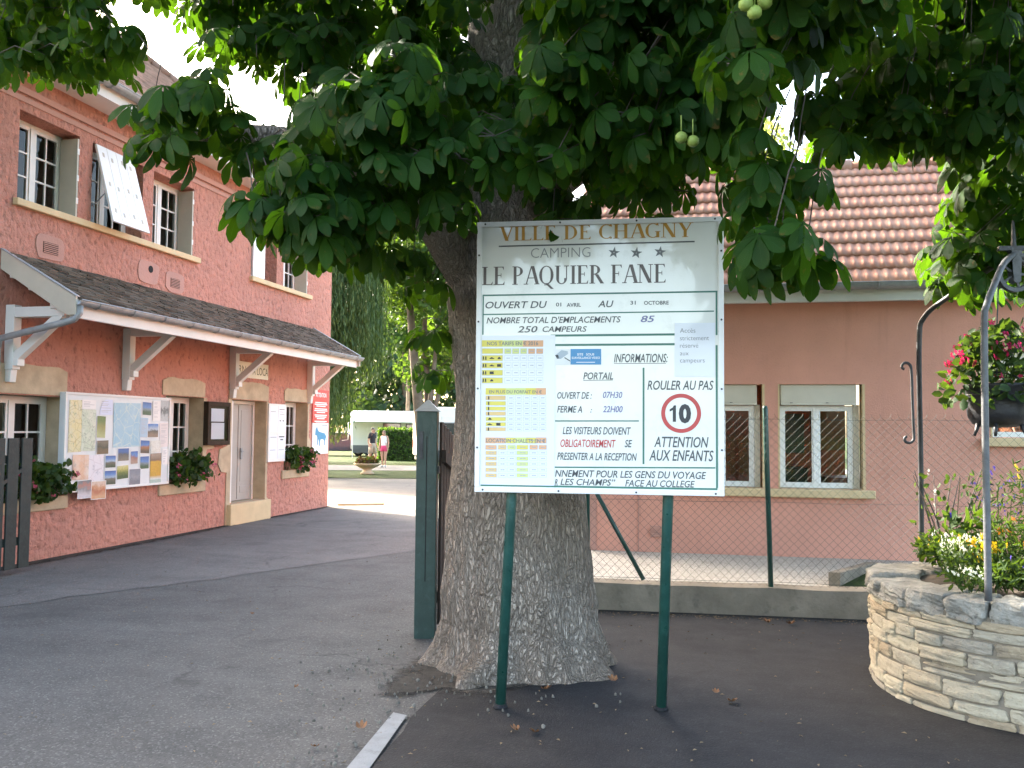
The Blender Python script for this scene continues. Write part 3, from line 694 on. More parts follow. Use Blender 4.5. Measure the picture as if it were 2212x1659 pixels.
def serif2d(txt, x0, x1, base, cap):
    V, F = [], []; x = 0.0
    def q(p): n = len(V); V.extend(p); F.append(tuple(range(n, n + len(p))))
    for ch in txt:
        if ch == ' ': x += .34; continue
        w, prims = SER[ch]
        for p in prims:
            k = p[0]
            if k == 's': q([(x + p[1], 0), (x + p[1] + p[2], 0), (x + p[1] + p[2], 1), (x + p[1], 1)])
            elif k == 'r': q([(x + p[1], p[2]), (x + p[1] + p[3], p[2]), (x + p[1] + p[3], p[2] + p[4]), (x + p[1], p[2] + p[4])])
            elif k == 'f':
                y = p[3] if p[3] < .9 else 1 - .04; q([(x + p[1] - p[2], y), (x + p[1] + p[2], y), (x + p[1] + p[2], y + .04), (x + p[1] - p[2], y + .04)])
            elif k == 'h':
                y = p[3] if p[3] < .9 else 1 - t_; q([(x + p[1], y), (x + p[2], y), (x + p[2], y + t_), (x + p[1], y + t_)])
            elif k == 'k': s = .2 * p[3]; q([(x + p[1] - .10, p[2]), (x + p[1], p[2]), (x + p[1] + .02, p[2] + s)][::(1 if s > 0 else -1)])
            elif k == 'j': q([(x + p[1] - .03, .42), (x + p[1], .40), (x + p[1], .64), (x + p[1] - .03, .62)])
            elif k == 'd': q([(x + p[3], p[4]), (x + p[3] + p[5], p[4]), (x + p[1] + p[5], p[2]), (x + p[1], p[2])] if p[2] > p[4] else [(x + p[1], p[2]), (x + p[1] + p[5], p[2]), (x + p[3] + p[5], p[4]), (x + p[3], p[4])])
            elif k == 'a':
                n = 20
                for i in range(n):
                    P = []
                    for a in (p[5] + (p[6] - p[5]) * i / n, p[5] + (p[6] - p[5]) * (i + 1) / n):
                        th = t_ + (T_ - t_) * abs(cos(radians(a))) ** 1.3; c, s = cos(radians(a)), sin(radians(a))
                        P.append(((x + p[1] + p[3] * c, p[2] + p[4] * s), (x + p[1] + (p[3] - th) * c, p[2] + (p[4] - min(th, t_ * 1.3)) * s)))
                    q([P[0][0], P[1][0], P[1][1], P[0][1]])
        x += w
    V = np.array(V); k = (x1 - x0) / (V[:, 0].max() - V[:, 0].min())
    return np.c_[x0 + (V[:, 0] - V[:, 0].min()) * k, base + V[:, 1] * cap], F

def letters(parent, name, V, F, P, m, lift=.003):
    mb = MB(); mb.add([P(a, b, lift) for a, b in V], F); return part(name, mb, m, parent)

INK = flat('ink_dark', (.035, .037, .045), .5)
INKRED = flat('ink_red', (.45, .04, .035), .5); INKW = flat('ink_white', (.8, .8, .78), .5); INKGRN = flat('ink_olive', (.05, .07, .02), .5)
PX = lambda x: (lambda a, b, lift: (x + lift, a, b))

pl_ = thing('name_plate', 'cream name plate with green lettering over the house door', 'sign', (XF + .02, 14.6, 2.55))
a, zb = pr(14.09, 2.55, XF + .03); b, zt = pr(15.27, 2.83, XF + .03)
mb = MB(); mb.box(XF + .005, a, zb, XF + .03, b, zt); part('plate', mb, flat('plate_cream', (.70, .66, .52), .5), pl_, bevel=.004)
for s_, u0, u1 in (('RN', a + .12, a + .36), ('A LOCA', a + .60, b - .02)):
    V, F = text2d(s_, u0, u1, zb + .07, .135); letters(pl_, 'lettering', V, F, PX(XF + .03), INKGRN)

wp = thing('information_poster', 'narrow white panel of printed sheets between door and last ground floor window', 'notice panel', (XF + .04, 15.65, 1.05))
a, zb = pr(15.33, 1.03, XF + .05); b, zt = pr(16.0, 2.12, XF + .05)
mb = MB(); mb.box(XF + .004, a, zb, XF + .05, b, zt); part('panel', mb, M['white'], wp, bevel=.004)
mb = MB(); H_ = zt - zb; Wd = b - a
for u0, u1, v0, v1 in ((.06, .5, .52, .96), (.54, .95, .52, .97), (.06, .5, .06, .46), (.54, .95, .05, .47)): mb.box(XF + .0505, a + u0 * Wd, zb + v0 * H_, XF + .053, a + u1 * Wd, zb + v1 * H_)
part('sheet', mb, M['paper'], wp)
mb = MB()
for u0, u1, v0, w in ((.1, .4, .86, .006), (.6, .9, .9, .012), (.6, .85, .86, .006), (.62, .9, .82, .006), (.1, .45, .42, .008), (.1, .4, .2, .006), (.6, .92, .42, .022), (.68, .85, .37, .022), (.6, .9, .2, .006), (.62, .7, .7, .02), (.8, .88, .7, .02)): mb.box(XF + .0535, a + u0 * Wd, zb + v0 * H_, XF + .0545, a + u1 * Wd, zb + v0 * H_ + w)
part('print', mb, INK, wp)

rs = thing('warning_sign', 'red warning sign with white print at the far corner of the house', 'sign', (XF + .01, 17.5, 1.78))
a, zb, b, zt = 17.12, 1.785, 17.90, 2.47
mb = MB(); mb.box(XF + .004, a, zb, XF + .022, b, zt); part('plate', mb, flat('sign_red', (.55, .035, .03), .4), rs, bevel=.003)
V, F = text2d('ATTENTION', a + .14, b - .14, zt - .15, .085, 0, .02); letters(rs, 'lettering', V, F, PX(XF + .022), INKW)
mb = MB(); z = zt - .22
for k, wds in enumerate((.75, .82, .6, .8, .85, .55, .8, .72, .5, .8, .6)):
    z -= .036 + (.022 if k % 3 == 0 else 0); m_ = (b - a) / 2 * wds * .95; c_ = (a + b) / 2
    mb.box(XF + .0225, c_ - m_, z, XF + .0235, c_ + m_, z + .02)
part('print', mb, INKW, rs)

dp = thing('dog_poster', 'white poster with a blue dog on it under the red warning sign', 'poster', (XF + .01, 17.5, 1.13))
a, zb, b, zt = 17.14, 1.135, 17.90, 1.775
mb = MB(); mb.box(XF + .004, a, zb, XF + .018, b, zt); part('sheet', mb, flat('poster_white', (.74, .74, .76), .4), dp)
dog = [(.16, .60), (.18, .74), (.20, .90), (.24, .82), (.28, .92), (.32, .80), (.40, .72), (.62, .68), (.76, .66), (.86, .56), (.90, .40), (.86, .42), (.82, .52), (.80, .36), (.80, .22), (.75, .22), (.74, .38), (.68, .44), (.52, .44), (.48, .36), (.46, .20), (.41, .20), (.41, .38), (.36, .46), (.34, .24), (.29, .24), (.30, .50), (.26, .58)]
mb = MB(); mb.prism([(a + u * (b - a), zb + .05 + v * (zt - zb) * .9) for u, v in dog], (XF + .0185, 0, 0), (0, 1, 0), (0, 0, 1), (.001, 0, 0)); part('dog_picture', mb, flat('poster_blue', (.05, .24, .42), .5), dp, fix=True)
mb = MB()
for k in range(7): mb.box(XF + .0185, a + .05, zb + .06 + k * .032, XF + .0192, a + .05 + .14 * (1 if k % 3 else .7), zb + .068 + k * .032)
mb.box(XF + .0185, a + .45, zt - .05, XF + .0192, b - .05, zt - .03); part('print', mb, flat('ink_grey', (.25, .25, .27)), dp)

# notice board with maps and postcards
def photomat(name, stops, seed, contrast=.5, sc=9, vertical=True):
    b = N(name); tc = b.n('ShaderNodeTexCoord'); sp = b.n('ShaderNodeSeparateXYZ'); b.l(tc.outputs['Generated'], sp.inputs[0])
    co = b.coord(); n = b.noise(co, sc, 6, .65); n2 = b.noise(co, sc * 4, 5, .7)
    f = b.math('ADD', sp.outputs[2], b.math('MULTIPLY', b.math('SUBTRACT', n, .5), contrast))
    c = b.ramp(f, stops); c = b.mix(c, b.ramp(n2, [(.3, .25), (.7, 1.)]), .35, 'MULTIPLY')
    return b.done(b.pbsdf(c, .35, spec=.5, coat=.3))
def mapmat(name, base, spots, lines, sc=7):
    b = N(name); co = b.coord(); n = b.noise(co, sc, 7, .7); n2 = b.noise(co, sc * 3.3, 6, .7); v = b.voro(co, sc * 1.3, 'DISTANCE_TO_EDGE')
    c = b.ramp(n, [(.35, base), (.6, spots[0]), (.75, spots[1])]); c = b.mix(c, spots[2], b.ramp(n2, [(.55, 0.), (.66, .9)]))
    c = b.mix(c, lines, b.ramp(v, [(0., .8), (.035, 0.)]))
    return b.done(b.pbsdf(c, .35, spec=.5, coat=.3))
sky_, sea, dk = (.10, .22, .55), (.05, .11, .36), (.07, .07, .06)
PM = {
 'map_y': mapmat('map_yellow', (.62, .58, .42), [(.66, .56, .28), (.55, .55, .40), (.25, .30, .20)], (.35, .25, .12)),
 'map_g': mapmat('map_pale', (.62, .62, .52), [(.50, .55, .42), (.66, .62, .48), (.22, .25, .2)], (.3, .3, .25)),
 'map_b': mapmat('map_blue', (.25, .42, .55), [(.35, .50, .60), (.22, .34, .44), (.52, .60, .58)], (.60, .64, .60), 4),
 'map_w': mapmat('map_white', (.70, .68, .64), [(.62, .60, .55), (.72, .7, .68), (.4, .36, .33)], (.5, .45, .4)),
 'map_o': mapmat('map_peach', (.74, .66, .62), [(.66, .40, .27), (.72, .52, .42), (.36, .28, .26)], (.6, .35, .25), 3),
 'map_l': mapmat('map_lilac', (.68, .65, .70), [(.72, .66, .70), (.60, .58, .66), (.4, .38, .45)], (.55, .48, .52), 4),
 'white': flat('poster_paper', (.76, .72, .70), .4), 'arch': flat('leaflet_lavender', (.60, .62, .76), .4), 'pink': flat('leaflet_pink', (.70, .62, .60), .4),
 'lblue': flat('leaflet_blue', (.36, .48, .60), .4),
 'bw': photomat('photo_grey', [(.2, (.5, .5, .52)), (.5, (.1, .1, .11)), (.8, (.45, .45, .47))], 1, 1.2, 16),
 'pgreen': photomat('photo_vines', [(.1, (.45, .45, .22)), (.5, (.30, .28, .08)), (.8, (.14, .2, .05))], 2),
 'pdark': photomat('photo_cellar', [(.2, (.16, .09, .05)), (.5, (.06, .05, .04)), (.8, (.18, .13, .1))], 3, .9, 14),
 'pblue': photomat('photo_sky', [(.25, (.05, .09, .04)), (.45, (.2, .24, .3)), (.6, sky_), (.95, sea)], 4, .3),
 'pcastle': photomat('photo_castle', [(.2, (.25, .16, .12)), (.45, (.1, .07, .06)), (.6, (.45, .5, .6)), (.9, sky_)], 5, .5, 13),
 'proof': photomat('photo_roofs', [(.2, (.10, .05, .04)), (.5, (.40, .14, .06)), (.65, sky_), (.9, sea)], 6, .3),
 'pvine': photomat('photo_street', [(.2, (.2, .15, .12)), (.5, (.08, .07, .08)), (.7, sea), (.95, sea)], 7, .6, 14),
 'ptower': photomat('photo_tower', [(.2, (.4, .25, .2)), (.5, (.3, .12, .1)), (.7, sky_), (.95, sea)], 8, .7, 12),
 'pfield': photomat('photo_field', [(.1, (.04, .06, .03)), (.42, (.16, .12, .1)), (.55, (.35, .45, .6)), (.75, sky_), (.95, sea)], 9, .25),
 'pyellow': photomat('photo_meadow', [(.2, (.05, .08, .02)), (.5, (.18, .2, .04)), (.75, (.55, .48, .14)), (.95, (.6, .55, .3))], 10, .6),
 'pgrey': photomat('photo_stone', [(.2, (.2, .18, .22)), (.5, (.3, .29, .33)), (.8, (.22, .22, .28))], 11, .9, 13),
 'leaf': photomat('leaflet_orange', [(.12, (.42, .52, .46)), (.14, (.72, .72, .7)), (.26, (.6, .33, .03)), (.72, (.62, .34, .03)), (.76, (.2, .1, .06)), (.95, (.35, .25, .2))], 12, .06),
 'pflow': photomat('photo_flowers', [(.2, (.62, .56, .60)), (.5, (.28, .26, .28)), (.7, (.5, .2, .16)), (.9, (.2, .2, .22))], 13, .9, 11),
 'porange': photomat('photo_orange', [(.15, (.66, .36, .2)), (.45, (.5, .16, .08)), (.7, (.62, .3, .16)), (.9, (.7, .5, .4))], 14, .8, 8),
}
POST=[('map_y',9.930,1.329,10.168,1.998),('map_g',10.167,1.339,10.435,1.882),('white',10.159,1.886,10.427,2.007),('arch',10.507,1.816,10.769,2.025),('pgreen',10.460,1.510,10.629,1.798),('pdark',10.474,1.291,10.702,1.473),('map_b',10.797,1.379,11.384,1.991),('pblue',11.423,1.832,11.624,2.016),('white',11.661,1.753,11.847,2.041),('bw',11.851,1.748,12.049,2.054),('lblue',11.371,1.511,11.554,1.791),('pcastle',11.553,1.512,11.799,1.707),('pink',11.845,1.366,12.058,1.722),('proof',11.399,1.282,11.601,1.465),('map_w',11.625,1.290,11.872,1.463),('pvine',10.914,1.188,11.145,1.359),('ptower',11.188,1.139,11.344,1.315),('pfield',10.651,1.104,10.861,1.266),('pblue',11.404,1.060,11.605,1.236),('leaf',11.639,0.839,11.899,1.276),('pfield',10.645,0.876,10.872,1.061),('pyellow',10.905,0.940,11.145,1.122),('pgrey',11.166,0.846,11.412,1.064),('map_o',10.014,0.967,10.320,1.291),('map_l',10.320,0.938,10.623,1.284),('pflow',10.118,0.731,10.375,0.956),('porange',10.372,0.702,10.650,0.929),('white',11.915,1.103,12.061,1.336)]
PNAME = {'m': 'map_sheet', 'p': 'postcard', 'w': 'notice', 'a': 'leaflet', 'b': 'poster', 'l': 'leaflet'}
nb = thing('notice_board', 'large white notice board covered with maps and postcards on the house front', 'notice board', (XF + .05, 11, .81))
XB = -8.10
mb = MB(); mb.box(XF + .02, 9.85, .815, XB - .004, 12.09, 2.095); part('board', mb, flat('board_white', (.66, .67, .68), .35), nb, bevel=.004)
mb = MB(); mb.box(XB - .0035, 9.848, .813, XB + .012, 12.092, .845); mb.box(XB - .0035, 9.848, 2.065, XB + .012, 12.092, 2.097); mb.box(XB - .0035, 9.848, .846, XB + .012, 9.88, 2.064); mb.box(XB - .0035, 12.06, .846, XB + .012, 12.092, 2.064)
part('frame', mb, M['white'], nb, bevel=.003)
for i, (k, a, zb, b, zt) in enumerate(POST):
    x = XB + .001 + .0016 * (i % 3) + (.015 if zb < .8 else 0); mb = MB()
    if k == 'arch':
        mb.prism([(b, zb), (b, zt), (b - .12, zt)] + [(b - .12 - .14 * sin(t), zb + (zt - zb) * cos(t)) for t in np.linspace(.1, pi / 2, 6)], (x, 0, 0), (0, 1, 0), (0, 0, 1), (.0012, 0, 0))
    else:
        w = .007 if k[0] == 'p' and k != 'pink' else 0
        tl = random.uniform(-.006, .006)
        mb.prism([(a, zb + tl), (b, zb - tl), (b + tl, zt - tl), (a + tl, zt + tl)], (x, 0, 0), (0, 1, 0), (0, 0, 1), (.0012, 0, 0))
    o = part('notice' if k == 'pink' else PNAME[k[0]], mb, PM[k], nb, fix=True)
    if k[0] == 'p' and k != 'pink':
        f = MB(); e = .008
        for u0, u1, v0, v1 in ((a - e, b + e, zb - e, zb), (a - e, b + e, zt, zt + e), (a - e, a, zb, zt), (b, b + e, zb, zt)): f.box(x + .0002, u0, v0, x + .001, u1, v1)
        part('border', f, flat('card_white', (.74, .73, .73)), o)
    if k in ('white', 'pink', 'arch', 'lblue'):
        f = MB(); z = zt - .03
        while z > zb + .03: f.box(x + .0014, a + .03, z, x + .0019, b - .02 - random.random() * (b - a) * .4, z + .006); z -= random.choice((.016, .02, .034))
        part('print', f, flat('ink_pale', (.42, .40, .42)), o)

# ------------------------------------------------------------------ flower boxes on the sills
def leafcloud(n, sampler, size, aspect=.55, jitter=.4, droop=0.0):
    """n separate leaf shaped quads (4 triangles worth, folded on the midrib)"""
    P = np.array([sampler() for _ in range(n)]); V = np.zeros((n, 6, 3)); 
    d = RNG.normal(size=(n, 3)); d[:, 2] -= droop; d /= np.linalg.norm(d, axis=1)[:, None]
    r = np.cross(d, RNG.normal(size=(n, 3))); r /= np.linalg.norm(r, axis=1)[:, None]; nn = np.cross(d, r)
    s = size * RNG.uniform(1 - jitter, 1 + jitter, n)[:, None]
    V[:, 0] = P; V[:, 3] = P + d * s
    V[:, 1] = P + d * s * .35 + r * s * aspect * .5 + nn * s * .10; V[:, 2] = P + d * s * .75 + r * s * aspect * .42 + nn * s * .08
    V[:, 5] = P + d * s * .35 - r * s * aspect * .5 + nn * s * .10; V[:, 4] = P + d * s * .75 - r * s * aspect * .42 + nn * s * .08
    b = (np.arange(n) * 6)[:, None]; F = np.concatenate([b + np.array([0, 1, 2, 3]), b + np.array([0, 3, 4, 5])])
    return V.reshape(-1, 3), F
def lpart(name, VF, m, parent, off=True, uv=None):
    o_ = OFF.get(parent.name, Vector((0, 0, 0))) if parent else Vector((0, 0, 0))
    V = VF[0] - np.array(o_) if off else VF[0]
    ob = finish(name, mesh_np(name, V, VF[1], uv), m, parent); OFF[ob.name] = o_; return ob
def ell(c, r, shell=.0):
    def f():
        d = RNG.normal(size=3); d /= np.linalg.norm(d); k = max(shell, RNG.random() ** (1 / 3.)); return np.array(c) + d * np.array(r) * k
    return f
def blossoms(cs, size, per=7):
    """clusters of small five petal flowers"""
    V, F = [], []
    for c in cs:
        for _ in range(per):
            p = np.array(c) + RNG.normal(size=3) * size * (.9 if per > 1 else 0); a0 = RNG.random() * 6.3; nrm = np.array([.75, -.6, .35]) + RNG.normal(size=3) * .4; nrm /= np.linalg.norm(nrm)
            u = np.cross(nrm, [0, 0, 1.]); u /= np.linalg.norm(u); w = np.cross(nrm, u); s = size * RNG.uniform(.7, 1.2)
            for k in range(5):
                a = a0 + k * 2 * pi / 5; e = lambda an, r_, h_: p + (u * cos(an) + w * sin(an)) * s * r_ + nrm * s * h_
                n = len(V); V += [p, e(a - .5, .7, .25), e(a, 1.0, .2), e(a + .5, .7, .25)]; F.append((n, n + 1, n + 2, n + 3))
    return np.array(V), np.array(F)
M['pinkflower'] = leafmat('pink_petals', (.50, .10, .16), (.60, .16, .24), .25, False, .3)
M['redflower'] = leafmat('red_petals', (.42, .010, .075), (.50, .025, .13), .3, False, .25)
M['yellowflower'] = leafmat('yellow_petals', (.70, .42, .01), (.75, .5, .02), .2, False, .2)
M['whiteflower'] = leafmat('white_petals', (.72, .72, .58), (.76, .76, .66), .2, False, .1)
M['violetflower'] = leafmat('violet_petals', (.05, .03, .30), (.09, .05, .38), .2, False, .3)
M['orangeflower'] = leafmat('orange_petals', (.65, .20, .01), (.7, .26, .02), .2, False, .2)
M['greenery'] = leafmat('bed_greenery', (.026, .056, .014), (.048, .082, .02), .32, False, .35)
M['terracotta'] = paint('terracotta', (.25, .11, .07), .8, .15, 8, .2, 40)
for (a, b, z, n, lab) in ((8.95, 9.93, .79, 700, 'pink geraniums in a long box on the nearest ground floor sill'), (12.14, 13.12, .82, 620, 'pink geraniums on the sill right of the notice board'), (16.0, 16.95, .86, 480, 'pink geraniums on the sill beside the narrow white panel')):
    g = thing('geranium_box', lab, 'flower box', (XF - .02, (a + b) / 2, z), group='geranium boxes on the ground floor sills')
    mb = MB(); x0, x1 = XF - .13, XF + .05; mb.prism([(x0 + .02, z), (x1 - .02, z), (x1, z + .15), (x0, z + .15)], (0, a + .02, 0), (1, 0, 0), (0, 0, 1), (0, b - a - .04, 0)); part('planter', mb, M['terracotta'], g, fix=True, bevel=.006)
    c = (XF + .04, (a + b) / 2, z + .17)
    def smp():
        y = RNG.uniform(a, b + .06); h = RNG.uniform(-.22, .30) + .05 * sin(y * 9); return np.array([XF + .03 + RNG.normal() * .09 + max(0, -h) * .25, y, z + .17 + h * (1 - .5 * abs(2 * (y - a) / (b - a) - 1))])
    lpart('foliage', leafcloud(n, smp, .085, .95), M['foliage_dark'], g)
    lpart('flowers', blossoms([smp() + np.array([.09, 0, .02]) for _ in range(9)], .022, 8), M['pinkflower'], g)
# ------------------------------------------------------------------ gates
def picket_gate(name, label, base, length, n, hfun, rz, m, w=.10, rails=(.35, 1.25), gap=None):
    g = thing(name, label, 'gate', base, rz)
    for i in range(n):
        x = length * (i + .5) / n; h = hfun((i + .5) / n)
        mb = MB(); mb.box(x - w / 2, -.012, .05, x + w / 2, .012, h); part('picket', mb, m, g, bevel=.004)
    for z in rails:
        mb = MB(); k = z if isinstance(z, float) else z
        mb.box(0, .013, k, length, .06, k + .09); part('rail', mb, m, g, bevel=.004)
    return g
gl = picket_gate('picket_gate', 'dark green picket gate standing open against the pink house', (-7.72, 7.28, .02), 1.56, 8, lambda t: 1.50, radians(88), M['gate_wood'], .15, (.30, 1.22))
mb = MB(); mb.bar((.05, .03, .42), (1.5, .03, 1.2), .04, .08, (0, 1, 0)); part('brace', mb, M['gate_wood'], gl)
gr = picket_gate('picket_gate', 'weathered brown picket gate with sloping top folded behind the trunk', (-2.24, 7.06, .03), 1.7, 14, lambda t: 1.70 - .22 * min(1, t * 1.8) + .03 * t, radians(97), M['brown_wood'], .095, (.22,))
mb = MB(); mb.prism([(0, 1.36), (.85, 1.19), (1.7, 1.20), (1.7, 1.29), (.85, 1.28), (0, 1.46)], (0, -.05, 0), (1, 0, 0), (0, 0, 1), (0, .037, 0)); part('rail', mb, M['brown_wood'], gr, fix=True)
gp = thing('gate_post', 'square green wooden gate post with a pointed metal cap beside the trunk', 'gate post', (-2.32, 6.98, 0), radians(13))
mb = MB(); mb.box(-.083, -.083, -.03, .083, .083, 1.80); part('post', mb, M['green'], gp, bevel=.006)
mb = MB(); mb.box(-.003, -.0865, .45, .003, -.0832, 1.6); part('crack', mb, M['dark'], gp)
mb = MB(); mb.add([(-.1, -.1, 1.801), (.1, -.1, 1.801), (.1, .1, 1.801), (-.1, .1, 1.801), (0, 0, 1.90)], [(0, 1, 4), (1, 2, 4), (2, 3, 4), (3, 0, 4), (3, 2, 1, 0)]); part('cap', mb, M['zinc'], gp)
mb = MB(); mb.box(-.06, -.094, 1.42, -.03, -.0835, 1.64); mb.box(.0835, -.03, 1.3, .10, .03, 1.36); part('hinge', mb, M['iron'], gp)

# ------------------------------------------------------------------ annexe on the right (own frame: x along the front, y into the house)
ANX = thing('annexe', 'low salmon pink annexe with a clay tile roof behind the wire fence', 'house', (.2, 11.15, 0), radians(2))
WIN = [(-.33, .33, 1.0, 2.23, 0), (.47, 1.40, 1.0, 2.23, 0), (2.80, 3.75, 1.62, 2.6, 0)]
# windows of the annexe: the first is partly behind the sign
WIN[0] = (-.60, .27, 1.0, 2.23, 0)
PA = lambda u, d, z: (u, d, z)
mb = MB(); facade(mb, WIN, -1.81, 7.5, -.05, 3.32, PA, .2, 0, {0: 1})
mb.quad((-1.81, 4.2, -.05), (-1.81, 0, -.05), (-1.81, 0, 3.32), (-1.81, 4.2, 3.32)); mb.add([(-1.81, 0, 3.32), (-1.81, 4.2, 3.32), (-1.81, 2.1, 5.2)], [(0, 2, 1)]); mb.add([(7.5, 0, 3.32), (7.5, 4.2, 3.32), (7.5, 2.1, 5.2)], [(0, 1, 2)])
mb.quad((7.5, 0, -.05), (7.5, 4.2, -.05), (7.5, 4.2, 3.32), (7.5, 0, 3.32)); [mb.quad((b_, 4.2, z0), (a_, 4.2, z0), (a_, 4.2, z1), (b_, 4.2, z1)) for a_, b_, z0, z1 in ((-1.81, 1.75, -.05, 3.32), (3.7, 7.5, -.05, 3.32), (1.75, 3.7, -.05, .9), (1.75, 3.7, 2.5, 3.32))]  # gap in the unseen rear wall, added to let daylight into the room
part('wall', mb, [M['wall_smooth'], M['cream']], ANX)
M['room_wall'] = paint('room_wall', (.55, .24, .15), .8, .15, 2, 0, 10); M['room_floor'] = paint('room_floor', (.20, .10, .05), .6, .2, 2, 0, 10)
mb = MB(); [mb.quad((a_, 3.4, z0), (b_, 3.4, z0), (b_, 3.4, z1), (a_, 3.4, z1)) for a_, b_, z0, z1 in ((-1.6, 1.75, .2, 3.1), (3.7, 7.2, .2, 3.1), (1.75, 3.7, .2, .9), (1.75, 3.7, 2.5, 3.1))]; mb.quad((-1.6, .21, 3.1), (7.2, .21, 3.1), (7.2, 3.4, 3.1), (-1.6, 3.4, 3.1)); mb.quad((-1.6, .21, .2), (-1.6, 3.4, .2), (7.2, 3.4, .2), (7.2, .21, .2), 1)  # matching gap in the room's back wall, added for the same daylight
mb.quad((-1.6, .21, .2), (-1.6, 3.4, .2), (-1.6, 3.4, 3.1), (-1.6, .21, 3.1)); mb.quad((3.9, .21, .2), (3.9, 3.4, .2), (3.9, 3.4, 3.1), (3.9, .21, 3.1))
mb.box(.5, 2.6, .2, 1.1, 3.2, 1.15, 2); mb.box(1.25, 1.9, .2, 2.4, 2.7, 1.05, 3); mb.box(.75, 3.37, 1.35, 1.15, 3.395, 1.95, 4); mb.box(1.25, 3.37, 1.4, 1.75, 3.395, 2.0, 5); mb.box(.45, .9, .2, .62, 1.5, 1.5, 6)
part('interior', mb, [M['room_wall'], M['room_floor'], flat('cabinet_green', (.05, .12, .09)), flat('desk_wood', (.24, .13, .06)), flat('poster_green', (.10, .22, .16)), flat('poster_yellow', (.30, .26, .10)), flat('curtain_teal', (.03, .12, .10))], ANX)
def shutter_window(a, b, c, d, box=.235, label=None):
    mb = MB(); mb.box(a + .012, .03, d - box, b - .06, .17, d - .004); mb.box(a + .012, .022, d - box - .012, b - .06, .029, d - box + .01); part('shutter_box', mb, M['beige'], ANX, bevel=.005)
    top = d - box - .015
    w = casement(ANX, lambda u, dd, z: (u, .13 + dd, z), a + .01, b - .085, c + .005, top, 1, 1, .045, .02, M['pvc'], .06, .018)
    mb = MB(); mb.box(b - .084, .10, c + .005, b - .02, .19, top + .01); part('guide_rail', mb, M['beige'], ANX)
    mb = MB()
    for x in (a + .12, (a + b) / 2 + .06): mb.box(x, .012, top + .03, x + .03, .021, top + .036)
    part('hook', mb, M['iron'], ANX)
for i, (a, b, c, d, k) in enumerate(WIN): shutter_window(a, b, c, d)
for a, b, z in ((-.72, 1.52, 1.0), (2.68, 3.9, 1.62)):
    mb = MB(); mb.box(a, -.10, z - .10, b, .19, z - .003); part('window_sill', mb, M['cream'], ANX, bevel=.012)
for a, b, c, d, k in WIN:                              # cream painted surround
    mb = MB(); mb.box(b + .001, -.004, c, b + .028, .02, d); mb.box(a - .02, -.004, c, a - .001, .02, d); part('surround', mb, M['cream'], ANX)
mb = MB(); mb.box(-1.05, -.018, .38, -.83, -.004, .52)
for k in range(5): mb.box(-1.04, -.026, .39 + k * .026, -.84, -.0185, .403 + k * .026)
part('vent', mb, M['patch'], ANX)
mb = MB(); mb.box(-1.81, -.012, -.02, -1.70, -.002, 3.3); mb.box(-1.2, -.010, -.02, -1.185, -.002, 1.0); part('pilaster', mb, M['patch'], ANX)
# tiled roof: wavy pan tiles in ten courses
AE, AZ, AP, NR = -.26, 3.39, radians(43), 10
gl_ = 2.85 / NR; V = []; F = []; us = np.arange(-2.05, 7.8, .0135); n = len(us)
ph = (us + 2.05) / .108; wave = np.where((ph % 1) < .62, np.sin((ph % 1) / .62 * pi) * 1.0, -.35 * np.sin(((ph % 1) - .62) / .38 * pi)) * .011
for r in range(NR):
    base = len(V)
    for s, lift in ((r * gl_ - .013, .024), ((r + .5) * gl_, .011), ((r + 1) * gl_ + .004, .002)):
        y, z = AE + s * cos(AP), AZ + s * sin(AP)
        jit = np.array([.004 * noise.noise((u * 3, r * 2.7, 0)) for u in us])
        h = wave + lift + jit; V += [(u, y - h_ * sin(AP), z + h_ * cos(AP)) for u, h_ in zip(us, h)]
    y, z = AE + (r * gl_ - .012) * cos(AP), AZ + (r * gl_ - .012) * sin(AP)
    V += [(u, y - (w_ + .004) * sin(AP), z + (w_ + .004) * cos(AP)) for u, w_ in zip(us, wave)]
    for i in range(n - 1):
        for k in range(2): F.append((base + k * n + i, base + k * n + i + 1, base + (k + 1) * n + i + 1, base + (k + 1) * n + i))
        F.append((base + 3 * n + i, base + 3 * n + i + 1, base + i + 1, base + i))
V, F = np.array(V), np.array(F)
def tile_new():
    b = N('clay_pan_tile'); co = b.coord(); n1 = b.noise(co, 1.2, 6); n2 = b.noise(b.coord((7, .6, .6)), 2.6, 6, .7); f = b.noise(co, 60, 4)
    c = b.ramp(n1, [(.3, (.36, .17, .12)), (.55, (.42, .22, .155)), (.75, (.46, .28, .21))])
    c = b.mix(c, (.62, .46, .35), b.ramp(n2, [(.5, 0.), (.75, .4)])); c = b.mix(c, (.30, .15, .11), b.ramp(n2, [(.28, .6), (.42, 0.)]))
    return b.done(b.pbsdf(c, b.ramp(f, [(.3, .6), (.7, .75)]), b.bump(f, .15, .01), spec=.25))
M['tile_new'] = tile_new()
o_ = finish('roof', mesh_np('roof', V, F), M['tile_new'], ANX, smooth=True)
ry, rz_ = AE + 2.85 * cos(AP), AZ + 2.85 * sin(AP)
mb = MB(); mb.quad((-2.0, ry, rz_ - .03), (7.7, ry, rz_ - .03), (7.7, 2 * ry - AE, AZ), (-2.0, 2 * ry - AE, AZ)); mb.quad((-2.0, AE + .02, AZ - .02), (-2.0, ry, rz_ - .04), (7.7, ry, rz_ - .04), (7.7, AE + .02, AZ - .02))
part('roof_deck', mb, M['tile_roof'], ANX)
mb = MB(); x = -2.05
while x < 7.7: mb.tube([(x, ry, rz_ - .01), (x + .36, ry, rz_ + .005)], [.085, .095], 10); x += .33
part('ridge_tiles', mb, M['tile_new'], o_, smooth=True)
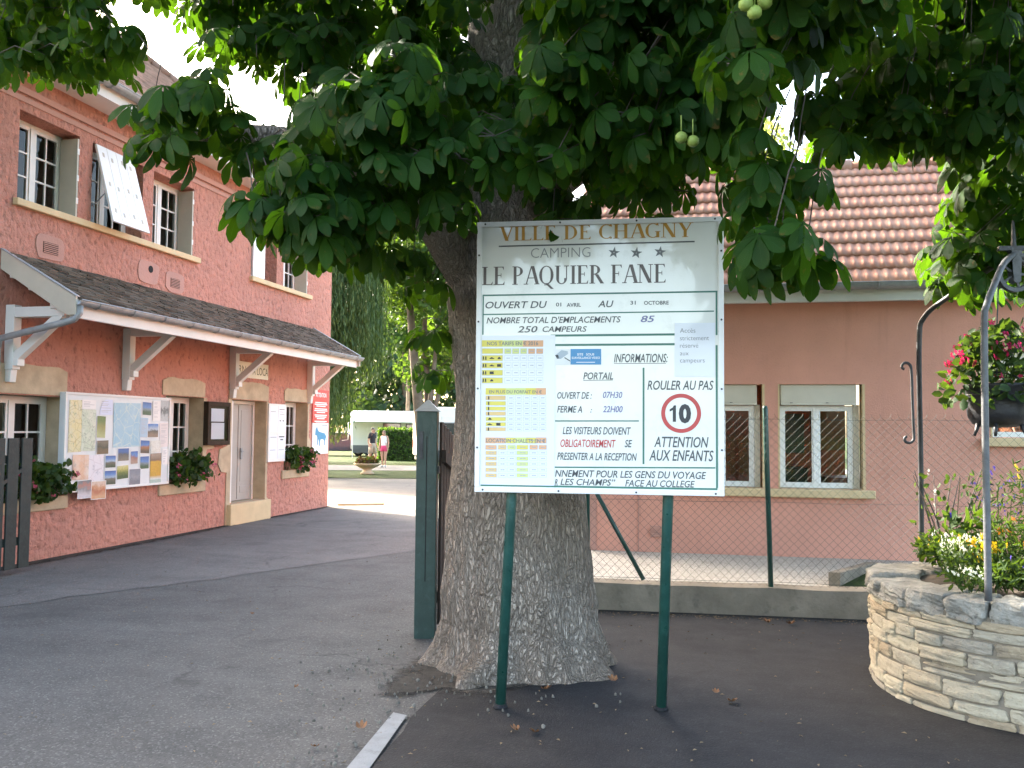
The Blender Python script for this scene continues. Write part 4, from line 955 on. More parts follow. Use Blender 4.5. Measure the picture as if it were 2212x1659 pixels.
mb = MB(); c0 = Vector((.82, AE + 2.70 * cos(AP), AZ + 2.70 * sin(AP) + .02)); mb.tube([c0, c0 + Vector((0, -.12, .08))], .055, 14); part('roof_vent', mb, M['iron'], o_)
mb = MB(); c1 = Vector((.60, AE + .62 * cos(AP), AZ + .62 * sin(AP) + .04)); mb.box(c1.x - .05, c1.y - .06, c1.z - .02, c1.x + .06, c1.y + .03, c1.z + .02); part('roof_hook', mb, M['iron'], o_)
mb = MB(); mb.box(-2.03, -.20, 3.20, 7.7, -.002, 3.215); mb.box(-2.03, -.222, 3.18, 7.7, -.2005, 3.345); part('fascia', mb, M['white'], ANX, bevel=.004)
gutter(ANX, (-2.05, -.305, 3.375), (7.7, -.305, 3.375), .075)

# ------------------------------------------------------------------ low wall, gravel, wire fence (common frame)
FA = radians(4.5); FO = (.15, 8.5, 0)
mb = MB(); n = 40
xs = np.linspace(-1.75, 7.0, n)
for i in range(n - 1):
    a, b = xs[i], xs[i + 1]; f = lambda x: .25 + .012 * noise.noise((x * 2, 1, 0)); g_ = lambda x: .012 * noise.noise((x * 3, 5, 0))
    mb.quad((a, g_(a), -.05), (b, g_(b), -.05), (b, g_(b) + .012, f(b)), (a, g_(a) + .012, f(a))); mb.quad((a, g_(a) + .012, f(a)), (b, g_(b) + .012, f(b)), (b, .24, f(b) + .005), (a, .24, f(a) + .005)); mb.quad((a, .24, f(a)), (b, .24, f(b)), (b, .24, -.05), (a, .24, -.05))
mb.quad((-1.75, 0, -.05), (-1.75, .012, .25), (-1.75, .24, .25), (-1.75, .24, -.05))
lw = solo('low_wall', mb, M['concrete'], 'long low concrete kerb wall under the wire fence', 'wall'); lw.location = FO; lw.rotation_euler = (0, 0, FA)
mb = MB(); mb.quad((-1.66, 8.62, .20), (7.0, 9.3, .20), (7.2, 11.6, .20), (-1.66, 11.3, .20)); solo('gravel_bed', mb, M['gravel'], kind='structure')
fence = thing('wire_fence', 'diamond mesh wire fence on green posts above the low wall', 'fence', FO, FA)
mb = MB(); st = .0765; hh = .0765; z0, z1 = .27, 1.80; nz = int((z1 - z0) / (hh / 2)); r = .0014
k = 0; x = -1.35
V, F = [], []
def wseg(p, q, r=r):
    p, q = np.array(p), np.array(q); d = q - p; d = d / np.linalg.norm(d); a = np.cross(d, [0, 1, 0]); b_ = np.cross(a, d); n = len(V)
    for e in (p, q):
        for t in (0, 2.094, 4.189): V.append(e + (a * cos(t) + b_ * sin(t)) * r)
    for i in range(3): F.append((n + i, n + (i + 1) % 3, n + 3 + (i + 1) % 3, n + 3 + i))
while x < 6.5:
    for j in range(nz):
        za, zb = z0 + j * hh / 2, z0 + (j + 1) * hh / 2; s0, s1 = (0, st / 2) if (j % 2 == 0) else (st / 2, 0)
        wob = .004 * noise.noise((x, za * 2, 0)); wseg((x + s0 + wob, .05 + .002 * (k % 2), za), (x + s1 + wob, .05 + .002 * (k % 2), zb))
    wseg((x + (st / 2 if nz % 2 else 0), .05, z1 - .002), (x + (st / 2 if nz % 2 else 0) + random.choice((-.012, .012)), .052, z1 + .028))
    for j in range(nz):
        za, zb = z0 + j * hh / 2, z0 + (j + 1) * hh / 2; s0, s1 = (st, st / 2) if (j % 2 == 0) else (st / 2, st)
        wseg((x + s0, .053, za), (x + s1, .053, zb))
    x += st; k += 1
lpart('mesh', (np.array(V), np.array(F)), M['wire'], fence, off=False)
for z in (.30, 1.02, 1.775):
    mb = MB(); mb.tube([(x_, .056, z + .004 * sin(x_ * 5)) for x_ in np.linspace(-1.35, 6.5, 30)], .0016, 4); part('tension_wire', mb, M['wire'], fence)
for x_, tp in ((.275, 1.90), (3.1, 1.9), (-1.39, 1.9)):
    mb = MB(); lean = .03 if x_ == .275 else 0; mb.tube([(x_ + .015, .085, .1), (x_ - lean, .085, tp - .02), (x_ - lean - .001, .085, tp)], [.024, .024, .017], 12); part('post', mb, M['green_post'], fence, smooth=True)
mb = MB(); mb.tube([(-1.39, .10, 1.24), (-.86, .10, .28)], .021, 10); part('brace', mb, M['green_post'], fence, smooth=True)
# ------------------------------------------------------------------ round stone planter with the iron well frame
WC = (2.02, 6.53); WR = 1.05; WH = .70
well = thing('stone_planter', 'round dry stone planter wall with grey cap stones at the right', 'stone planter', (WC[0], WC[1], 0))
def stonemat():
    b = N('yellow_limestone'); co = b.coord(); n1 = b.noise(co, 6, 7, .7); n2 = b.noise(co, 28, 6, .75); f = b.noise(co, 120, 3)
    c = b.ramp(b.island(), [(0, (.36, .29, .20)), (.3, (.48, .41, .30)), (.55, (.41, .37, .29)), (.8, (.52, .46, .34)), (1, (.34, .31, .26))])
    c = b.mix(c, (.18, .16, .135), b.ramp(n1, [(.52, 0.), (.72, .65)])); c = b.mix(c, (.56, .48, .34), b.ramp(n2, [(.55, 0.), (.75, .6)])); c = b.mix(c, (.10, .085, .065), b.ramp(n2, [(.28, .7), (.40, 0.)]))
    h = b.math('ADD', n2, b.math('MULTIPLY', f, .3)); return b.done(b.pbsdf(c, .92, b.bump(h, .9, .018), spec=.15))
def capmat():
    b = N('grey_limestone'); co = b.coord(); n1 = b.noise(co, 7, 7, .7); n2 = b.noise(co, 32, 6, .75); v = b.voro(co, 26)
    c = b.ramp(n1, [(.3, (.19, .18, .16)), (.55, (.33, .315, .28)), (.75, (.46, .44, .39))])
    c = b.mix(c, (.09, .085, .075), b.ramp(n2, [(.3, .8), (.46, 0.)])); c = b.mix(c, (.52, .51, .47), b.ramp(b.noise(co, 17, 6, .7), [(.62, 0.), (.72, .75)]))
    return b.done(b.pbsdf(c, .92, b.bump(b.math('ADD', n2, b.math('MULTIPLY', v, .4)), .95, .022), spec=.15))
M['lime'] = stonemat(); M['limecap'] = capmat(); M['mortar'] = paint('mortar', (.20, .175, .14), .95, .25, 9, .6, 50, spec=.1)
def rock(mb, a0, a1, r0, r1, z0, z1, seed, q=5.0, k=5, amp=.10):
    """one rounded irregular stone filling an angular cell of the ring"""
    vs = {}; out = []; fs = []
    def vid(i, j, l):
        key = (i, j, l)
        if key not in vs:
            p = Vector((2 * i / k - 1, 2 * j / k - 1, 2 * l / k - 1)); mx = max(abs(c) for c in p); L = (sum(abs(c) ** q for c in p)) ** (1 / q)
            p = p * (1 / max(L, 1e-6))
            wv = noise.noise(Vector((p.x * 1.3 + seed, p.y * 1.3, p.z * 1.3))) * amp * 1.6 + noise.noise(Vector((p.x * 3.5 + seed, p.y * 3.5, p.z * 3.5 + 7))) * amp * .6
            wv += noise.noise(Vector((p.x * 8 + seed, p.y * 8, p.z * 8 + 3))) * amp * .45
            p = p * (1 + wv)
            a = (a0 + a1) / 2 + p.x * (a1 - a0) / 2; r = (r0 + r1) / 2 + p.y * (r1 - r0) / 2; z = (z0 + z1) / 2 + p.z * (z1 - z0) / 2
            vs[key] = len(out); out.append((WC[0] + r * cos(a), WC[1] + r * sin(a), z))
        return vs[key]
    for i in range(k):
        for j in range(k):
            for s in (0, k):
                t = [(i, j, s), (i + 1, j, s), (i + 1, j + 1, s), (i, j + 1, s)]; fs.append(tuple(vid(*x) for x in (t if s else t[::-1])))
                t = [(s, i, j), (s, i + 1, j), (s, i + 1, j + 1), (s, i, j + 1)]; fs.append(tuple(vid(*x) for x in (t if s else t[::-1])))
                t = [(i, s, j), (i + 1, s, j), (i + 1, s, j + 1), (i, s, j + 1)]; fs.append(tuple(vid(*x) for x in (t[::-1] if s else t)))
    mb.add(out, fs)
mb = MB(); z = -.02; row = 0
hs = [.07, .08, .095, .085, .09, .075, .06, .055]
for h in hs:
    a = radians(20) + random.random() * .2; end = a + 2 * pi
    while a < end - .03:
        w = random.uniform(.11, .36) * (1 if h > .07 else 1.15); a1 = min(a + w, end)
        if end - a1 < .08: a1 = end
        dz = random.uniform(-.008, .008); g = .0035
        if random.random() < .18 and h > .08 and a1 - a > .14:
            rock(mb, a + g, a1 - g, WR - .16, WR + random.uniform(-.012, .012), z + .003 + dz, z + h * .5 - .003, random.random() * 99); rock(mb, a + g, a1 - g, WR - .16, WR + random.uniform(-.012, .012), z + h * .5 + .002, z + h + dz, random.random() * 99)
        else: rock(mb, a + g, a1 - g, WR - .16, WR + random.uniform(-.012, .012), z + .003 + dz, z + h - .003 + dz, random.random() * 99, q=random.uniform(9, 20), k=7, amp=.06)
        a = a1
    z += h
ZC = z
part('stone_wall', mb, M['lime'], well)
mb = MB(); mb.lathe([(WR - .016, -.03), (WR - .016, ZC + .03), (WR - .3, ZC + .03), (WR - .3, .3)], (WC[0], WC[1], 0), 64); part('mortar', mb, M['mortar'], well)
a = radians(33); end = a + 2 * pi
while a < end - .04:
    w = random.uniform(.20, .40); a1 = min(a + w, end)
    if end - a1 < .12: a1 = end
    mb = MB(); rock(mb, a + .004, a1 - .004, WR - .30 - random.uniform(0, .05), WR + random.uniform(-.01, .03), ZC - random.uniform(.0, .03), ZC + .115 + random.uniform(-.02, .02), random.random() * 99, q=10, k=10, amp=.085); a = a1; part('cap_stone', mb, M['limecap'], well)
mb = MB(); n = 40; R_ = WR - .22; pts = [(WC[0], WC[1], .70)] + [(WC[0] + R_ * k_ * cos(2 * pi * i / n), WC[1] + R_ * k_ * sin(2 * pi * i / n), .70 - .05 * k_ + .02 * noise.noise((i, k_ * 3, 0))) for k_ in (.5, 1) for i in range(n)]
mb.add(pts, [(0, 1 + i, 1 + (i + 1) % n) for i in range(n)] + [(1 + i, 1 + n + i, 1 + n + (i + 1) % n, 1 + (i + 1) % n) for i in range(n)]); part('soil', mb, M['soil'], well, fix=True)
# wedge of a stone border behind the planter
mb = MB(); mb.prism([(0, .17), (1.55, .17), (1.55, .26), (0, .34)], (.98, 9.1, 0), Vector((.36, .93, 0)), (0, 0, 1), (.10, -.03, 0)); solo('border_stone', mb, M['concrete'], 'pale slab edging on the gravel behind the stone planter', 'edging stone', fix=True)
mb = MB(); mb.add([(1.08, 9.1, .215), (2.9, 8.9, .215), (3.0, 10.6, .215), (1.66, 10.52, .215)], [(0, 1, 2, 3)]); solo('lawn_patch', mb, M['grass'], kind='structure')

fr = thing('well_frame', 'grey wrought iron well frame standing on the stone planter', 'iron frame', (WC[0], WC[1], .7))
AX_ = (1.86, 6.43, 2.83)
def smooth_path(P, n=6):
    P = [Vector(p) for p in P]; out = []
    for i in range(len(P) - 1):
        a, b, c, d = P[max(0, i - 1)], P[i], P[i + 1], P[min(len(P) - 1, i + 2)]
        for j in range(n):
            t = j / n; out.append(.5 * ((2 * b) + (c - a) * t + (2 * a - 5 * b + 4 * c - d) * t * t + (3 * b - a - 3 * c + d) * t ** 3))
    return out + [P[-1]]
mb = MB(); mb.tube(smooth_path([(1.455, 5.60, .72), (1.46, 5.62, 1.6), (1.475, 5.66, 2.28), (1.50, 5.70, 2.40), (1.60, 5.90, 2.56), (1.72, 6.15, 2.72), AX_]), .0195, 10); part('post', mb, M['iron_grey'], fr, smooth=True)
mb = MB(); mb.tube(smooth_path([(1.455, 7.35, .70), (1.44, 7.25, 1.4), (1.40, 7.05, 2.30), (1.43, 7.0, 2.50), (1.56, 6.85, 2.62), (1.72, 6.6, 2.74), AX_]), .019, 10); part('post', mb, M['iron'], fr, smooth=True)
mb = MB(); mb.tube(smooth_path([(2.55, 6.50, .72), (2.55, 6.5, 1.6), (2.53, 6.49, 2.3), (2.48, 6.48, 2.45), (2.25, 6.46, 2.7), AX_]), .02, 10); part('post', mb, M['iron_grey'], fr, smooth=True)
mb = MB(); mb.bar((1.76, 6.40, 2.865), (2.5, 6.55, 2.875), .03, .03); mb.tube([AX_, (1.86, 6.43, 3.05)], [.02, .008], 8); part('crossbar', mb, M['iron'], fr)
def spiral(c, r0, r1, a0, a1, n=16): return [Vector(c) + Vector(((r0 + (r1 - r0) * i / n) * cos(a0 + (a1 - a0) * i / n), 0, (r0 + (r1 - r0) * i / n) * sin(a0 + (a1 - a0) * i / n))) for i in range(n + 1)]
PX0 = 1.375; PY0 = 7.06
pth = spiral((PX0 - .075, PY0, 2.155), .015, .042, radians(-60), radians(-340) + 2 * 0, 14)
top = [Vector(p) for p in spiral((PX0 - .07, PY0, 2.14), .014, .04, radians(250), radians(0), 12)]
bot = [Vector(p) for p in spiral((PX0 - .058, PY0, 1.62), .014, .042, radians(110), radians(360), 12)]
mb = MB(); mb.tube(top + [(PX0 - .026, PY0, 2.08), (PX0 - .024, PY0, 1.9), (PX0 - .018, PY0, 1.68)] + bot[::-1], .0105, 8); part('scroll', mb, M['iron'], fr, smooth=True)
mb = MB(); pc = Vector((1.865, 6.44, 2.70)); Nx = Vector((.26, -.96, 0)).normalized(); Ux = Vector((0, 0, 1)).cross(Nx)
def ringpts(r, o): return [pc + Ux * (r * cos(2 * pi * i / 32)) + Vector((0, 0, r * sin(2 * pi * i / 32))) + Nx * o for i in range(32)]
prof = [(.118, -.02), (.098, -.006), (.098, .006), (.118, .02), (.092, .018), (.086, .0), (.092, -.018)]
rows_ = [ringpts(r, o) for r, o in prof]
for i in range(len(rows_)):
    A, B = rows_[i], rows_[(i + 1) % len(rows_)]; b0 = len(mb.v); mb.v += [tuple(p) for p in A + B]
    for j in range(32): mb.f.append((b0 + j, b0 + (j + 1) % 32, b0 + 32 + (j + 1) % 32, b0 + 32 + j)); mb.m.append(0)
mb.tube([pc - Nx * .03, pc + Nx * .03], .022, 12)
for j in range(5):
    a_ = 2 * pi * j / 5; mb.bar(pc + (Ux * cos(a_) + Vector((0, 0, sin(a_)))) * .018, pc + (Ux * cos(a_) + Vector((0, 0, sin(a_)))) * .09, .016, .012, Nx)
wheel = part('pulley', mb, M['iron_grey'], fr, fix=True)
mb = MB()
for s in (-.032, .026): mb.prism([(-.035, .17), (.035, .17), (.024, -.05), (0, -.065), (-.024, -.05)], pc + Nx * s, Ux, (0, 0, 1), Nx * .006)
part('pulley_bracket', mb, M['iron_grey'], wheel, fix=True)
PC = (1.752, 6.455)
mb = MB(); mb.tube([(PC[0], PC[1], 2.04), (PC[0] + .001, 6.45, 2.3), tuple(pc - Ux * .104)], .005, 6); part('rope', mb, M['iron'], wheel)

pot = thing('hanging_cauldron', 'black three legged iron cauldron hanging from the pulley', 'cauldron', (PC[0], PC[1], 1.66))
mb = MB(); mb.lathe([(.02, 1.698), (.10, 1.702), (.150, 1.722), (.176, 1.765), (.181, 1.80), (.184, 1.88), (.188, 1.95), (.197, 1.968), (.197, 1.982), (.182, 1.982), (.176, 1.94), (.16, 1.93), (.02, 1.93)], (PC[0], PC[1], 0), 36)
mb.lathe([(.185, 1.90), (.190, 1.904), (.190, 1.912), (.185, 1.916)], (PC[0], PC[1], 0), 36); part('bowl', mb, M['castiron'], pot, smooth=True)
for t_a in (200, 250, 335):
    a = radians(t_a); mb = MB(); mb.tube([(PC[0] + .135 * cos(a), PC[1] + .135 * sin(a), 1.735), (PC[0] + .15 * cos(a), PC[1] + .15 * sin(a), 1.68), (PC[0] + .165 * cos(a), PC[1] + .165 * sin(a), 1.645)], [.017, .012, .009], 8); part('leg', mb, M['castiron'], pot, smooth=True)
mb = MB(); mb.tube([(PC[0] + .188 * cos(t) * Ux.x, PC[1] + .188 * cos(t) * Ux.y, 1.96 + .10 * sin(t)) for t in np.linspace(0, pi, 14)], .006, 6); part('handle', mb, M['castiron'], pot)

def palm_leaf(nl=7, L=.18, W=.078, droop=.9):
    """palmate leaf template: vertices, quads, uv (leaflets obovate, folded on the midrib)"""
    V, F, U = [], [], []
    ang = {7: [-118, -76, -38, 0, 38, 76, 118], 5: [-88, -42, 0, 42, 88], 6: [-100, -58, -18, 20, 60, 102]}[nl]
    st = [(0.0, .05), (.22, .22), (.45, .62), (.68, .98), (.84, .86), (.95, .42), (1.0, .05)]
    for a in ang:
        k = (1 - .5 * (abs(a) / 118) ** 1.5); l = L * k; w = W * (.55 + .45 * k); d = np.array([cos(radians(a)), sin(radians(a)), 0]); s = np.array([-d[1], d[0], 0]); b = len(V)
        for t, ww in st:
            c = d * (l * t) + np.array([0, 0, -droop * l * t * t * .55 - .004]); 
            for e, uu in ((-1, -1), (0, 0), (1, 1)):
                V.append(c + s * (e * ww * w / 2) + np.array([0, 0, .22 * abs(e) * ww * w / 2 - (.10 * ww * w if e else 0) * t])); U.append((uu, t))
        for i in range(len(st) - 1):
            for j in range(2): F.append((b + i * 3 + j, b + i * 3 + j + 1, b + i * 3 + j + 4, b + i * 3 + j + 3))
    return np.array(V), np.array(F), np.array(U)
LEAF = [palm_leaf(7), palm_leaf(5, .17, .08), palm_leaf(7, .185, .08, 1.3), palm_leaf(6, .17, .078, .6)]
def leaves_mesh(items):
    """items: (pos, azimuth, tilt, roll, scale) -> joined arrays"""
    VS, FS, US = [], [], []; off = 0
    for i, (p, az, ti, ro, sc) in enumerate(items):
        V, F, U = LEAF[i % 4]
        f = np.array([cos(az) * cos(ti), sin(az) * cos(ti), -sin(ti)]); r = np.array([-sin(az), cos(az), 0.]); n = np.cross(f, r)
        r2 = r * cos(ro) + n * sin(ro); n2 = n * cos(ro) - r * sin(ro)
        VS.append((V * sc) @ np.array([f, r2, n2]) + np.array(p)); FS.append(F + off); US.append(U); off += len(V)
    return np.concatenate(VS), np.concatenate(FS), np.concatenate(US)

# busy lizzie with red flowers in the cauldron
imp = thing('busy_lizzie', 'bushy plant with crimson red flowers growing in the hanging cauldron', 'plant', (PC[0], PC[1], 1.95))
def simp():
    a = RNG.random() * 6.3; h = RNG.random(); r = (.20 + .10 * sin(h * pi)) * sqrt(RNG.random()) * (1 - .35 * h * h) + (.06 if h < .3 else 0); return np.array([PC[0] + r * cos(a) * 1.15, PC[1] + r * sin(a), 1.95 + .40 * h - (.10 * (r > .2))])
lpart('foliage', leafcloud(420, simp, .085, .6, .3, .25), M['foliage_dark'], imp)
mb = MB()
for i in range(14):
    a = RNG.random() * 6.3; mb.tube([(PC[0] + .05 * cos(a), PC[1] + .05 * sin(a), 1.93), (PC[0] + .12 * cos(a), PC[1] + .12 * sin(a), 2.12), (PC[0] + .2 * cos(a), PC[1] + .2 * sin(a), 2.24 + .1 * RNG.random())], .004, 5)
part('stems', mb, M['greenery'], imp)
fl = []
for _ in range(30):
    a = RNG.uniform(2.6, 6.4); h = RNG.random(); r = .25 - .08 * h; fl.append((PC[0] + r * cos(a) * 1.2, PC[1] + r * sin(a), 1.99 + .37 * h))
lpart('flowers', blossoms(fl, .024, 3), M['redflower'], imp)

# plants of the round bed, each clump a thing
def bedplant(name, label, c, r, h, n, leaf, fl, fm, fs=.016, per=2, tall=False, group='flower clumps in the round stone planter', asp=.35):
    g = thing(name, label, 'plant', (c[0], c[1], .75), group=group)
    def s_():
        a = RNG.random() * 6.3; rr = r * sqrt(RNG.random()); hh = RNG.random() ** (1.4 if not tall else .8); return np.array([c[0] + rr * cos(a) * (.6 + .4 * hh), c[1] + rr * sin(a) * (.6 + .4 * hh), .76 + hh * h])
    lpart('foliage', leafcloud(n, s_, leaf, asp, .4), M['greenery'], g)
    mb = MB()
    for _ in range(max(4, n // 30)):
        p = s_(); mb.tube([(c[0] + (p[0] - c[0]) * .3, c[1] + (p[1] - c[1]) * .3, .72), tuple(p)], .003, 4)
    part('stems', mb, M['greenery'], g)
    if fl: lpart('flowers', blossoms([s_() * np.array([1, 1, 0]) + np.array([0, 0, .78 + h * RNG.uniform(.55, 1.05)]) for _ in range(fl)], fs, per), fm, g)
    return g
bedplant('yellow_pansy', 'small yellow flowers at the left edge of the round bed', (1.50, 7.10), .17, .14, 220, .06, 7, M['yellowflower'], .022, 1)
bedplant('white_alyssum', 'white flower clump left of the front iron post', (1.47, 6.25), .19, .22, 330, .045, 52, M['whiteflower'], .011, 3)
bedplant('yellow_marigold', 'bright yellow flower clump just behind the front iron post', (1.58, 6.15), .12, .22, 200, .05, 17, M['yellowflower'], .026, 2)
bedplant('white_alyssum', 'low white flowers spilling towards the cap stones in front', (1.42, 5.85), .15, .08, 150, .04, 26, M['whiteflower'], .010, 2)
bedplant('violet_pansy', 'deep violet pansies at the right edge of the photo', (1.86, 5.95), .17, .18, 260, .06, 15, M['violetflower'], .026, 2)
bedplant('feathery_cosmos', 'feathery green clump with orange flowers on the right of the bed', (1.86, 6.35), .24, .36, 620, .055, 13, M['orangeflower'], .03, 1, True, asp=.18)
bedplant('leafy_dahlia', 'broad leaved green plant in the middle of the round bed', (1.60, 6.62), .15, .36, 120, .085, 3, M['violetflower'], .024, 1, True, asp=.5)
bedplant('tall_cosmos', 'tall thin plant with yellow and orange heads right of the front post', (1.98, 6.2), .22, .72, 330, .055, 12, M['yellowflower'], .032, 1, True, asp=.2)
bedplant('lavender_clump', 'hazy violet flower spikes behind the front iron post', (1.86, 6.75), .26, .62, 420, .05, 34, M['violetflower'], .012, 2, True, asp=.2)
rb = bedplant('rose_bush', 'straggly rose bush with bare stems against the annexe wall', (1.63, 7.25), .34, .62, 110, .045, 4, M['whiteflower'], .018, 2, True, asp=.6)
mb = MB()
for i in range(9):
    a = RNG.random() * 6.3; mb.tube([(1.63 + .06 * cos(a), 7.25 + .06 * sin(a), .72), (1.63 + .13 * cos(a + .3), 7.25 + .13 * sin(a), 1.0), (1.63 + .26 * cos(a), 7.25 + .26 * sin(a), 1.25 + .15 * RNG.random())], [.008, .006, .003], 5)
part('branches', mb, M['brown_wood'], rb)
bedplant('grass_tuft', 'low green grass filling the back of the round bed', (1.75, 6.95), .40, .16, 500, .09, 0, None, asp=.12)
bedplant('grass_tuft', 'low green ground growth in front of the orange flowers', (1.72, 6.05), .30, .12, 420, .07, 0, None, asp=.2)

# ------------------------------------------------------------------ information sign
SG = thing('information_sign', 'large white campsite information sign on two green posts before the tree', 'sign', (-1.431, 5.195, 0), radians(4.97))
SW, SB, ST_ = 1.449, 1.287, 2.902
PS = lambda a, b, l: (a, -l, b)
mb = MB(); mb.box(.012, .0, SB + .012, SW - .012, .022, ST_ - .012); part('panel', mb, M['signwhite'], SG)
mb = MB()
for x0, z0, x1, z1 in ((0, SB, SW, SB + .030), (0, ST_ - .030, SW, ST_), (0, SB + .0302, .030, ST_ - .0302), (SW - .030, SB + .0302, SW, ST_ - .0302)): mb.box(x0, -.010, z0, x1, .03, z1)
part('frame', mb, M['frame_al'], SG, bevel=.003)
for x, z in [(x, z) for z in (SB + .014, ST_ - .014) for x in (.05, .5, .95, 1.4)] + [(x, z) for x in (.014, SW - .014) for z in (1.55, 1.9, 2.3, 2.7)]:
    mb = MB(); mb.prism([(.006 * cos(k * pi / 4), .006 * sin(k * pi / 4)) for k in range(8)], (x, -.0102, z), (1, 0, 0), (0, 0, 1), (0, -.003, 0)); part('screw', mb, M['iron'], SG, fix=True)
for (bx, by, tx) in ((-1.288, 5.295, .215), (-.357, 5.50, 1.135)):
    d = Vector((bx + 1.431, by - 5.195, 0)); d.rotate(Matrix.Rotation(-radians(4.97), 3, 'Z'))
    mb = MB(); mb.tube([(d.x, d.y, -.02), (tx, .064, 1.30), (tx + .02, .062, 2.8)], .031, 20); o = part('post', mb, M['green_post'], SG, smooth=True)
    mb = MB(); mb.lathe([(.045, .012), (.043, .02), (.032, .035)], (d.x, d.y, 0), 16); part('collar', mb, M['asphalt_new'], o)
INKS = flat('sign_grey', (.075, .08, .09), .4); INKO = flat('sign_orange', (.50, .25, .035), .4); INKL = flat('sign_light_grey', (.25, .255, .27), .4); INKB = flat('sign_blue_grey', (.15, .15, .33), .4); INKR = flat('sign_red_ink', (.50, .06, .06), .4); INKG = flat('sign_green', (.05, .17, .135), .4); INKBR = flat('sign_brown', (.13, .105, .105), .4)
TEXTS = [('VILLE DE CHAGNY','serif',0.1311,1.2776,2.7867,0.0853),('CAMPING','sans',0.3261,0.6798,2.6799,0.0588),('LE PAQUIER FANE','serif',0.0319,1.1187,2.5214,0.1097),('OUVERT DU','it',0.0538,0.4243,2.3806,0.0396),('01','b',0.4774,0.5092,2.3885,0.0213),('AVRIL','b',0.5409,0.6253,2.3854,0.0212),('AU','it',0.7251,0.8169,2.3808,0.0380),('31','b',0.9146,0.9456,2.3943,0.0210),('OCTOBRE','b',0.9932,1.1361,2.3928,0.0209),("NOMBRE TOTAL D'EMPLACEMENTS",'it',0.0612,0.8588,2.2905,0.0351),('85','itv',0.9747,1.0551,2.2907,0.0366),('250','it',0.2493,0.3689,2.2353,0.0362),('CAMPEURS','it',0.3987,0.6607,2.2370,0.0318),('INFORMATIONS:','it',0.8200,1.1309,2.0558,0.0480),('PORTAIL','it',0.6410,0.8161,1.9557,0.0398),('ROULER AU PAS','it',1.0133,1.3900,1.8960,0.0517),('OUVERT DE :','it',0.4882,0.6916,1.8421,0.0378),('07H30','itv',0.7562,0.8692,1.8471,0.0355),('FERME A','it',0.4887,0.6356,1.7607,0.0378),(':','it',0.6826,0.6941,1.7620,0.0272),('22H00','itv',0.7565,0.8714,1.7638,0.0354),('LES VISITEURS DOIVENT','it',0.5221,0.9191,1.6339,0.0417),('OBLIGATOIREMENT','itr',0.5088,0.8317,1.5585,0.0437),('SE','it',0.8832,0.9264,1.5611,0.0414),('PRESENTER A LA RECEPTION','it',0.4904,0.9533,1.4837,0.0415),('NNEMENT POUR LES GENS DU VOYAGE','it',0.4782,1.3475,1.3841,0.0392),('R','it',0.4774,0.4943,1.3340,0.0354),('LES CHAMPS\u201d','it',0.5102,0.8302,1.3372,0.0353),('FACE AU COLLEGE','it',0.8868,1.2832,1.3350,0.0369),('10','ten',1.1410,1.2626,1.7104,0.0948),('ATTENTION','it',1.0524,1.3610,1.5645,0.0585),('AUX ENFANTS','it',1.0239,1.3889,1.4865,0.0595)]
for t, f, x0, x1, b, c in TEXTS:
    if f == 'serif': V, F = serif2d(t, x0, x1, b, c); m = INKO if t[0] == 'V' else INKBR
    elif f == 'sans': V, F = text2d(t, x0, x1, b, c, 0, -.012); m = INKL
    elif f == 'b': V, F = text2d(t, x0, x1, b, c, 0, .02); m = INKS
    elif f == 'ten':
        V, F = text2d('0', x0 + .052, x1, b, c, 0, .05); m = flat('sign_black', (.03, .032, .04), .4); n_ = len(V)
        V = np.r_[V, np.array([(x0 + .018, b), (x0 + .036, b), (x0 + .036, b + c), (x0 + .024, b + c), (x0 + .018, b + c * .87), (x0, b + c * .76), (x0, b + c * .62), (x0 + .018, b + c * .71)])]; F = list(F) + [(n_, n_ + 1, n_ + 2, n_ + 3, n_ + 4, n_ + 7), (n_ + 4, n_ + 5, n_ + 6, n_ + 7)]
    else: V, F = text2d(t, x0, x1, b, c, .22, .012); m = {'it': INKS, 'itv': INKB, 'itr': INKR}[f]
    letters(SG, 'lettering', V, F, PS, m, .0016)
HL = [('dark',0.1314,2.7544,1.2846,2.7591,0.0083),('green',0.036,2.4593,1.4138,2.4647,0.0094),('green',0.036,2.3441,1.3933,2.3507,0.0073),('green',0.4467,2.2148,1.1698,2.2175,0.0125),('green',0.4470,2.1586,1.1697,2.1603,0.0125),('green',0.036,1.327,1.410,1.327,0.0114),('green',0.4762,1.7103,0.9652,1.7138,0.0073),('green',0.4762,1.4392,1.3988,1.4483,0.0083),('dark',0.8200,2.0478,1.1207,2.0493,0.0031),('dark',0.6410,1.9493,0.8140,1.9515,0.0031)]
mb = MB(); md = MB()
for c, x0, y0, x1, y1, w in HL: (mb if c == 'green' else md).add([(x0, -.0012, y0 - w / 2), (x1, -.0012, y1 - w / 2), (x1, -.0012, y1 + w / 2), (x0, -.0012, y0 + w / 2)], [(0, 1, 2, 3)])
for x, z1, z0, w in ((.040, 2.454, 2.2227, .0083), (1.4078, 2.460, 2.2118, .0094), (1.4078, 2.1539, 1.333, .0114), (.9915, 2.0235, 1.4641, .0104)): mb.add([(x - w / 2, -.0013, z0), (x + w / 2, -.0013, z0), (x + w / 2, -.0013, z1), (x - w / 2, -.0013, z1)], [(0, 1, 2, 3)])
part('green_rules', mb, INKG, SG); part('dark_rules', md, INKS, SG)
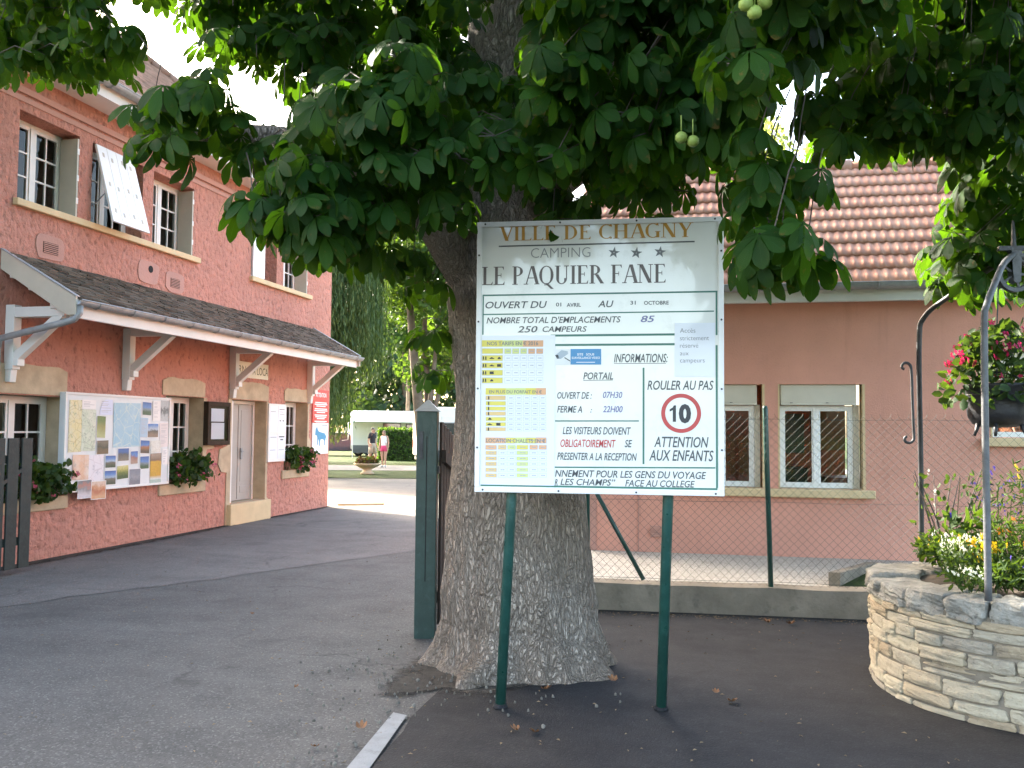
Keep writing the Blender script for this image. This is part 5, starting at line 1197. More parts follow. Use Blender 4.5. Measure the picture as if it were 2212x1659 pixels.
for x, z in ((.8181, 2.7032), (.9483, 2.6986), (1.0858, 2.7022)):
    mb = MB(); P = [((.036 if k % 2 == 0 else .014) * sin(k * pi / 5 + .15), (.036 if k % 2 == 0 else .014) * cos(k * pi / 5 + .15)) for k in range(10)]
    Q = [(a * .12, b_ * .12) for a, b_ in P]; mb.add([(x + a, -.0014, z + b_) for a, b_ in P + Q], [(k, (k + 1) % 10, 10 + (k + 1) % 10, 10 + k) for k in range(10)]); part('star', mb, flat('sign_star', (.16, .17, .19), .4), SG)
mb = MB(); n = 64; cx, cz = 1.206, 1.7598; mb.add([(cx + r * cos(2 * pi * k / n), -.0014, cz + r * sin(2 * pi * k / n)) for r in (.1135, .0905) for k in range(n)], [(k, (k + 1) % n, n + (k + 1) % n, n + k) for k in range(n)]); part('speed_limit_ring', mb, INKR, SG)
mb = MB(); mb.box(.034, -.0035, 1.331, .4745, -.0008, 2.2175); ps = part('price_list', mb, M['paper'], SG)
CELLS= [('y',0.035,2.15,0.097,2.189),('y',0.097,2.15,0.159,2.189),('g',0.159,2.15,0.221,2.188),('g',0.22,2.149,0.282,2.188),('o',0.282,2.149,0.343,2.187),('o',0.343,2.149,0.404,2.187),('y',0.037,2.108,0.163,2.14),('g',0.172,2.107,0.212,2.139),('g',0.219,2.107,0.26,2.139),('g',0.268,2.107,0.306,2.139),('o',0.315,2.107,0.355,2.138),('o',0.363,2.107,0.403,2.138),('y',0.037,2.065,0.162,2.099),('w',0.173,2.065,0.213,2.098),('w',0.22,2.065,0.261,2.098),('w',0.268,2.065,0.307,2.098),('w',0.315,2.065,0.355,2.098),('w',0.363,2.065,0.403,2.098),('y',0.038,2.022,0.162,2.055),('w',0.173,2.022,0.213,2.055),('w',0.22,2.022,0.261,2.055),('w',0.269,2.022,0.307,2.055),('w',0.316,2.022,0.355,2.055),('w',0.364,2.021,0.404,2.055),('y',0.038,1.978,0.163,2.011),('w',0.173,1.978,0.213,2.011),('w',0.22,1.978,0.261,2.011),('w',0.269,1.978,0.307,2.011),('w',0.316,1.978,0.356,2.011),('w',0.364,1.978,0.404,2.011),('y',0.039,1.932,0.163,1.966),('w',0.174,1.932,0.214,1.966),('w',0.221,1.933,0.262,1.966),('w',0.269,1.933,0.308,1.966),('w',0.316,1.933,0.356,1.966),('w',0.364,1.933,0.404,1.966),('y',0.06,1.863,0.121,1.903),('y',0.121,1.863,0.182,1.903),('g',0.181,1.863,0.242,1.903),('g',0.242,1.864,0.302,1.904),('y',0.302,1.864,0.362,1.904),('o',0.362,1.864,0.422,1.904),('a',0.061,1.832,0.182,1.858),('w',0.191,1.832,0.232,1.858),('w',0.239,1.832,0.279,1.859),('w',0.287,1.832,0.327,1.859),('w',0.335,1.833,0.375,1.859),('w',0.382,1.833,0.422,1.859),('y',0.062,1.8,0.183,1.825),('w',0.192,1.8,0.232,1.826),('w',0.24,1.8,0.28,1.826),('w',0.287,1.801,0.327,1.826),('w',0.335,1.801,0.375,1.826),('w',0.383,1.801,0.423,1.827),('y',0.062,1.77,0.183,1.793),('w',0.192,1.77,0.232,1.794),('w',0.24,1.77,0.28,1.794),('w',0.288,1.771,0.328,1.794),('w',0.335,1.771,0.375,1.795),('w',0.383,1.771,0.423,1.795),('a',0.062,1.74,0.183,1.763),('w',0.192,1.74,0.232,1.764),('w',0.24,1.74,0.28,1.764),('w',0.288,1.741,0.328,1.764),('w',0.336,1.741,0.375,1.765),('w',0.383,1.741,0.423,1.765),('y',0.063,1.708,0.184,1.731),('w',0.192,1.708,0.233,1.732),('w',0.24,1.709,0.28,1.732),('w',0.288,1.709,0.328,1.733),('w',0.336,1.709,0.376,1.733),('w',0.383,1.71,0.423,1.733),('y',0.063,1.677,0.184,1.7),('w',0.193,1.677,0.233,1.701),('w',0.241,1.678,0.281,1.701),('w',0.288,1.678,0.328,1.702),('w',0.336,1.678,0.376,1.702),('w',0.384,1.679,0.423,1.702),('a',0.063,1.648,0.184,1.67),('w',0.193,1.649,0.233,1.671),('w',0.241,1.649,0.281,1.671),('w',0.289,1.649,0.329,1.672),('w',0.336,1.65,0.376,1.672),('w',0.384,1.65,0.424,1.672),('o',0.062,1.574,0.123,1.61),('o',0.123,1.575,0.184,1.61),('y',0.184,1.576,0.245,1.611),('g',0.245,1.576,0.306,1.612),('y',0.306,1.577,0.367,1.612),('o',0.366,1.578,0.427,1.613),('o',0.063,1.538,0.13,1.565),('a',0.139,1.539,0.188,1.566),('g',0.195,1.54,0.244,1.566),('y',0.25,1.541,0.318,1.567),('o',0.327,1.541,0.375,1.568),('o',0.382,1.542,0.428,1.568),('a',0.064,1.507,0.131,1.53),('w',0.14,1.508,0.188,1.531),('w',0.195,1.509,0.244,1.531),('g',0.25,1.51,0.318,1.532),('w',0.327,1.51,0.375,1.533),('w',0.382,1.511,0.428,1.534),('a',0.064,1.474,0.131,1.497),('w',0.14,1.475,0.189,1.498),('w',0.196,1.475,0.244,1.499),('g',0.25,1.476,0.319,1.499),('w',0.327,1.477,0.376,1.5),('w',0.383,1.478,0.428,1.501),('a',0.064,1.442,0.131,1.465),('w',0.14,1.442,0.189,1.466),('w',0.196,1.443,0.245,1.466),('g',0.25,1.444,0.319,1.467),('w',0.328,1.445,0.376,1.468),('w',0.383,1.446,0.429,1.469),('a',0.065,1.407,0.132,1.43),('w',0.141,1.408,0.189,1.431),('w',0.196,1.409,0.245,1.432),('g',0.251,1.41,0.319,1.432),('w',0.328,1.411,0.376,1.434),('w',0.383,1.411,0.429,1.434),('a',0.065,1.374,0.132,1.397),('w',0.141,1.375,0.19,1.398),('w',0.197,1.376,0.245,1.399),('g',0.251,1.377,0.319,1.4),('w',0.328,1.378,0.376,1.401),('w',0.383,1.379,0.429,1.402)]
CM = {'y': flat('cell_yellow', (.70, .60, .12)), 'g': flat('cell_green', (.62, .66, .25)), 'o': flat('cell_orange', (.72, .40, .22)), 'a': flat('cell_amber', (.72, .50, .22)), 'w': M['paper']}
mbs = {k: MB() for k in CM}; ol = MB(); tk = MB()
for k, x0, z0, x1, z1 in CELLS:
    if k != 'w':
        mbs[k].add([(x0, -.0042, z0), (x1, -.0042, z0), (x1, -.0042, z1), (x0, -.0042, z1)], [(0, 1, 2, 3)])
    w = .0011
    if z1 - z0 < .036:
        for u0, u1, v0, v1 in ((x0, x1, z0, z0 + w), (x0, x1, z1 - w, z1), (x0, x0 + w, z0, z1), (x1 - w, x1, z0, z1)): ol.add([(u0, -.0047, v0), (u1, -.0047, v0), (u1, -.0047, v1), (u0, -.0047, v1)], [(0, 1, 2, 3)])
        c, zc = (x0 + x1) / 2, (z0 + z1) / 2; h = (x1 - x0) * (.26 if x1 - x0 < .08 else .2)
        if x1 - x0 < .09:
            for s in (-.5, .15): tk.add([(c + h * s * 1.6, -.0047, zc - .0024), (c + h * (s + .55) * 1.6, -.0047, zc - .0024), (c + h * (s + .55) * 1.6, -.0047, zc + .0024), (c + h * s * 1.6, -.0047, zc + .0024)], [(0, 1, 2, 3)])
for k in 'ygoa': part('table_cells', mbs[k], CM[k], ps)
part('table_lines', ol, flat('line_blue', (.34, .38, .52)), ps); part('table_figures', tk, flat('figure_grey', (.36, .37, .42)), ps)
for t, x0, x1, b, c in (('NOS TARIFS EN \u20ac 2016', .0662, .3737, 2.1583, .0219), ('EN PLUS DU FORFAIT EN \u20ac', .0826, .3968, 1.8719, .0181), ('LOCATION CHALETS EN \u20ac', .0673, .4198, 1.5810, .0216)):
    V, F = text2d(t, x0, x1, b, c, 0, .015); letters(ps, 'lettering', V, F, PS, flat('price_ink', (.20, .20, .20)), .0047)
mb = MB()                                             # little pictograms: campers, car, tent, caravan
def pic(kind, x, z):
    S = {'man': [(-.004, -.011), (-.001, -.011), (0, -.003), (.001, -.011), (.004, -.011), (.004, .004), (.002, .011), (-.002, .011), (-.004, .004)], 'car': [(-.014, -.005), (.014, -.005), (.014, 0), (.006, .001), (.003, .005), (-.006, .005), (-.009, .001), (-.014, 0)],
         'tent': [(-.011, -.006), (.011, -.006), (.007, .003), (0, .008), (-.007, .003)], 'van': [(-.013, -.008), (.013, -.008), (.013, -.002), (.009, .002), (.013, .003), (.013, .008), (-.013, .008)]}[kind]
    n = len(S); mb.add([(x + a, -.0049, z + b) for a, b in S], [tuple(range(n))])
for z, ks in ((2.082, ('car', 'tent')), (2.038, ('car', 'van')), (1.994, ('van',)), (1.949, ('tent',))):
    for x in (.046, .060): pic('man', x, z)
    for k_, x in zip(ks, (.097, .141)): pic(k_, x, z)
for z, ks in ((1.845, ('man',)), (1.812, ('man',)), (1.781, ('man',)), (1.751, ('man',)), (1.72, ('tent',)), (1.688, ('car', 'van')), (1.659, ('man',))):
    for k_, x in zip(ks, (.080 if ks[0] == 'man' else .088, .14)): pic(k_, x, z)
part('pictograms', mb, flat('pictogram_black', (.03, .03, .035)), ps, fix=True)
mb = MB(); mb.box(1.1698, -.0035, 1.9705, 1.3993, -.0008, 2.2831); nt = part('access_notice', mb, M['paper'], SG)
for t, x0, x1, b in (('Acc\u00e8s', 1.2004, 1.2878, 2.2264), ('strictement', 1.2003, 1.3646, 2.1825), ('r\u00e9serv\u00e9', 1.2003, 1.3038, 2.1392), ('aux', 1.2002, 1.2490, 2.0947), ('campeurs', 1.2002, 1.3400, 2.0531)):
    V, F = text2d(t, x0, x1, b, .0262, 0, -.012); letters(nt, 'lettering', V, F, PS, flat('notice_ink', (.10, .10, .12)), .0040)
mb = MB(); mb.box(.4663, -.0030, 2.0419, .5655, -.0008, 2.135); mb.box(.5657, -.0030, 2.0427, .7451, -.0008, 2.1348, 1); cs = part('camera_sticker', mb, [flat('sticker_white', (.74, .75, .76), .35), flat('sticker_blue', (.06, .25, .50), .35)], SG)
mb = MB(); a_ = lambda L: [(x, -.0034, z) for x, z in L]
mb.add(a_([(.476, 2.098), (.512, 2.128), (.548, 2.122), (.552, 2.106), (.508, 2.076), (.488, 2.078)]), [(0, 1, 2, 3, 4, 5)]); mb.add(a_([(.474, 2.099), (.487, 2.077), (.500, 2.078), (.492, 2.10)]), [(0, 1, 2, 3)], 1); mb.add(a_([(.528, 2.082), (.532, 2.086), (.564, 2.066), (.564, 2.060)]), [(0, 1, 2, 3)], 1)
part('camera_picture', mb, [flat('camera_grey', (.42, .48, .55)), flat('camera_dark', (.05, .05, .06))], cs, fix=True)
for t, x0, x1, b in (('SITE   SOUS', .605, .705, 2.096), ('SURVEILLANCE VIDEO', .573, .738, 2.076)):
    V, F = text2d(t, x0, x1, b, .0125, 0, .02); letters(cs, 'lettering', V, F, PS, flat('sticker_print', (.78, .80, .82)), .0036)
mb = MB(); mb.add(a_([(.60, 2.054), (.71, 2.054), (.71, 2.058), (.60, 2.058)]), [(0, 1, 2, 3)]); part('print', mb, flat('sticker_print', (.78, .80, .82)), cs)
# ------------------------------------------------------------------ the big horse chestnut
TB = (-1.42, 6.42)
tree = thing('chestnut_tree', 'big horse chestnut tree with thick flaring trunk right behind the sign', 'tree', (TB[0], TB[1], 0))
prof = [(-.06, .66, 0, 0), (.0, .60, 0, 0), (.06, .565, 0, 0), (.15, .545, 0, 0), (.3, .525, -.005, 0), (.5, .545, -.02, 0), (.8, .53, -.035, 0), (1.1, .515, -.045, 0), (1.5, .46, -.05, 0), (1.9, .44, -.05, 0), (2.3, .455, -.08, 0), (2.7, .47, -.12, 0), (3.1, .40, -.14, 0), (3.6, .305, -.15, 0), (4.2, .275, -.165, 0), (5.0, .26, -.17, .02), (6.5, .21, -.16, .05), (8.5, .13, -.1, .05), (10.0, .05, 0, .05)]
zs_ = np.unique(np.concatenate([np.linspace(-.06, 1.4, 74), np.linspace(1.4, 4.6, 110), np.linspace(4.6, 10, 40)])); pz = [p[0] for p in prof]; NA = 128
V = []
for z in zs_:
    r0 = np.interp(z, pz, [p[1] for p in prof]); cx = TB[0] + np.interp(z, pz, [p[2] for p in prof]); cy = TB[1] + np.interp(z, pz, [p[3] for p in prof])
    for k in range(NA):
        a = 2 * pi * k / NA; fl_ = max(0, 1 - z / .75) ** 2.0; root = 0
        for ra, am, w in ((200, .15, 22), (235, .05, 13), (262, .11, 17), (292, .06, 15), (330, .19, 20), (20, .12, 20), (90, .15, 22), (150, .12, 18)):
            d = (math.degrees(a) - ra + 180) % 360 - 180; root += am * math.exp(-(d / w) ** 2)
        flute = .028 * noise.noise((cos(a) * 2.4, sin(a) * 2.4, z * .30)) + .012 * noise.noise((cos(a) * 6, sin(a) * 6, z * .8))
        bk = abs(noise.noise((cos(a) * 13 * r0 / .45, sin(a) * 13 * r0 / .45, z * 2.6))) * .020 + noise.noise((cos(a) * 24, sin(a) * 24, z * 7)) * .006
        r = r0 * (1 + flute * 2.2 * (1 + fl_)) + root * fl_ * .95 + bk - .010
        V.append((cx + r * cos(a), cy + r * sin(a), z))
nz_ = len(zs_); F = [(i * NA + k, i * NA + (k + 1) % NA, (i + 1) * NA + (k + 1) % NA, (i + 1) * NA + k) for i in range(nz_ - 1) for k in range(NA)]
lpart('trunk', (np.array(V), np.array(F)), M['bark'], tree).data.polygons.foreach_set('use_smooth', [True] * len(F))
# surface root stub at the front left
mb = MB(); mb.tube([(-1.50, 5.98, .02), (-1.55, 5.80, .05), (-1.60, 5.68, .02), (-1.63, 5.60, -.03)], [.15, .12, .085, .04], 12); rt = part('root', mb, M['bark'], tree, smooth=True)
LIMBS = [
 [(-1.50, 6.40, 2.35), (-1.8, 6.1, 2.8), (-2.0, 5.6, 3.2), (-2.4, 5.1, 3.38), (-2.75, 4.8, 3.4), (-3.0, 4.65, 3.36)],
 [(-1.6, 6.38, 3.6), (-2.4, 6.2, 5.2), (-3.6, 6.1, 6.0), (-5.0, 6.2, 6.2)],
 [(-1.52, 6.40, 2.9), (-.8, 5.8, 3.85), (.1, 4.9, 4.1), (.9, 4.1, 4.0)],
 [(-1.55, 6.42, 3.2), (-.6, 6.7, 3.95), (.5, 6.6, 4.25), (1.6, 6.4, 4.2)],
 [(-1.58, 6.44, 3.7), (-2.4, 7.4, 4.8), (-3.2, 8.4, 5.4), (-3.8, 9.4, 5.6)],
 [(-1.58, 6.44, 4.2), (-1.2, 7.6, 5.2), (-.4, 8.8, 5.8), (.2, 9.8, 6.0)],
]
SK = []
def limbs(t, L, r0=.14):
    for pts in L:
        P = smooth_path(pts, 6); n = len(P)
        mb = MB(); mb.tube(P, [r0 * (1 - i / n) ** .8 + .018 for i in range(n)], 10); part('limb', mb, M['bark'], t, smooth=True)
        for p in P: SK.append(np.array(p))
limbs(tree, LIMBS)
for z in np.arange(3, 9, .4): SK.append(np.array((-1.57, 6.43, z)))
def whorls(cl, n_each, tw, rng_scale=1.0, petiole=(.07, .19)):
    """twig ends with a whorl of palmate leaves each; also fills the twig mesh"""
    items = []
    for (x, y, z) in cl:
        c = np.array((x, y, z)); dd = min(SK, key=lambda q: ((q - c) ** 2).sum()); out = c - dd; L = np.linalg.norm(out); out = out / max(L, 1e-6)
        if tw is not None and L > .05:
            st_ = dd if L < .8 else c - out * .38 + np.array([0, 0, .10]); m1 = (st_ + c) / 2 + np.array([0, 0, .05]); tw.tube([st_, m1, c], [.0038, .0034, .0028], 5)
        n = n_each + RNG.integers(-1, 2); a0 = RNG.random() * 6.3
        for i in range(n):
            az = a0 + 2 * pi * i / n + RNG.normal() * .25; pl = RNG.uniform(*petiole) * rng_scale; el = RNG.uniform(-.5, .55)
            p = c + np.array([cos(az) * cos(el), sin(az) * cos(el), sin(el)]) * pl
            if tw is not None: tw.tube([c, p], .0028, 3, cap=False)
            items.append((p, az, RNG.uniform(.35, 1.35), RNG.normal() * .35, RNG.uniform(.75, 1.12) * rng_scale))
    return items
CLUMPS_A=[(-485,512,492),(-444,487,471),(-470,541,501),(-440,532,496),(-478,498,458),(-492,537,484),(-462,529,475),(-409,495,454),(-428,540,481),(-511,524,457),(-500,540,466),(-485,552,473),(-460,540,464),(-402,496,438),(-496,520,438),(-490,541,449),(-457,534,443),(-447,535,440),(-399,517,427),(-375,502,420),(-480,508,419),(-458,517,423),(-465,546,426),(-420,524,420),(-436,564,430),(-621,637,554),(-572,610,534),(-534,606,530),(-534,635,544),(-525,658,542),(-562,608,505),(-554,624,514),(-506,616,508),(-577,620,485),(-590,658,511),(-537,635,487),(-553,684,508),(-598,624,468),(-572,623,474),(-583,676,485),(-556,685,482),(-357,494,457),(-366,546,483),(-325,518,460),(-299,497,452),(-299,538,467),(-295,566,483),(-257,525,461),(-257,552,474),(-226,523,455),(-213,552,468),(-198,553,461),(-181,566,470),(-339,532,453),(-317,537,458),(-314,555,464),(-294,559,461),(-267,553,457),(-256,562,459),(-233,550,451),(-222,585,464),(-196,565,458),(-320,531,437),(-290,512,421),(-286,527,431),(-286,558,446),(-261,541,434),(-250,559,443),(-238,590,458),(-193,530,419),(-200,583,452),(-174,560,439),(-308,501,403),(-308,540,424),(-270,515,411),(-257,516,411),(-248,526,416),(-248,571,432),(-213,532,411),(-199,541,418),(-193,567,421),(-183,600,436),(-258,528,400),(-242,525,396),(-250,588,422),(-206,540,398),(-193,552,404),(-188,563,407),(-278,572,404),(-254,569,395),(-231,557,395),(-449,622,520),(-427,648,543),(-405,653,529),(-410,691,560),(-355,639,523),(-327,645,518),(-326,706,553),(-304,712,558),(-256,651,526),(-242,678,532),(-224,683,534),(-411,646,514),(-404,665,512),(-368,648,509),(-371,692,535),(-322,657,501),(-298,657,505),(-295,714,524),(-265,723,531),(-386,639,489),(-354,648,485),(-339,670,486),(-314,647,485),(-294,663,492),(-291,716,508),(-247,688,494),(-364,631,464),(-361,668,466),(-336,667,477),(-324,708,480),(-276,658,465),(-281,703,479),(-245,709,476),(-222,707,477),(-339,713,469),(-278,652,440),(-270,686,447),(-264,728,462),(-288,680,434),(-456,704,574),(-415,763,601),(-395,758,603),(-275,733,572),(-268,872,641),(-503,718,570),(-547,811,610),(-425,697,541),(-480,833,619),(-382,743,568),(-409,845,617),(-369,824,597),(-318,815,588),(-283,783,579),(-238,767,571),(-453,700,531),(-495,791,571),(-433,758,556),(-425,814,571),(-346,732,528),(-347,803,566),(-303,754,532),(-274,753,538),(-243,788,545),(-437,711,507),(-420,836,556),(-391,828,552),(-339,811,543),(-301,783,526),(-274,771,519),(-386,756,482),(-359,779,499),(-321,780,485),(-294,760,480),(-280,799,490),(-374,855,498),(-278,433,355),(-291,428,346),(-273,428,344),(-350,487,358),(-323,489,351),(-301,480,351),(-266,450,334),(-257,462,327),(-268,508,344),(-431,608,409),(-395,576,392),(-389,608,409),(-378,624,407),(-351,573,371),(-331,562,369),(-335,615,379),(-156,412,349),(-164,454,369),(-206,456,354),(-171,406,336),(-165,416,336),(-145,406,333),(-150,460,354),(-211,455,345),(-183,412,330),(-159,402,317),(-170,463,341),(-147,432,330),(-224,438,321),(-205,423,319),(-203,463,334),(-176,419,317),(-159,433,318),(-148,442,322),(-144,466,325),(-203,403,299),(-197,413,299),(-201,450,314),(-165,414,303),(-167,443,310),(-145,421,303),(-124,419,298),(-222,420,295),(-223,452,302),(-198,445,298),(-185,446,300),(-180,472,301),(-161,464,300),(-146,465,302),(-251,452,286),(-223,426,280),(-199,402,274),(-206,451,284),(-181,433,283),(-169,435,280),(-139,440,279),(-202,428,268),(-197,451,275),(-198,575,410),(-176,552,403),(-263,561,397),(-247,580,399),(-233,599,401),(-217,607,403),(-185,608,410),(-282,584,379),(-255,575,375),(-236,603,385),(-196,556,366),(-191,601,384),(-285,563,359),(-270,591,373),(-248,582,362),(-216,569,358),(-200,591,368),(-183,592,368),(-310,588,348),(-285,572,340),(-252,558,333),(-243,593,346),(-216,571,339),(-188,567,332),(-292,545,320),(-290,572,323),(-267,584,331),(-224,540,312),(-216,553,322),(-201,594,324),(-181,596,319),(-300,573,309),(-262,536,293),(-269,589,313),(-327,717,465),(-294,698,447),(-274,728,461),(-227,704,442),(-228,768,478),(-310,655,405),(-312,738,437),(-231,612,395),(-246,703,424),(-370,712,401),(-304,653,379),(-316,723,406),(-294,750,409),(-251,719,400),(-200,661,387),(-346,681,376),(-313,680,363),(-272,636,354),(-282,716,383),(-235,679,364),(-191,631,355),(-349,644,336),(-296,606,334),(-294,680,337),(-292,728,359),(-265,733,346),(-206,663,328),(-312,663,314),(-78,467,421),(-59,431,404),(-44,427,399),(-32,471,423),(-17,436,398),(-3,441,397),(-138,461,406),(-75,419,384),(-63,443,397),(-59,478,413),(-39,455,401),(-23,429,380),(-4,496,418),(-89,469,400),(-69,410,370),(-53,428,373),(-43,433,371),(-27,434,377),(-12,439,372),(-4,473,393),(-85,479,389),(-62,433,360),(-52,444,363),(-39,465,375),(-24,456,369),(-5,482,382),(11,455,362),(-78,411,340),(-68,427,346),(-59,460,358),(-36,427,343),(-9,447,351),(1,438,347),(-130,464,355),(-118,468,353),(-102,480,356),(-74,430,337),(-73,490,357),(-51,482,348),(-33,461,348),(-16,444,333),(-7,455,339),(8,464,346),(-111,454,328),(-100,477,335),(-82,431,322),(-65,457,333),(-46,438,322),(-40,496,342),(-25,475,336),(-11,503,341),(-109,427,311),(-99,450,320),(-79,457,316),(-67,471,324),(-53,466,318),(-35,440,312),(-24,454,313),(-103,441,301),(-79,429,300),(-58,471,307),(-106,577,472),(-86,576,468),(-63,596,469),(-44,584,471),(-28,610,477),(-6,595,462),(-101,576,450),(-87,627,472),(-56,566,439),(-42,606,458),(-18,645,466),(3,622,460),(-109,587,433),(-90,602,442),(-65,637,453),(-38,596,437),(-15,624,443),(-3,639,449),(-167,586,420),(-111,555,406),(-108,614,423),(-71,562,396),(-60,585,404),(-17,616,411),(7,606,411),(-148,560,384),(-143,610,397),(-116,613,396),(-95,630,405),(-63,579,380),(-43,582,383),(-24,608,388),(3,589,388),(21,657,412),(-135,553,368),(-111,569,368),(-98,571,369),(-80,584,367),(-55,570,360),(-33,578,359),(-142,554,344),(-127,619,365),(-97,573,349),(-82,627,366),(-63,605,354),(-39,598,347),(-41,622,343),(-84,671,517),(-61,692,525),(-44,764,557),(-118,742,528),(-84,704,508),(-68,704,505),(-30,665,480),(0,763,538),(-122,662,466),(-108,699,483),(-65,685,476),(-40,733,498),(-21,736,485),(5,750,492),(-124,643,437),(-109,687,452),(-77,637,437),(-39,658,431),(-19,740,456),(-1,723,457),(-190,762,455),(-136,663,423),(-131,749,458),(-77,667,419),(-63,790,452),(-39,780,448),(1,685,419),(-176,748,420),(-146,776,421),(-99,658,389),(-74,652,384),(-46,717,410),(-11,660,391),(-189,720,391),(-146,678,374),(-133,760,392),(-83,686,377),(-64,699,373),(-40,700,380),(5,334,347),(27,375,366),(36,342,347),(50,342,346),(13,389,359),(26,339,335),(37,347,340),(58,400,362),(55,342,333),(16,364,335),(37,404,351),(49,407,349),(53,365,332),(7,386,330),(19,374,332),(37,409,345),(6,359,310),(24,388,320),(32,519,431),(56,486,407),(81,559,443),(6,542,422),(32,539,425),(53,534,417),(67,519,408),(82,516,408),(8,492,387),(28,548,413),(51,529,396),(65,492,383),(18,551,390),(32,494,369),(-16,436,323),(-3,456,328),(9,422,320),(-7,436,315),(4,442,318),(15,399,292),(16,455,293),(31,450,293),(16,411,275),(21,387,248),(0,569,362),(-7,567,346),(8,549,339),(24,575,316),(36,563,312),(21,597,304),(27,562,277),(-23,761,421),(8,661,393),(-6,638,364),(16,742,363),(40,689,345),(26,696,327),(37,765,327),(30,766,305),(-77,536,354),(-39,578,362),(-110,559,353),(-93,568,349),(-80,548,348),(-54,551,340),(-38,585,357),(-106,585,343),(-89,570,339),(-76,592,339),(-46,538,324),(-33,591,341),(-113,597,328),(-91,597,319),(-64,540,312),(-45,577,321),(-31,578,320),(-101,541,296),(-93,597,309),(-46,601,305),(33,433,283),(27,433,257),(38,431,249),(23,432,249),(19,442,250),(17,440,267),(-232,412,282),(-222,415,279),(-215,427,274),(-189,412,274),(-199,421,265),(-191,443,270),(-196,483,268),(-198,524,270),(-190,536,272),(-197,586,266),(-207,626,235),(-210,647,210),(-312,442,331),(-302,445,325)]
CLUMPS_B=[(114,599,462),(132,611,462),(158,627,470),(153,561,433),(182,600,453),(199,630,468),(114,615,451),(122,570,429),(148,623,448),(150,589,434),(174,620,443),(200,638,458),(124,633,447),(137,625,441),(140,596,428),(166,638,441),(174,598,421),(199,628,431),(94,549,393),(114,619,426),(127,584,407),(149,630,425),(153,570,401),(173,603,409),(184,580,397),(92,621,408),(99,592,393),(107,566,384),(134,635,414),(141,581,387),(162,610,403),(179,600,394),(203,629,399),(59,572,374),(78,589,384),(94,591,378),(118,623,397),(129,619,391),(149,624,388),(144,573,374),(167,579,369),(176,573,370),(206,628,385),(60,577,365),(82,603,369),(96,609,369),(107,567,361),(127,587,361),(146,634,378),(148,577,357),(167,592,367),(201,654,376),(215,655,383),(68,568,343),(101,566,347),(123,604,355),(132,583,346),(150,608,350),(159,588,347),(194,642,367),(211,655,367),(193,609,342),(156,779,535),(180,778,529),(185,724,501),(218,771,522),(235,773,530),(155,743,503),(172,715,478),(201,736,495),(223,750,496),(257,795,515),(151,740,474),(167,730,468),(206,786,482),(235,806,498),(224,735,467),(119,760,469),(164,768,464),(202,797,469),(219,783,462),(212,724,447),(117,767,440),(127,716,432),(166,787,443),(192,786,448),(200,766,445),(220,746,435),(248,790,439),(94,757,424),(125,752,423),(150,774,420),(182,789,434),(193,746,418),(220,766,412),(236,750,415),(84,744,403),(133,765,399),(154,771,408),(166,748,394),(192,741,387),(219,766,394),(238,781,394),(260,817,393),(168,871,576),(210,928,603),(220,889,593),(226,804,545),(305,954,617),(160,846,543),(190,933,576),(215,860,552),(223,828,525),(288,943,566),(270,833,534),(167,939,550),(168,797,493),(208,871,518),(264,966,565),(252,853,509),(281,871,520),(133,946,526),(184,946,521),(211,929,514),(240,896,499),(245,862,485),(294,909,507),(111,893,478),(165,836,469),(186,828,448),(231,921,483),(244,853,457),(288,934,496),(117,897,456),(153,810,434),(196,847,434),(212,822,433),(260,929,461),(260,833,424),(147,794,402),(227,918,428),(222,825,409),(291,932,432),(180,696,370),(191,679,368),(207,680,366),(221,676,366),(181,710,357),(182,648,338),(201,663,344),(208,663,340),(167,666,330),(185,680,329),(206,698,343),(221,687,339),(172,704,329),(193,713,323),(187,657,310),(221,723,326),(212,650,314),(165,693,308),(163,656,296),(201,723,312),(209,699,302),(212,665,297),(165,693,293),(167,652,286),(201,696,296),(211,695,291),(162,652,273),(220,730,276),(220,851,406),(231,827,398),(249,807,385),(214,847,376),(233,863,376),(262,883,387),(285,889,388),(196,809,355),(207,796,350),(237,835,356),(272,886,363),(210,850,344),(235,879,344),(259,859,333),(289,893,340),(191,859,322),(220,870,314),(222,800,311),(250,828,308),(263,823,316),(192,802,295),(248,811,291),(227,908,428),(267,924,426),(301,986,445),(222,919,411),(238,886,393),(281,937,413),(325,1001,420),(237,1007,406),(288,1050,405),(285,944,387),(234,958,356),(252,969,371),(298,1013,374),(293,914,347),(214,988,347),(243,1002,344),(268,964,339),(308,1002,334),(324,1008,343),(278,959,316),(178,805,295),(196,799,293),(181,795,316),(207,803,278)]
tw = MB(); itA = whorls([(a / 100, b / 100, c / 100) for a, b, c in CLUMPS_A], 6, tw, .9)
def crown_fill(c, r, n, seed, zmin=2.4):
    """the rest of the crown, above and beyond what the camera sees"""
    g = np.random.default_rng(seed); out = []
    while len(out) < n:
        d = g.normal(size=3); d /= np.linalg.norm(d); p = np.array(c) + d * np.array(r) * g.uniform(.55, 1.0)
        dist = hypot(p[0], p[1]); f = p[0] * FW.x + p[1] * FW.y
        if p[2] < zmin: continue
        if f > .3 and p[2] - 1.65 < .56 * dist: continue
        out.append(tuple(p))
    return out
itA += whorls(crown_fill((-1.5, 7.0, 7.2), (5.6, 4.6, 4.6), 1050, 3), 5, None, 1.35)
CH = leaves_mesh(itA); lpart('crown', (CH[0], CH[1]), M['chestnut'], tree, uv=CH[2])
part('twigs', tw, M['brown_wood'], tree)
FR = [(0.121,3.339,3.185),(0.090,3.330,3.215),(0.159,3.366,3.232),(-0.811,4.339,3.511),(-0.769,4.368,3.524),(-0.171,4.003,2.955),(-0.121,4.016,2.939)]
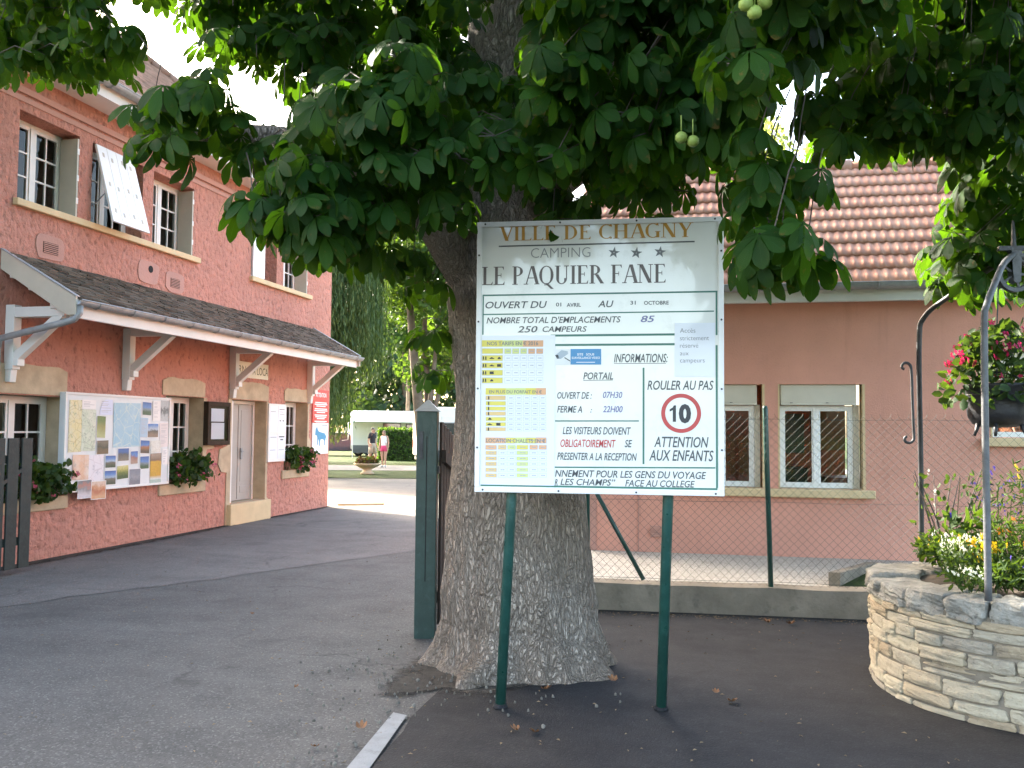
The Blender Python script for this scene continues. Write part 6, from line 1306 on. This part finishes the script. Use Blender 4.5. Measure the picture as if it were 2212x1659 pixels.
for x, y, z in FR:
    mb = MB(); r = .026; n1, n2 = 12, 8
    P = [(x + r * sin(pi * i / n2) * cos(2 * pi * j / n1) * (1 + .10 * ((i + j) % 2)), y + r * sin(pi * i / n2) * sin(2 * pi * j / n1) * (1 + .10 * ((i + j) % 2)), z + r * cos(pi * i / n2)) for i in range(n2 + 1) for j in range(n1)]
    mb.add(P, [(i * n1 + j, i * n1 + (j + 1) % n1, (i + 1) * n1 + (j + 1) % n1, (i + 1) * n1 + j) for i in range(n2) for j in range(n1)]); mb.tube([(x, y, z + r * .9), (x, y, z + .1)], .003, 4)
    part('fruit', mb, M['fruit'], tree, smooth=True)
tree2 = thing('chestnut_tree', 'second horse chestnut whose dark branches hang over the planter at the right', 'tree', (4.6, 4.6, 0))
mb = MB(); mb.tube([(4.6, 4.6, -.1), (4.6, 4.6, 1.2), (4.55, 4.65, 3), (4.5, 4.7, 6), (4.5, 4.7, 9)], [.5, .38, .33, .24, .06], 24); part('trunk', mb, M['bark'], tree2, smooth=True)
SK.clear()
limbs(tree2, [[(4.55, 4.65, 2.6), (3.6, 5.0, 3.8), (2.5, 5.3, 4.3), (1.3, 5.6, 4.5)], [(4.55, 4.7, 2.9), (3.6, 5.9, 3.5), (2.8, 6.4, 3.6), (2.2, 6.8, 3.4)], [(4.5, 4.7, 3.4), (3.8, 6.5, 5.0), (2.8, 7.6, 5.6), (1.8, 8.2, 5.8)]])
tw = MB(); itB = whorls([(a / 100, b / 100, c / 100) for a, b, c in CLUMPS_B], 6, tw, .95) + whorls(crown_fill((4.4, 4.8, 6.6), (4.6, 5.0, 4.2), 600, 4, 3.2), 5, None, 1.4)
CH = leaves_mesh(itB); lpart('crown', (CH[0], CH[1]), M['chestnut'], tree2, uv=CH[2]); part('twigs', tw, M['brown_wood'], tree2)

# fallen leaves
M['deadleaf'] = paint('dead_leaf', (.17, .075, .03), .8, .35, 30, .3, 60)
for (x, y), s, lab in (((-1.095, 4.912), .045, 'curled orange leaf, left one of the pair in front of the sign posts'), ((-.993, 4.907), .045, 'curled orange leaf, right one of the pair in front of the sign posts'), ((-2.64, 5.353), .03, 'small brown leaf alone on the driveway'), ((-.041, 5.916), .035, 'orange leaf between the right sign post and the planter, the farther one'), ((.051, 5.76), .05, 'flat orange leaf between the right sign post and the planter, the nearer one'), ((.39, 8.20), .06, 'orange leaf at the foot of the low wall'), ((.563, 8.19), .06, 'pale brown leaf at the foot of the low wall'), ((-.70, 6.02), .05, 'brown leaf lying beside the right foot of the trunk'), ((-1.10, 5.72), .05, 'reddish leaf tucked between roots behind the left sign post'), ((-1.93, 4.72), .05, 'orange brown leaf left of the white line'), ((-4.04, 7.341), .03, 'small brown leaf far out on the driveway'), ((-2.05, 4.4), .035, 'dark brown leaf on the edge of the driveway near the white line')):
    V, F, U = LEAF[1]; an = RNG.random() * 6.3; k = s / .18
    v = V * k * np.array([1, 1, 1]); v[:, 2] = np.abs(v[:, 2]) * 1.2 + .35 * k * (v[:, 0] ** 2 + v[:, 1] ** 2) / (k * k) * k * 9 * RNG.uniform(.3, 1)
    v[:, 2] -= v[:, 2].min(); R_ = np.array([[cos(an), -sin(an), 0], [sin(an), cos(an), 0], [0, 0, 1]])
    ob = finish('fallen_leaf', mesh_np('fallen_leaf', v @ R_.T, F, U), M['deadleaf']); ob.location = (x, y, .016); tag(ob, lab, 'leaf', 'fallen chestnut leaves on the asphalt')
# ------------------------------------------------------------------ beyond the gate: willow, trees, hedge, campers, people
M['willow'] = leafmat('willow_leaf', (.064, .112, .044), (.09, .14, .055), .25, False, .35)
M['maple'] = leafmat('maple_leaf', (.030, .070, .018), (.06, .10, .022), .36, False, .35)
M['conifer'] = leafmat('dark_tree_leaf', (.028, .060, .032), (.045, .085, .045), .25, False, .35)
M['birch'] = leafmat('silver_leaf', (.14, .19, .10), (.22, .26, .15), .4, False, .3)
M['hedge'] = leafmat('hedge_leaf', (.030, .075, .018), (.05, .10, .022), .3, False, .35)
wl = thing('weeping_willow', 'weeping willow with long hanging strands beyond the pink house', 'tree', (-12.6, 28.4, 0))
mb = MB(); mb.tube(smooth_path([(-13.5, 28.4, -.1), (-13.45, 28.4, 2), (-13.5, 28.3, 4.5), (-14.0, 28.2, 7.5), (-14.3, 28.1, 10)]), [.42] * 6 + [.36] * 6 + [.3] * 6 + [.2] * 6 + [.1], 14); part('trunk', mb, M['bark_bg'], wl, smooth=True)
P_, D_ = [], []; tb = MB()
def willow_leaves():
    V, F = [], []
    for s in range(1300):
        a = RNG.random() * 6.3; rr = 3.0 * sqrt(RNG.random()); top = 10.9 - 3.0 * (rr / 3.0) ** 2 - RNG.random() * 2.2; bot = RNG.uniform(1.2, 3.6) + (RNG.random() < .25) * 2
        x, y = -13.5 + rr * cos(a), 28.3 + rr * sin(a); sl = x * RT.x + y * RT.y; bot = bot if sl < -5.7 else RNG.uniform(3.2, 5.2)
        if sl > -4.5: continue
        x2, y2 = x + RNG.normal() * .25, y + RNG.normal() * .25
        tb.tube([(x, y, top), ((x + x2) / 2 + .06, (y + y2) / 2, (top + bot) / 2), (x2, y2, bot)], .006, 3, cap=False)
        n = int((top - bot) / .085)
        t = (np.arange(n) + RNG.random(n)) / n; px = x + (x2 - x) * t + RNG.normal(size=n) * .05; py = y + (y2 - y) * t + RNG.normal(size=n) * .05; pz_ = top + (bot - top) * t
        an = RNG.random(n) * 6.3; l = RNG.uniform(.14, .26, n); w = RNG.uniform(.028, .05, n); dx, dy = np.cos(an) * .35, np.sin(an) * .35
        b = len(V) * 0
        p0 = np.c_[px, py, pz_]; d = np.c_[dx, dy, -np.ones(n)]; d /= np.linalg.norm(d, axis=1)[:, None]; s_ = np.c_[-np.sin(an), np.cos(an), np.zeros(n)]
        V.append(np.stack([p0, p0 + d * (l * .5)[:, None] + s_ * w[:, None] * .5, p0 + d * l[:, None], p0 + d * (l * .5)[:, None] - s_ * w[:, None] * .5], 1).reshape(-1, 3))
    V = np.concatenate(V); return V, np.arange(len(V)).reshape(-1, 4)
lpart('crown', willow_leaves(), M['willow'], wl); part('strands', tb, M['greenery'], wl)

def clumptree(name, label, base, trunks, clumps, n, size, m, cat='tree', asp=.8, bark='bark_bg', group=None, shell=.55):
    t = thing(name, label, cat, base, group=group)
    for pts, r in trunks:
        P = smooth_path(pts, 4); k = len(P); mb = MB(); mb.tube(P, [r * (1 - .75 * i / k) for i in range(k)], 9); part('trunk', mb, M[bark], t, smooth=True)
    vol = np.array([c[3] ** 2 for c in clumps]); vol = vol / vol.sum(); idx = RNG.choice(len(clumps), n, p=vol); it = iter(idx)
    def s_():
        c = clumps[next(it)]; d = RNG.normal(size=3); d /= np.linalg.norm(d); return np.array(c[:3]) + d * c[3] * max(shell, RNG.random() ** .4) * np.array([1, 1, .75])
    lpart('crown', leafcloud(n, s_, size, asp, .4), m, t); return t
def cl(c, r, n, s0, s1, seed):
    g = np.random.default_rng(seed); out = []
    for _ in range(n):
        d = g.normal(size=3); d /= np.linalg.norm(d); p = np.array(c) + d * np.array(r) * g.uniform(.35, 1) ; out.append((*p, g.uniform(s0, s1)))
    return out
B0 = (-11.3, 34.4)
clumptree('maple_tree', 'tree with several grey stems spreading behind the gate post', (B0[0], B0[1], 0),
          [([(-11.45, 34.3, -.1), (-11.75, 34.2, 2.4), (-12.0, 34.1, 5), (-12.2, 33.9, 8), (-12.2, 33.9, 11)], .26), ([(-11.35, 34.4, 0), (-11.5, 34.5, 3), (-11.7, 34.6, 5.5), (-11.6, 34.6, 8)], .2), ([(-11.3, 34.4, 0), (-11.35, 34.3, 2), (-11.2, 34.3, 4.0), (-10.9, 34.4, 7)], .17), ([(-11.3, 34.4, .4), (-11.2, 34.3, 2.2), (-10.6, 34.4, 4.0), (-9.6, 34.6, 5.2)], .15)],
          cl((-11.4, 34.8, 8.3), (4.6, 3.6, 4.2), 50, .8, 1.4, 1), 16000, .19, M['maple'])
for i, (x, y, h, r, lab, m) in enumerate(((-24, 66, 13, 5.5, 'dark tall tree far behind the white camper with the awning', 'conifer'), (-17.5, 70, 15, 6.5, 'large dark tree far behind the hedge', 'conifer'), (-10.5, 66, 14, 5.5, 'dark tree far behind the gate post', 'conifer'), (-31, 74, 15, 7, 'dark tree far away behind the willow', 'conifer'), (-4, 64, 13, 5.5, 'dark tree hidden mostly by the chestnut trunk', 'conifer'))):
    clumptree('broadleaf_tree', lab, (x, y, 0), [([(x, y, -.1), (x + .2, y, h * .3), (x, y, h * .7)], .4)], cl((x, y, h * .5), (r, r * .8, h * .48), 40, 1.2, 2.2, 20 + i), 2600, .55, M[m], group='dark trees closing off the campsite')
clumptree('poplar_tree', 'pale silvery tree rising behind the annexe roof', (2.1, 32.5, 0), [([(2.1, 32.5, -.1), (2.1, 32.5, 4), (2.2, 32.5, 8)], .3)], cl((1.6, 32.5, 9), (2.3, 2.0, 4.6), 34, .5, 1.0, 9), 5200, .16, M['birch'])
clumptree('yellow_tree', 'sunlit yellow green tree seen through the gap left of the trunk', (-20, 56, 0), [([(-20, 56, -.1), (-20, 56, 4), (-19.9, 56, 9)], .2)], cl((-20, 56, 8), (3.6, 2.6, 4.0), 26, .9, 1.5, 14), 4200, .28, M['maple'])
for i, (x, y, r, h, lab) in enumerate(((-21.5, 36.5, 3.6, 7.0, 'unseen spreading tree just behind the pink house, added to shade the lawn'), (-26.5, 43.5, 4.2, 8.0, 'tall unseen tree farther behind the pink house, added to shade the lawn'))):  # out-of-view trees added to cast shade on the lawn and path
    clumptree('unseen_shade_tree', lab, (x, y, 0), [([(x, y, -.1), (x + .1, y, 3), (x, y, h)], .25)], cl((x, y, h * .8), (r, r, 3.4), 24, .8, 1.3, 60 + i), 3000, .34, M['maple'])
# hedge block
HX = thing('clipped_hedge', 'clipped square hedge in front of the camper awning', 'hedge', (-16.3, 45.9, 0), radians(13))
def sh_():
    f = RNG.integers(0, 4); x, y, z = RNG.uniform(0, 5.5), RNG.uniform(-.5, .5), RNG.uniform(0, 1.66)
    if f == 0: y = -.5
    elif f == 1: z = 1.66
    elif f == 2: x = 0.0
    return np.array([x - 1.5 + RNG.normal() * .05, y + RNG.normal() * .05, z + RNG.normal() * .04])
lpart('foliage', leafcloud(10000, sh_, .10, .8), M['hedge'], HX, off=False)
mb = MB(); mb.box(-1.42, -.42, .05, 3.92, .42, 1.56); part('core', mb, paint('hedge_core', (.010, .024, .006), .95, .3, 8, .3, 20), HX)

# campers
M['camper_white'] = paint('camper_white', (.74, .73, .70), .35, .05, 1.5, .02, 30); M['camper_glass'] = paint('camper_glass', (.02, .025, .03), .08, .1, 2, 0, 10, coat=.5)
M['plastic'] = paint('grey_plastic', (.14, .14, .145), .6, .1, 5, .05, 30); M['awn'] = paint('awning_cloth', (.80, .80, .80), .7, .03, 2, .05, 30)
def camper(name, label, base, rz, L, H, wins, rack=False, cab=True):
    c = thing(name, label, 'camper van', base, rz, 'white campers on the pitches'); Wd_ = 2.2
    prof = [(0, .42), (0, H - .18), (.12, H), (L - 1.5, H), (L - .75, H - .35), (L - .25, H - 1.05), (L, H - 1.75), (L, .42)]
    mb = MB(); mb.prism(prof, (0, 0, 0), (1, 0, 0), (0, 0, 1), (0, Wd_, 0)); body = part('body', mb, M['camper_white'], c, fix=True, bevel=.06)
    mb = MB(); mb.box(.03, -.004, .40, L - .3, .0, .68); mb.box(.1, .05, .22, L - .2, Wd_ - .05, .415); part('skirt', mb, M['plastic'], c)
    for a, b, z0, z1 in wins:
        mb = MB(); mb.box(a, -.03, z0, b, -.002, z1); w = part('window', mb, M['plastic'], c, bevel=.012)
        mb = MB(); mb.box(a + .05, -.034, z0 + .05, b - .05, -.0305, z1 - .05); part('pane', mb, M['camper_glass'], w)
    for x in (1.1, L - 1.2):
        for y in (.10, Wd_ - .30):
            mb = MB(); mb.tube([(x, y, .33), (x, y + .2, .33)], .33, 24); w = part('wheel', mb, M['rubber'], c); mb = MB(); mb.tube([(x, y - .006, .33), (x, y - .001, .33)], .19, 16); part('rim', mb, M['zinc'], w)
    for y in (.12, Wd_ - .24):
        mb = MB(); mb.box(-.02, y, .8, -.001, y + .12, 1.15); part('tail_light', mb, flat('tail_red', (.35, .02, .02), .3), c)
    mb = MB(); mb.box(.9, -.02, .70, 1.5, -.003, 2.3); part('door', mb, M['camper_white'], c, bevel=.01)
    if rack:
        mb = MB()
        for y in (.5, 1.6): mb.tube([(-.03, y, 2.1), (-.18, y, 2.05), (-.18, y, 1.0), (-.55, y, .95)], .02, 6)
        for z in (1.1, 1.6, 2.02): mb.tube([(-.19, .3, z), (-.19, 1.9, z)], .018, 6)
        part('bike_rack', mb, M['camper_white'], c)
    return c
cv = camper('camper', 'white camper with its long white awning pulled out, left of the hedge', (-21.9, 51.2, .02), radians(24), 6.2, 2.78, [(1.9, 3.0, 1.35, 2.05), (3.3, 4.4, 1.35, 2.0)], True)
mb = MB(); n = 12
for i in range(n):
    t0, t1 = i / n, (i + 1) / n; f = lambda t: (-.02 - 2.3 * t, 2.72 - .62 * t - .10 * sin(pi * t))
    a, b = f(t0), f(t1); mb.quad((-.05, a[0], a[1]), (5.0, a[0], a[1] - .02), (5.0, b[0], b[1] - .02), (-.05, b[0], b[1])); mb.quad((-.05, b[0], b[1] - .012), (5.0, b[0], b[1] - .032), (5.0, a[0], a[1] - .032), (-.05, a[0], a[1] - .012))
part('awning', mb, M['awn'], cv, fix=True)
mb = MB(); mb.tube([(-.05, -2.32, 2.1), (5.0, -2.32, 2.08)], .04, 8)
for x in (.05, 4.9): mb.tube([(x, -2.32, 2.1), (x, -2.3, 0)], .02, 6)
part('awning_rail', mb, M['camper_white'], cv)
camper('camper', 'white camper whose roof shows over the brown gate', (-13.6, 40.2, .02), radians(32), 5.6, 2.72, [(.8, 1.8, 1.4, 2.0), (2.6, 3.8, 1.4, 2.0)])
cr = thing('parked_car', 'dark blue car parked half hidden behind the willow', 'car', (-24.9, 51.0, .02), radians(20))
mb = MB(); mb.prism([(0, .3), (0, .85), (.55, .95), (1.15, 1.42), (2.6, 1.45), (3.4, .98), (4.1, .85), (4.15, .3)], (0, 0, 0), (1, 0, 0), (0, 0, 1), (0, 1.7, 0)); part('body', mb, flat('car_blue', (.02, .03, .08), .25, .8), cr, fix=True, bevel=.06)
mb = MB(); mb.prism([(.75, .98), (1.22, 1.38), (1.85, 1.39), (1.85, .98)], (0, -.004, 0), (1, 0, 0), (0, 0, 1), (0, -.003, 0)); mb.prism([(1.92, .98), (1.92, 1.39), (2.55, 1.40), (3.15, .98)], (0, -.004, 0), (1, 0, 0), (0, 0, 1), (0, -.003, 0)); part('window', mb, M['camper_glass'], cr, fix=True)
for x in (.75, 3.3):
    for y in (-.01, 1.52):
        mb = MB(); mb.tube([(x, y, .31), (x, y + .19, .31)], .31, 22); w = part('wheel', mb, M['rubber'], cr); mb = MB(); mb.tube([(x, y - .008, .31), (x, y - .001, .31)], .19, 14); part('rim', mb, M['zinc'], w)
for y in (.08, 1.36):
    mb = MB(); mb.box(4.145, y, .62, 4.16, y + .26, .76); part('headlight', mb, flat('lamp_clear', (.6, .6, .6), .1), cr)

# low bowl planter on the lawn
bw = thing('bowl_planter', 'low concrete bowl planter with reddish plants on the lawn', 'planter', (-12.70, 31.24, .02))
mb = MB(); mb.lathe([(.24, 0), (.26, .04), (.17, .10), (.15, .16), (.30, .24), (.46, .33), (.50, .37), (.50, .40), (.44, .39), (.30, .33), (.02, .32)], (-12.70, 31.24, .02), 32); part('bowl', mb, M['stone'], bw, smooth=True)
def sb():
    a = RNG.random() * 6.3; r = .40 * sqrt(RNG.random()); return np.array([-12.70 + r * cos(a), 31.24 + r * sin(a), .38 + RNG.random() * .28 * (1 - r)])
M['redleaf'] = leafmat('red_leaf', (.085, .045, .025), (.12, .07, .025), .15, False, .4)
lpart('foliage', leafcloud(380, sb, .13, .35), M['redleaf'], bw); lpart('foliage', leafcloud(200, sb, .12, .35), M['greenery'], bw)

# two people on the path
def skinned(name, nodes, edges, m, parent, root=0, sub=2):
    me = bpy.data.meshes.new(name); me.from_pydata([n[:3] for n in nodes], edges, []); me.update()
    o = bpy.data.objects.new(name, me); COL.objects.link(o)
    o.modifiers.new('Skin', 'SKIN'); o.modifiers['Skin'].use_smooth_shade = True
    sv = me.skin_vertices[0].data
    for i, n in enumerate(nodes): sv[i].radius = (n[3], n[4] if len(n) > 4 else n[3]); sv[i].use_root = (i == root)
    o.modifiers.new('Sub', 'SUBSURF').levels = sub; o.modifiers['Sub'].render_levels = sub
    dg = bpy.context.evaluated_depsgraph_get(); dg.update(); nm = bpy.data.meshes.new_from_object(o.evaluated_get(dg))
    bpy.data.objects.remove(o); bpy.data.meshes.remove(me); nm.name = name
    ob = finish(name, nm, m, parent, True); return ob
def person(label, base, rz, H, J, top, bottom, hairm, sleeves, short_len, female=False):
    t = thing('person', label, 'person', base, rz); k = H
    N_, E_ = [], []
    def nd(p, r, r2=None): N_.append((p[0] * k, p[1] * k, p[2] * k, r * k, (r2 or r) * k)); return len(N_) - 1
    pel = nd((0, 0, .53), .076, .060); wai = nd(J['waist'], .066, .052); ch = nd(J['chest'], .082, .060); nk = nd(J['neck'], .034); hb = nd(J['head0'], .046, .052); ht = nd(J['head1'], .050, .056)
    E_ += [(pel, wai), (wai, ch), (ch, nk), (nk, hb), (hb, ht)]
    limbs_ = {}
    for s, L in (('l', 1), ('r', -1)):
        hip = nd(J[s + 'hip'], .062); kn = nd(J[s + 'knee'], .036); an = nd(J[s + 'ankle'], .023); toe = nd(J[s + 'toe'], .021)
        E_ += [(pel, hip), (hip, kn), (kn, an), (an, toe)]
        sh = nd(J[s + 'sh'], .036); el = nd(J[s + 'el'], .025); wr = nd(J[s + 'wr'], .017); pm = nd(J[s + 'palm'], .020, .012)
        E_ += [(ch, sh), (sh, el), (el, wr), (wr, pm)]; limbs_[s] = (hip, kn, an, sh, el, wr)
        pv = Vector(J[s + 'palm']); d = (pv - Vector(J[s + 'wr'])).normalized(); sd = Vector((1, 0, 0)) if abs(d.x) < .8 else Vector((0, 1, 0)); sd = (sd - d * sd.dot(d)).normalized()
        for q, (o_x, ln) in enumerate(((-.013, .034), (-.0045, .042), (.0045, .040), (.013, .030))):
            a = pv + d * .012 + sd * o_x; m1 = nd(a + d * ln * .5, .0052); m2 = nd(a + d * ln + Vector((0, -.006, 0)), .0045); E_ += [(pm, m1), (m1, m2)]
        th = nd(pv + sd * -.022 + d * .004, .006); t2 = nd(pv + sd * -.027 + d * .024, .005); E_ += [(pm, th), (th, t2)]
    skinned('body', N_, E_, M['skin'], t)
    def loft(mb, secs, n=20):
        """closed elliptical tube through (centre, half width, half depth) sections, in units of body height"""
        b = len(mb.v)
        for c, rx, ry in secs:
            for q in range(n): a = 2 * pi * q / n; mb.v.append(((c[0] + rx * cos(a)) * k, (c[1] + ry * sin(a)) * k, c[2] * k))
        for i in range(len(secs) - 1):
            for q in range(n): mb.f.append((b + i * n + q, b + i * n + (q + 1) % n, b + (i + 1) * n + (q + 1) % n, b + (i + 1) * n + q)); mb.m.append(0)
        mb.f.append(tuple(b + q for q in range(n))[::-1]); mb.m.append(0); mb.f.append(tuple(b + (len(secs) - 1) * n + q for q in range(n))); mb.m.append(0)
    L3 = lambda a, b, u: tuple(a[q] + (b[q] - a[q]) * u for q in range(3))
    mb = MB(); wc, cc = J['waist'], J['chest']
    loft(mb, [((0, 0, .515), .088, .070), ((0, 0, .56), .084, .066), (wc, .076, .060), (L3(wc, cc, .5), .082, .064), (cc, .092, .068), (L3(cc, J['neck'], .45), .098 if sleeves else .082, .058), (L3(cc, J['neck'], .75), .072 if sleeves else .056, .046), (L3(cc, J['neck'], .9), .040 if sleeves else .034, .036)])
    if sleeves:
        for s in 'lr': sh, el = J[s + 'sh'], J[s + 'el']; loft(mb, [(L3(sh, el, -.25), .030, .034), (L3(sh, el, .0), .040, .042), (L3(sh, el, .3), .041, .041), (L3(sh, el, .62), .042, .042)], 14)
    part('shirt' if sleeves else 'tank_top', mb, top, t, smooth=True)
    mb = MB(); loft(mb, [((0, 0, .572), .083, .067), ((0, 0, .53), .092, .074), ((0, 0, .49), .094, .074), ((0, 0, .455), .078, .060)])
    for s in 'lr': hp, kn = J[s + 'hip'], J[s + 'knee']; hp = (hp[0] * .9, hp[1], .51); loft(mb, [(hp, .054, .066), (L3(hp, kn, short_len * .5), .052, .062), (L3(hp, kn, short_len), .053, .060)], 16)
    part('shorts', mb, bottom, t, smooth=True)
    for s in 'lr':
        an = N_[limbs_[s][2]]; toe = Vector(J[s + 'toe']) * k; mb = MB(); d = Vector((toe.x - an[0], toe.y - an[1], 0)); d = d.normalized() if d.length > 1e-4 else Vector((0, -1, 0))
        c = Vector((an[0], an[1], 0)) + d * .07; z0 = max(0, min(an[2] - .09 * k, 9)); r_ = Vector((-d.y, d.x, 0))
        P = [(-.10, -.04), (-.10, .04), (.05, .05), (.15, .025), (.15, -.025), (.05, -.05)]
        mb.add([tuple(c + d * a + r_ * b + Vector((0, 0, z))) for z, f in ((z0, 1), (z0 + .07, .8)) for a, b in [(a * (1 if f == 1 else .9), b * f) for a, b in P]], [tuple(range(5, -1, -1)), tuple(range(6, 12))] + [(i, (i + 1) % 6, 6 + (i + 1) % 6, 6 + i) for i in range(6)]); part('shoe', mb, flat('shoe_pale', (.5, .48, .45)), t, bevel=.012)
    h0, h1 = Vector(N_[hb][:3]), Vector(N_[ht][:3]); c = (h0 + h1) / 2; up = (h1 - h0).normalized(); f = Vector((0, -1, 0)); f = (f - up * up.dot(f)).normalized(); r_ = f.cross(up)
    hn = [(*(c + up * .050 * k - f * .004 * k), .056 * k, .058 * k), (*(c + up * .005 * k - f * .026 * k), .050 * k, .046 * k), (*(c - up * .03 * k - f * .034 * k), .036 * k, .03 * k)]; he = [(0, 1), (1, 2)]
    if female: hn += [(*(c - up * .09 * k - f * .055 * k), .028 * k, .022 * k), (*(c - up * .16 * k - f * .05 * k), .012 * k, .010 * k)]; he += [(2, 3), (3, 4)]
    skinned('hair', hn, he, hairm, t)
    e = c + f * .052 * k
    for s in (-1, 1):
        mb = MB(); mb.lathe([(.001, -.008), (.010, -.004), (.010, .004), (.001, .008)], e + r_ * (.020 * k * s) + up * .002, 8); part('eye', mb, flat('eye_dark', (.03, .025, .02), .2), t)
    mb = MB(); mb.bar(c + f * .050 * k + up * .004 * k, c + f * .066 * k - up * .020 * k, .018, .016); part('nose', mb, M['skin'], t, bevel=.004)
    mb = MB(); mb.bar(e - up * .036 * k - r_ * .015 * k - f * .002, e - up * .036 * k + r_ * .015 * k - f * .002, .006, .008); part('mouth', mb, flat('lip', (.30, .10, .09)), t)
    return t
flat('tee_black', (.02, .022, .03), .8); flat('shorts_khaki', (.40, .34, .25), .8); flat('tank_white', (.78, .78, .80), .8); flat('shorts_pink', (.62, .06, .16), .8); flat('hair_fair', (.13, .070, .035), .6)
JM = dict(waist=(0, .004, .62), chest=(0, -.004, .75), neck=(0, -.012, .845), head0=(0, -.020, .885), head1=(0, -.026, .945),
          lhip=(.055, 0, .50), lknee=(.062, -.055, .285), lankle=(.062, -.03, .05), ltoe=(.068, -.10, .018), rhip=(-.055, 0, .50), rknee=(-.060, .03, .285), rankle=(-.062, .13, .065), rtoe=(-.066, .085, .02),
          lsh=(.100, 0, .805), lel=(.135, .03, .63), lwr=(.13, -.045, .50), lpalm=(.125, -.075, .47), rsh=(-.100, 0, .805), rel=(-.135, .035, .63), rwr=(-.155, -.02, .49), rpalm=(-.155, -.04, .455))
person('person in a black T-shirt and beige shorts walking past the bowl planter', (-15.3, 38.2, .032), radians(75), 1.76, JM, M['tee_black'], M['shorts_khaki'], M['hair'], True, .85)
JW = dict(waist=(0, .002, .625), chest=(0, -.004, .745), neck=(0, -.016, .84), head0=(0, -.034, .882), head1=(0, -.052, .938),
          lhip=(.052, 0, .50), lknee=(.045, -.035, .285), lankle=(.04, -.02, .05), ltoe=(.045, -.09, .018), rhip=(-.052, 0, .50), rknee=(-.05, -.005, .285), rankle=(-.05, .05, .05), rtoe=(-.055, -.01, .018),
          lsh=(.086, 0, .795), lel=(.115, .01, .635), lwr=(.115, -.04, .51), lpalm=(.113, -.06, .475), rsh=(-.086, 0, .795), rel=(-.118, .02, .635), rwr=(-.13, -.01, .50), rpalm=(-.132, -.025, .465))
person('person in a white tank top and pink shorts looking down on the path', (-14.4, 37.3, .032), radians(8), 1.63, JW, M['tank_white'], M['shorts_pink'], M['hair_fair'], False, .42, True)
# low kerb stone by the house corner
mb = MB(); mb.bar((-8.1, 18.25, .02), (-7.2, 18.7, .02), .10, .07); solo('kerb_stone', mb, M['cream'], 'short pale kerb stone at the far corner of the house', 'kerb', bevel=.01)
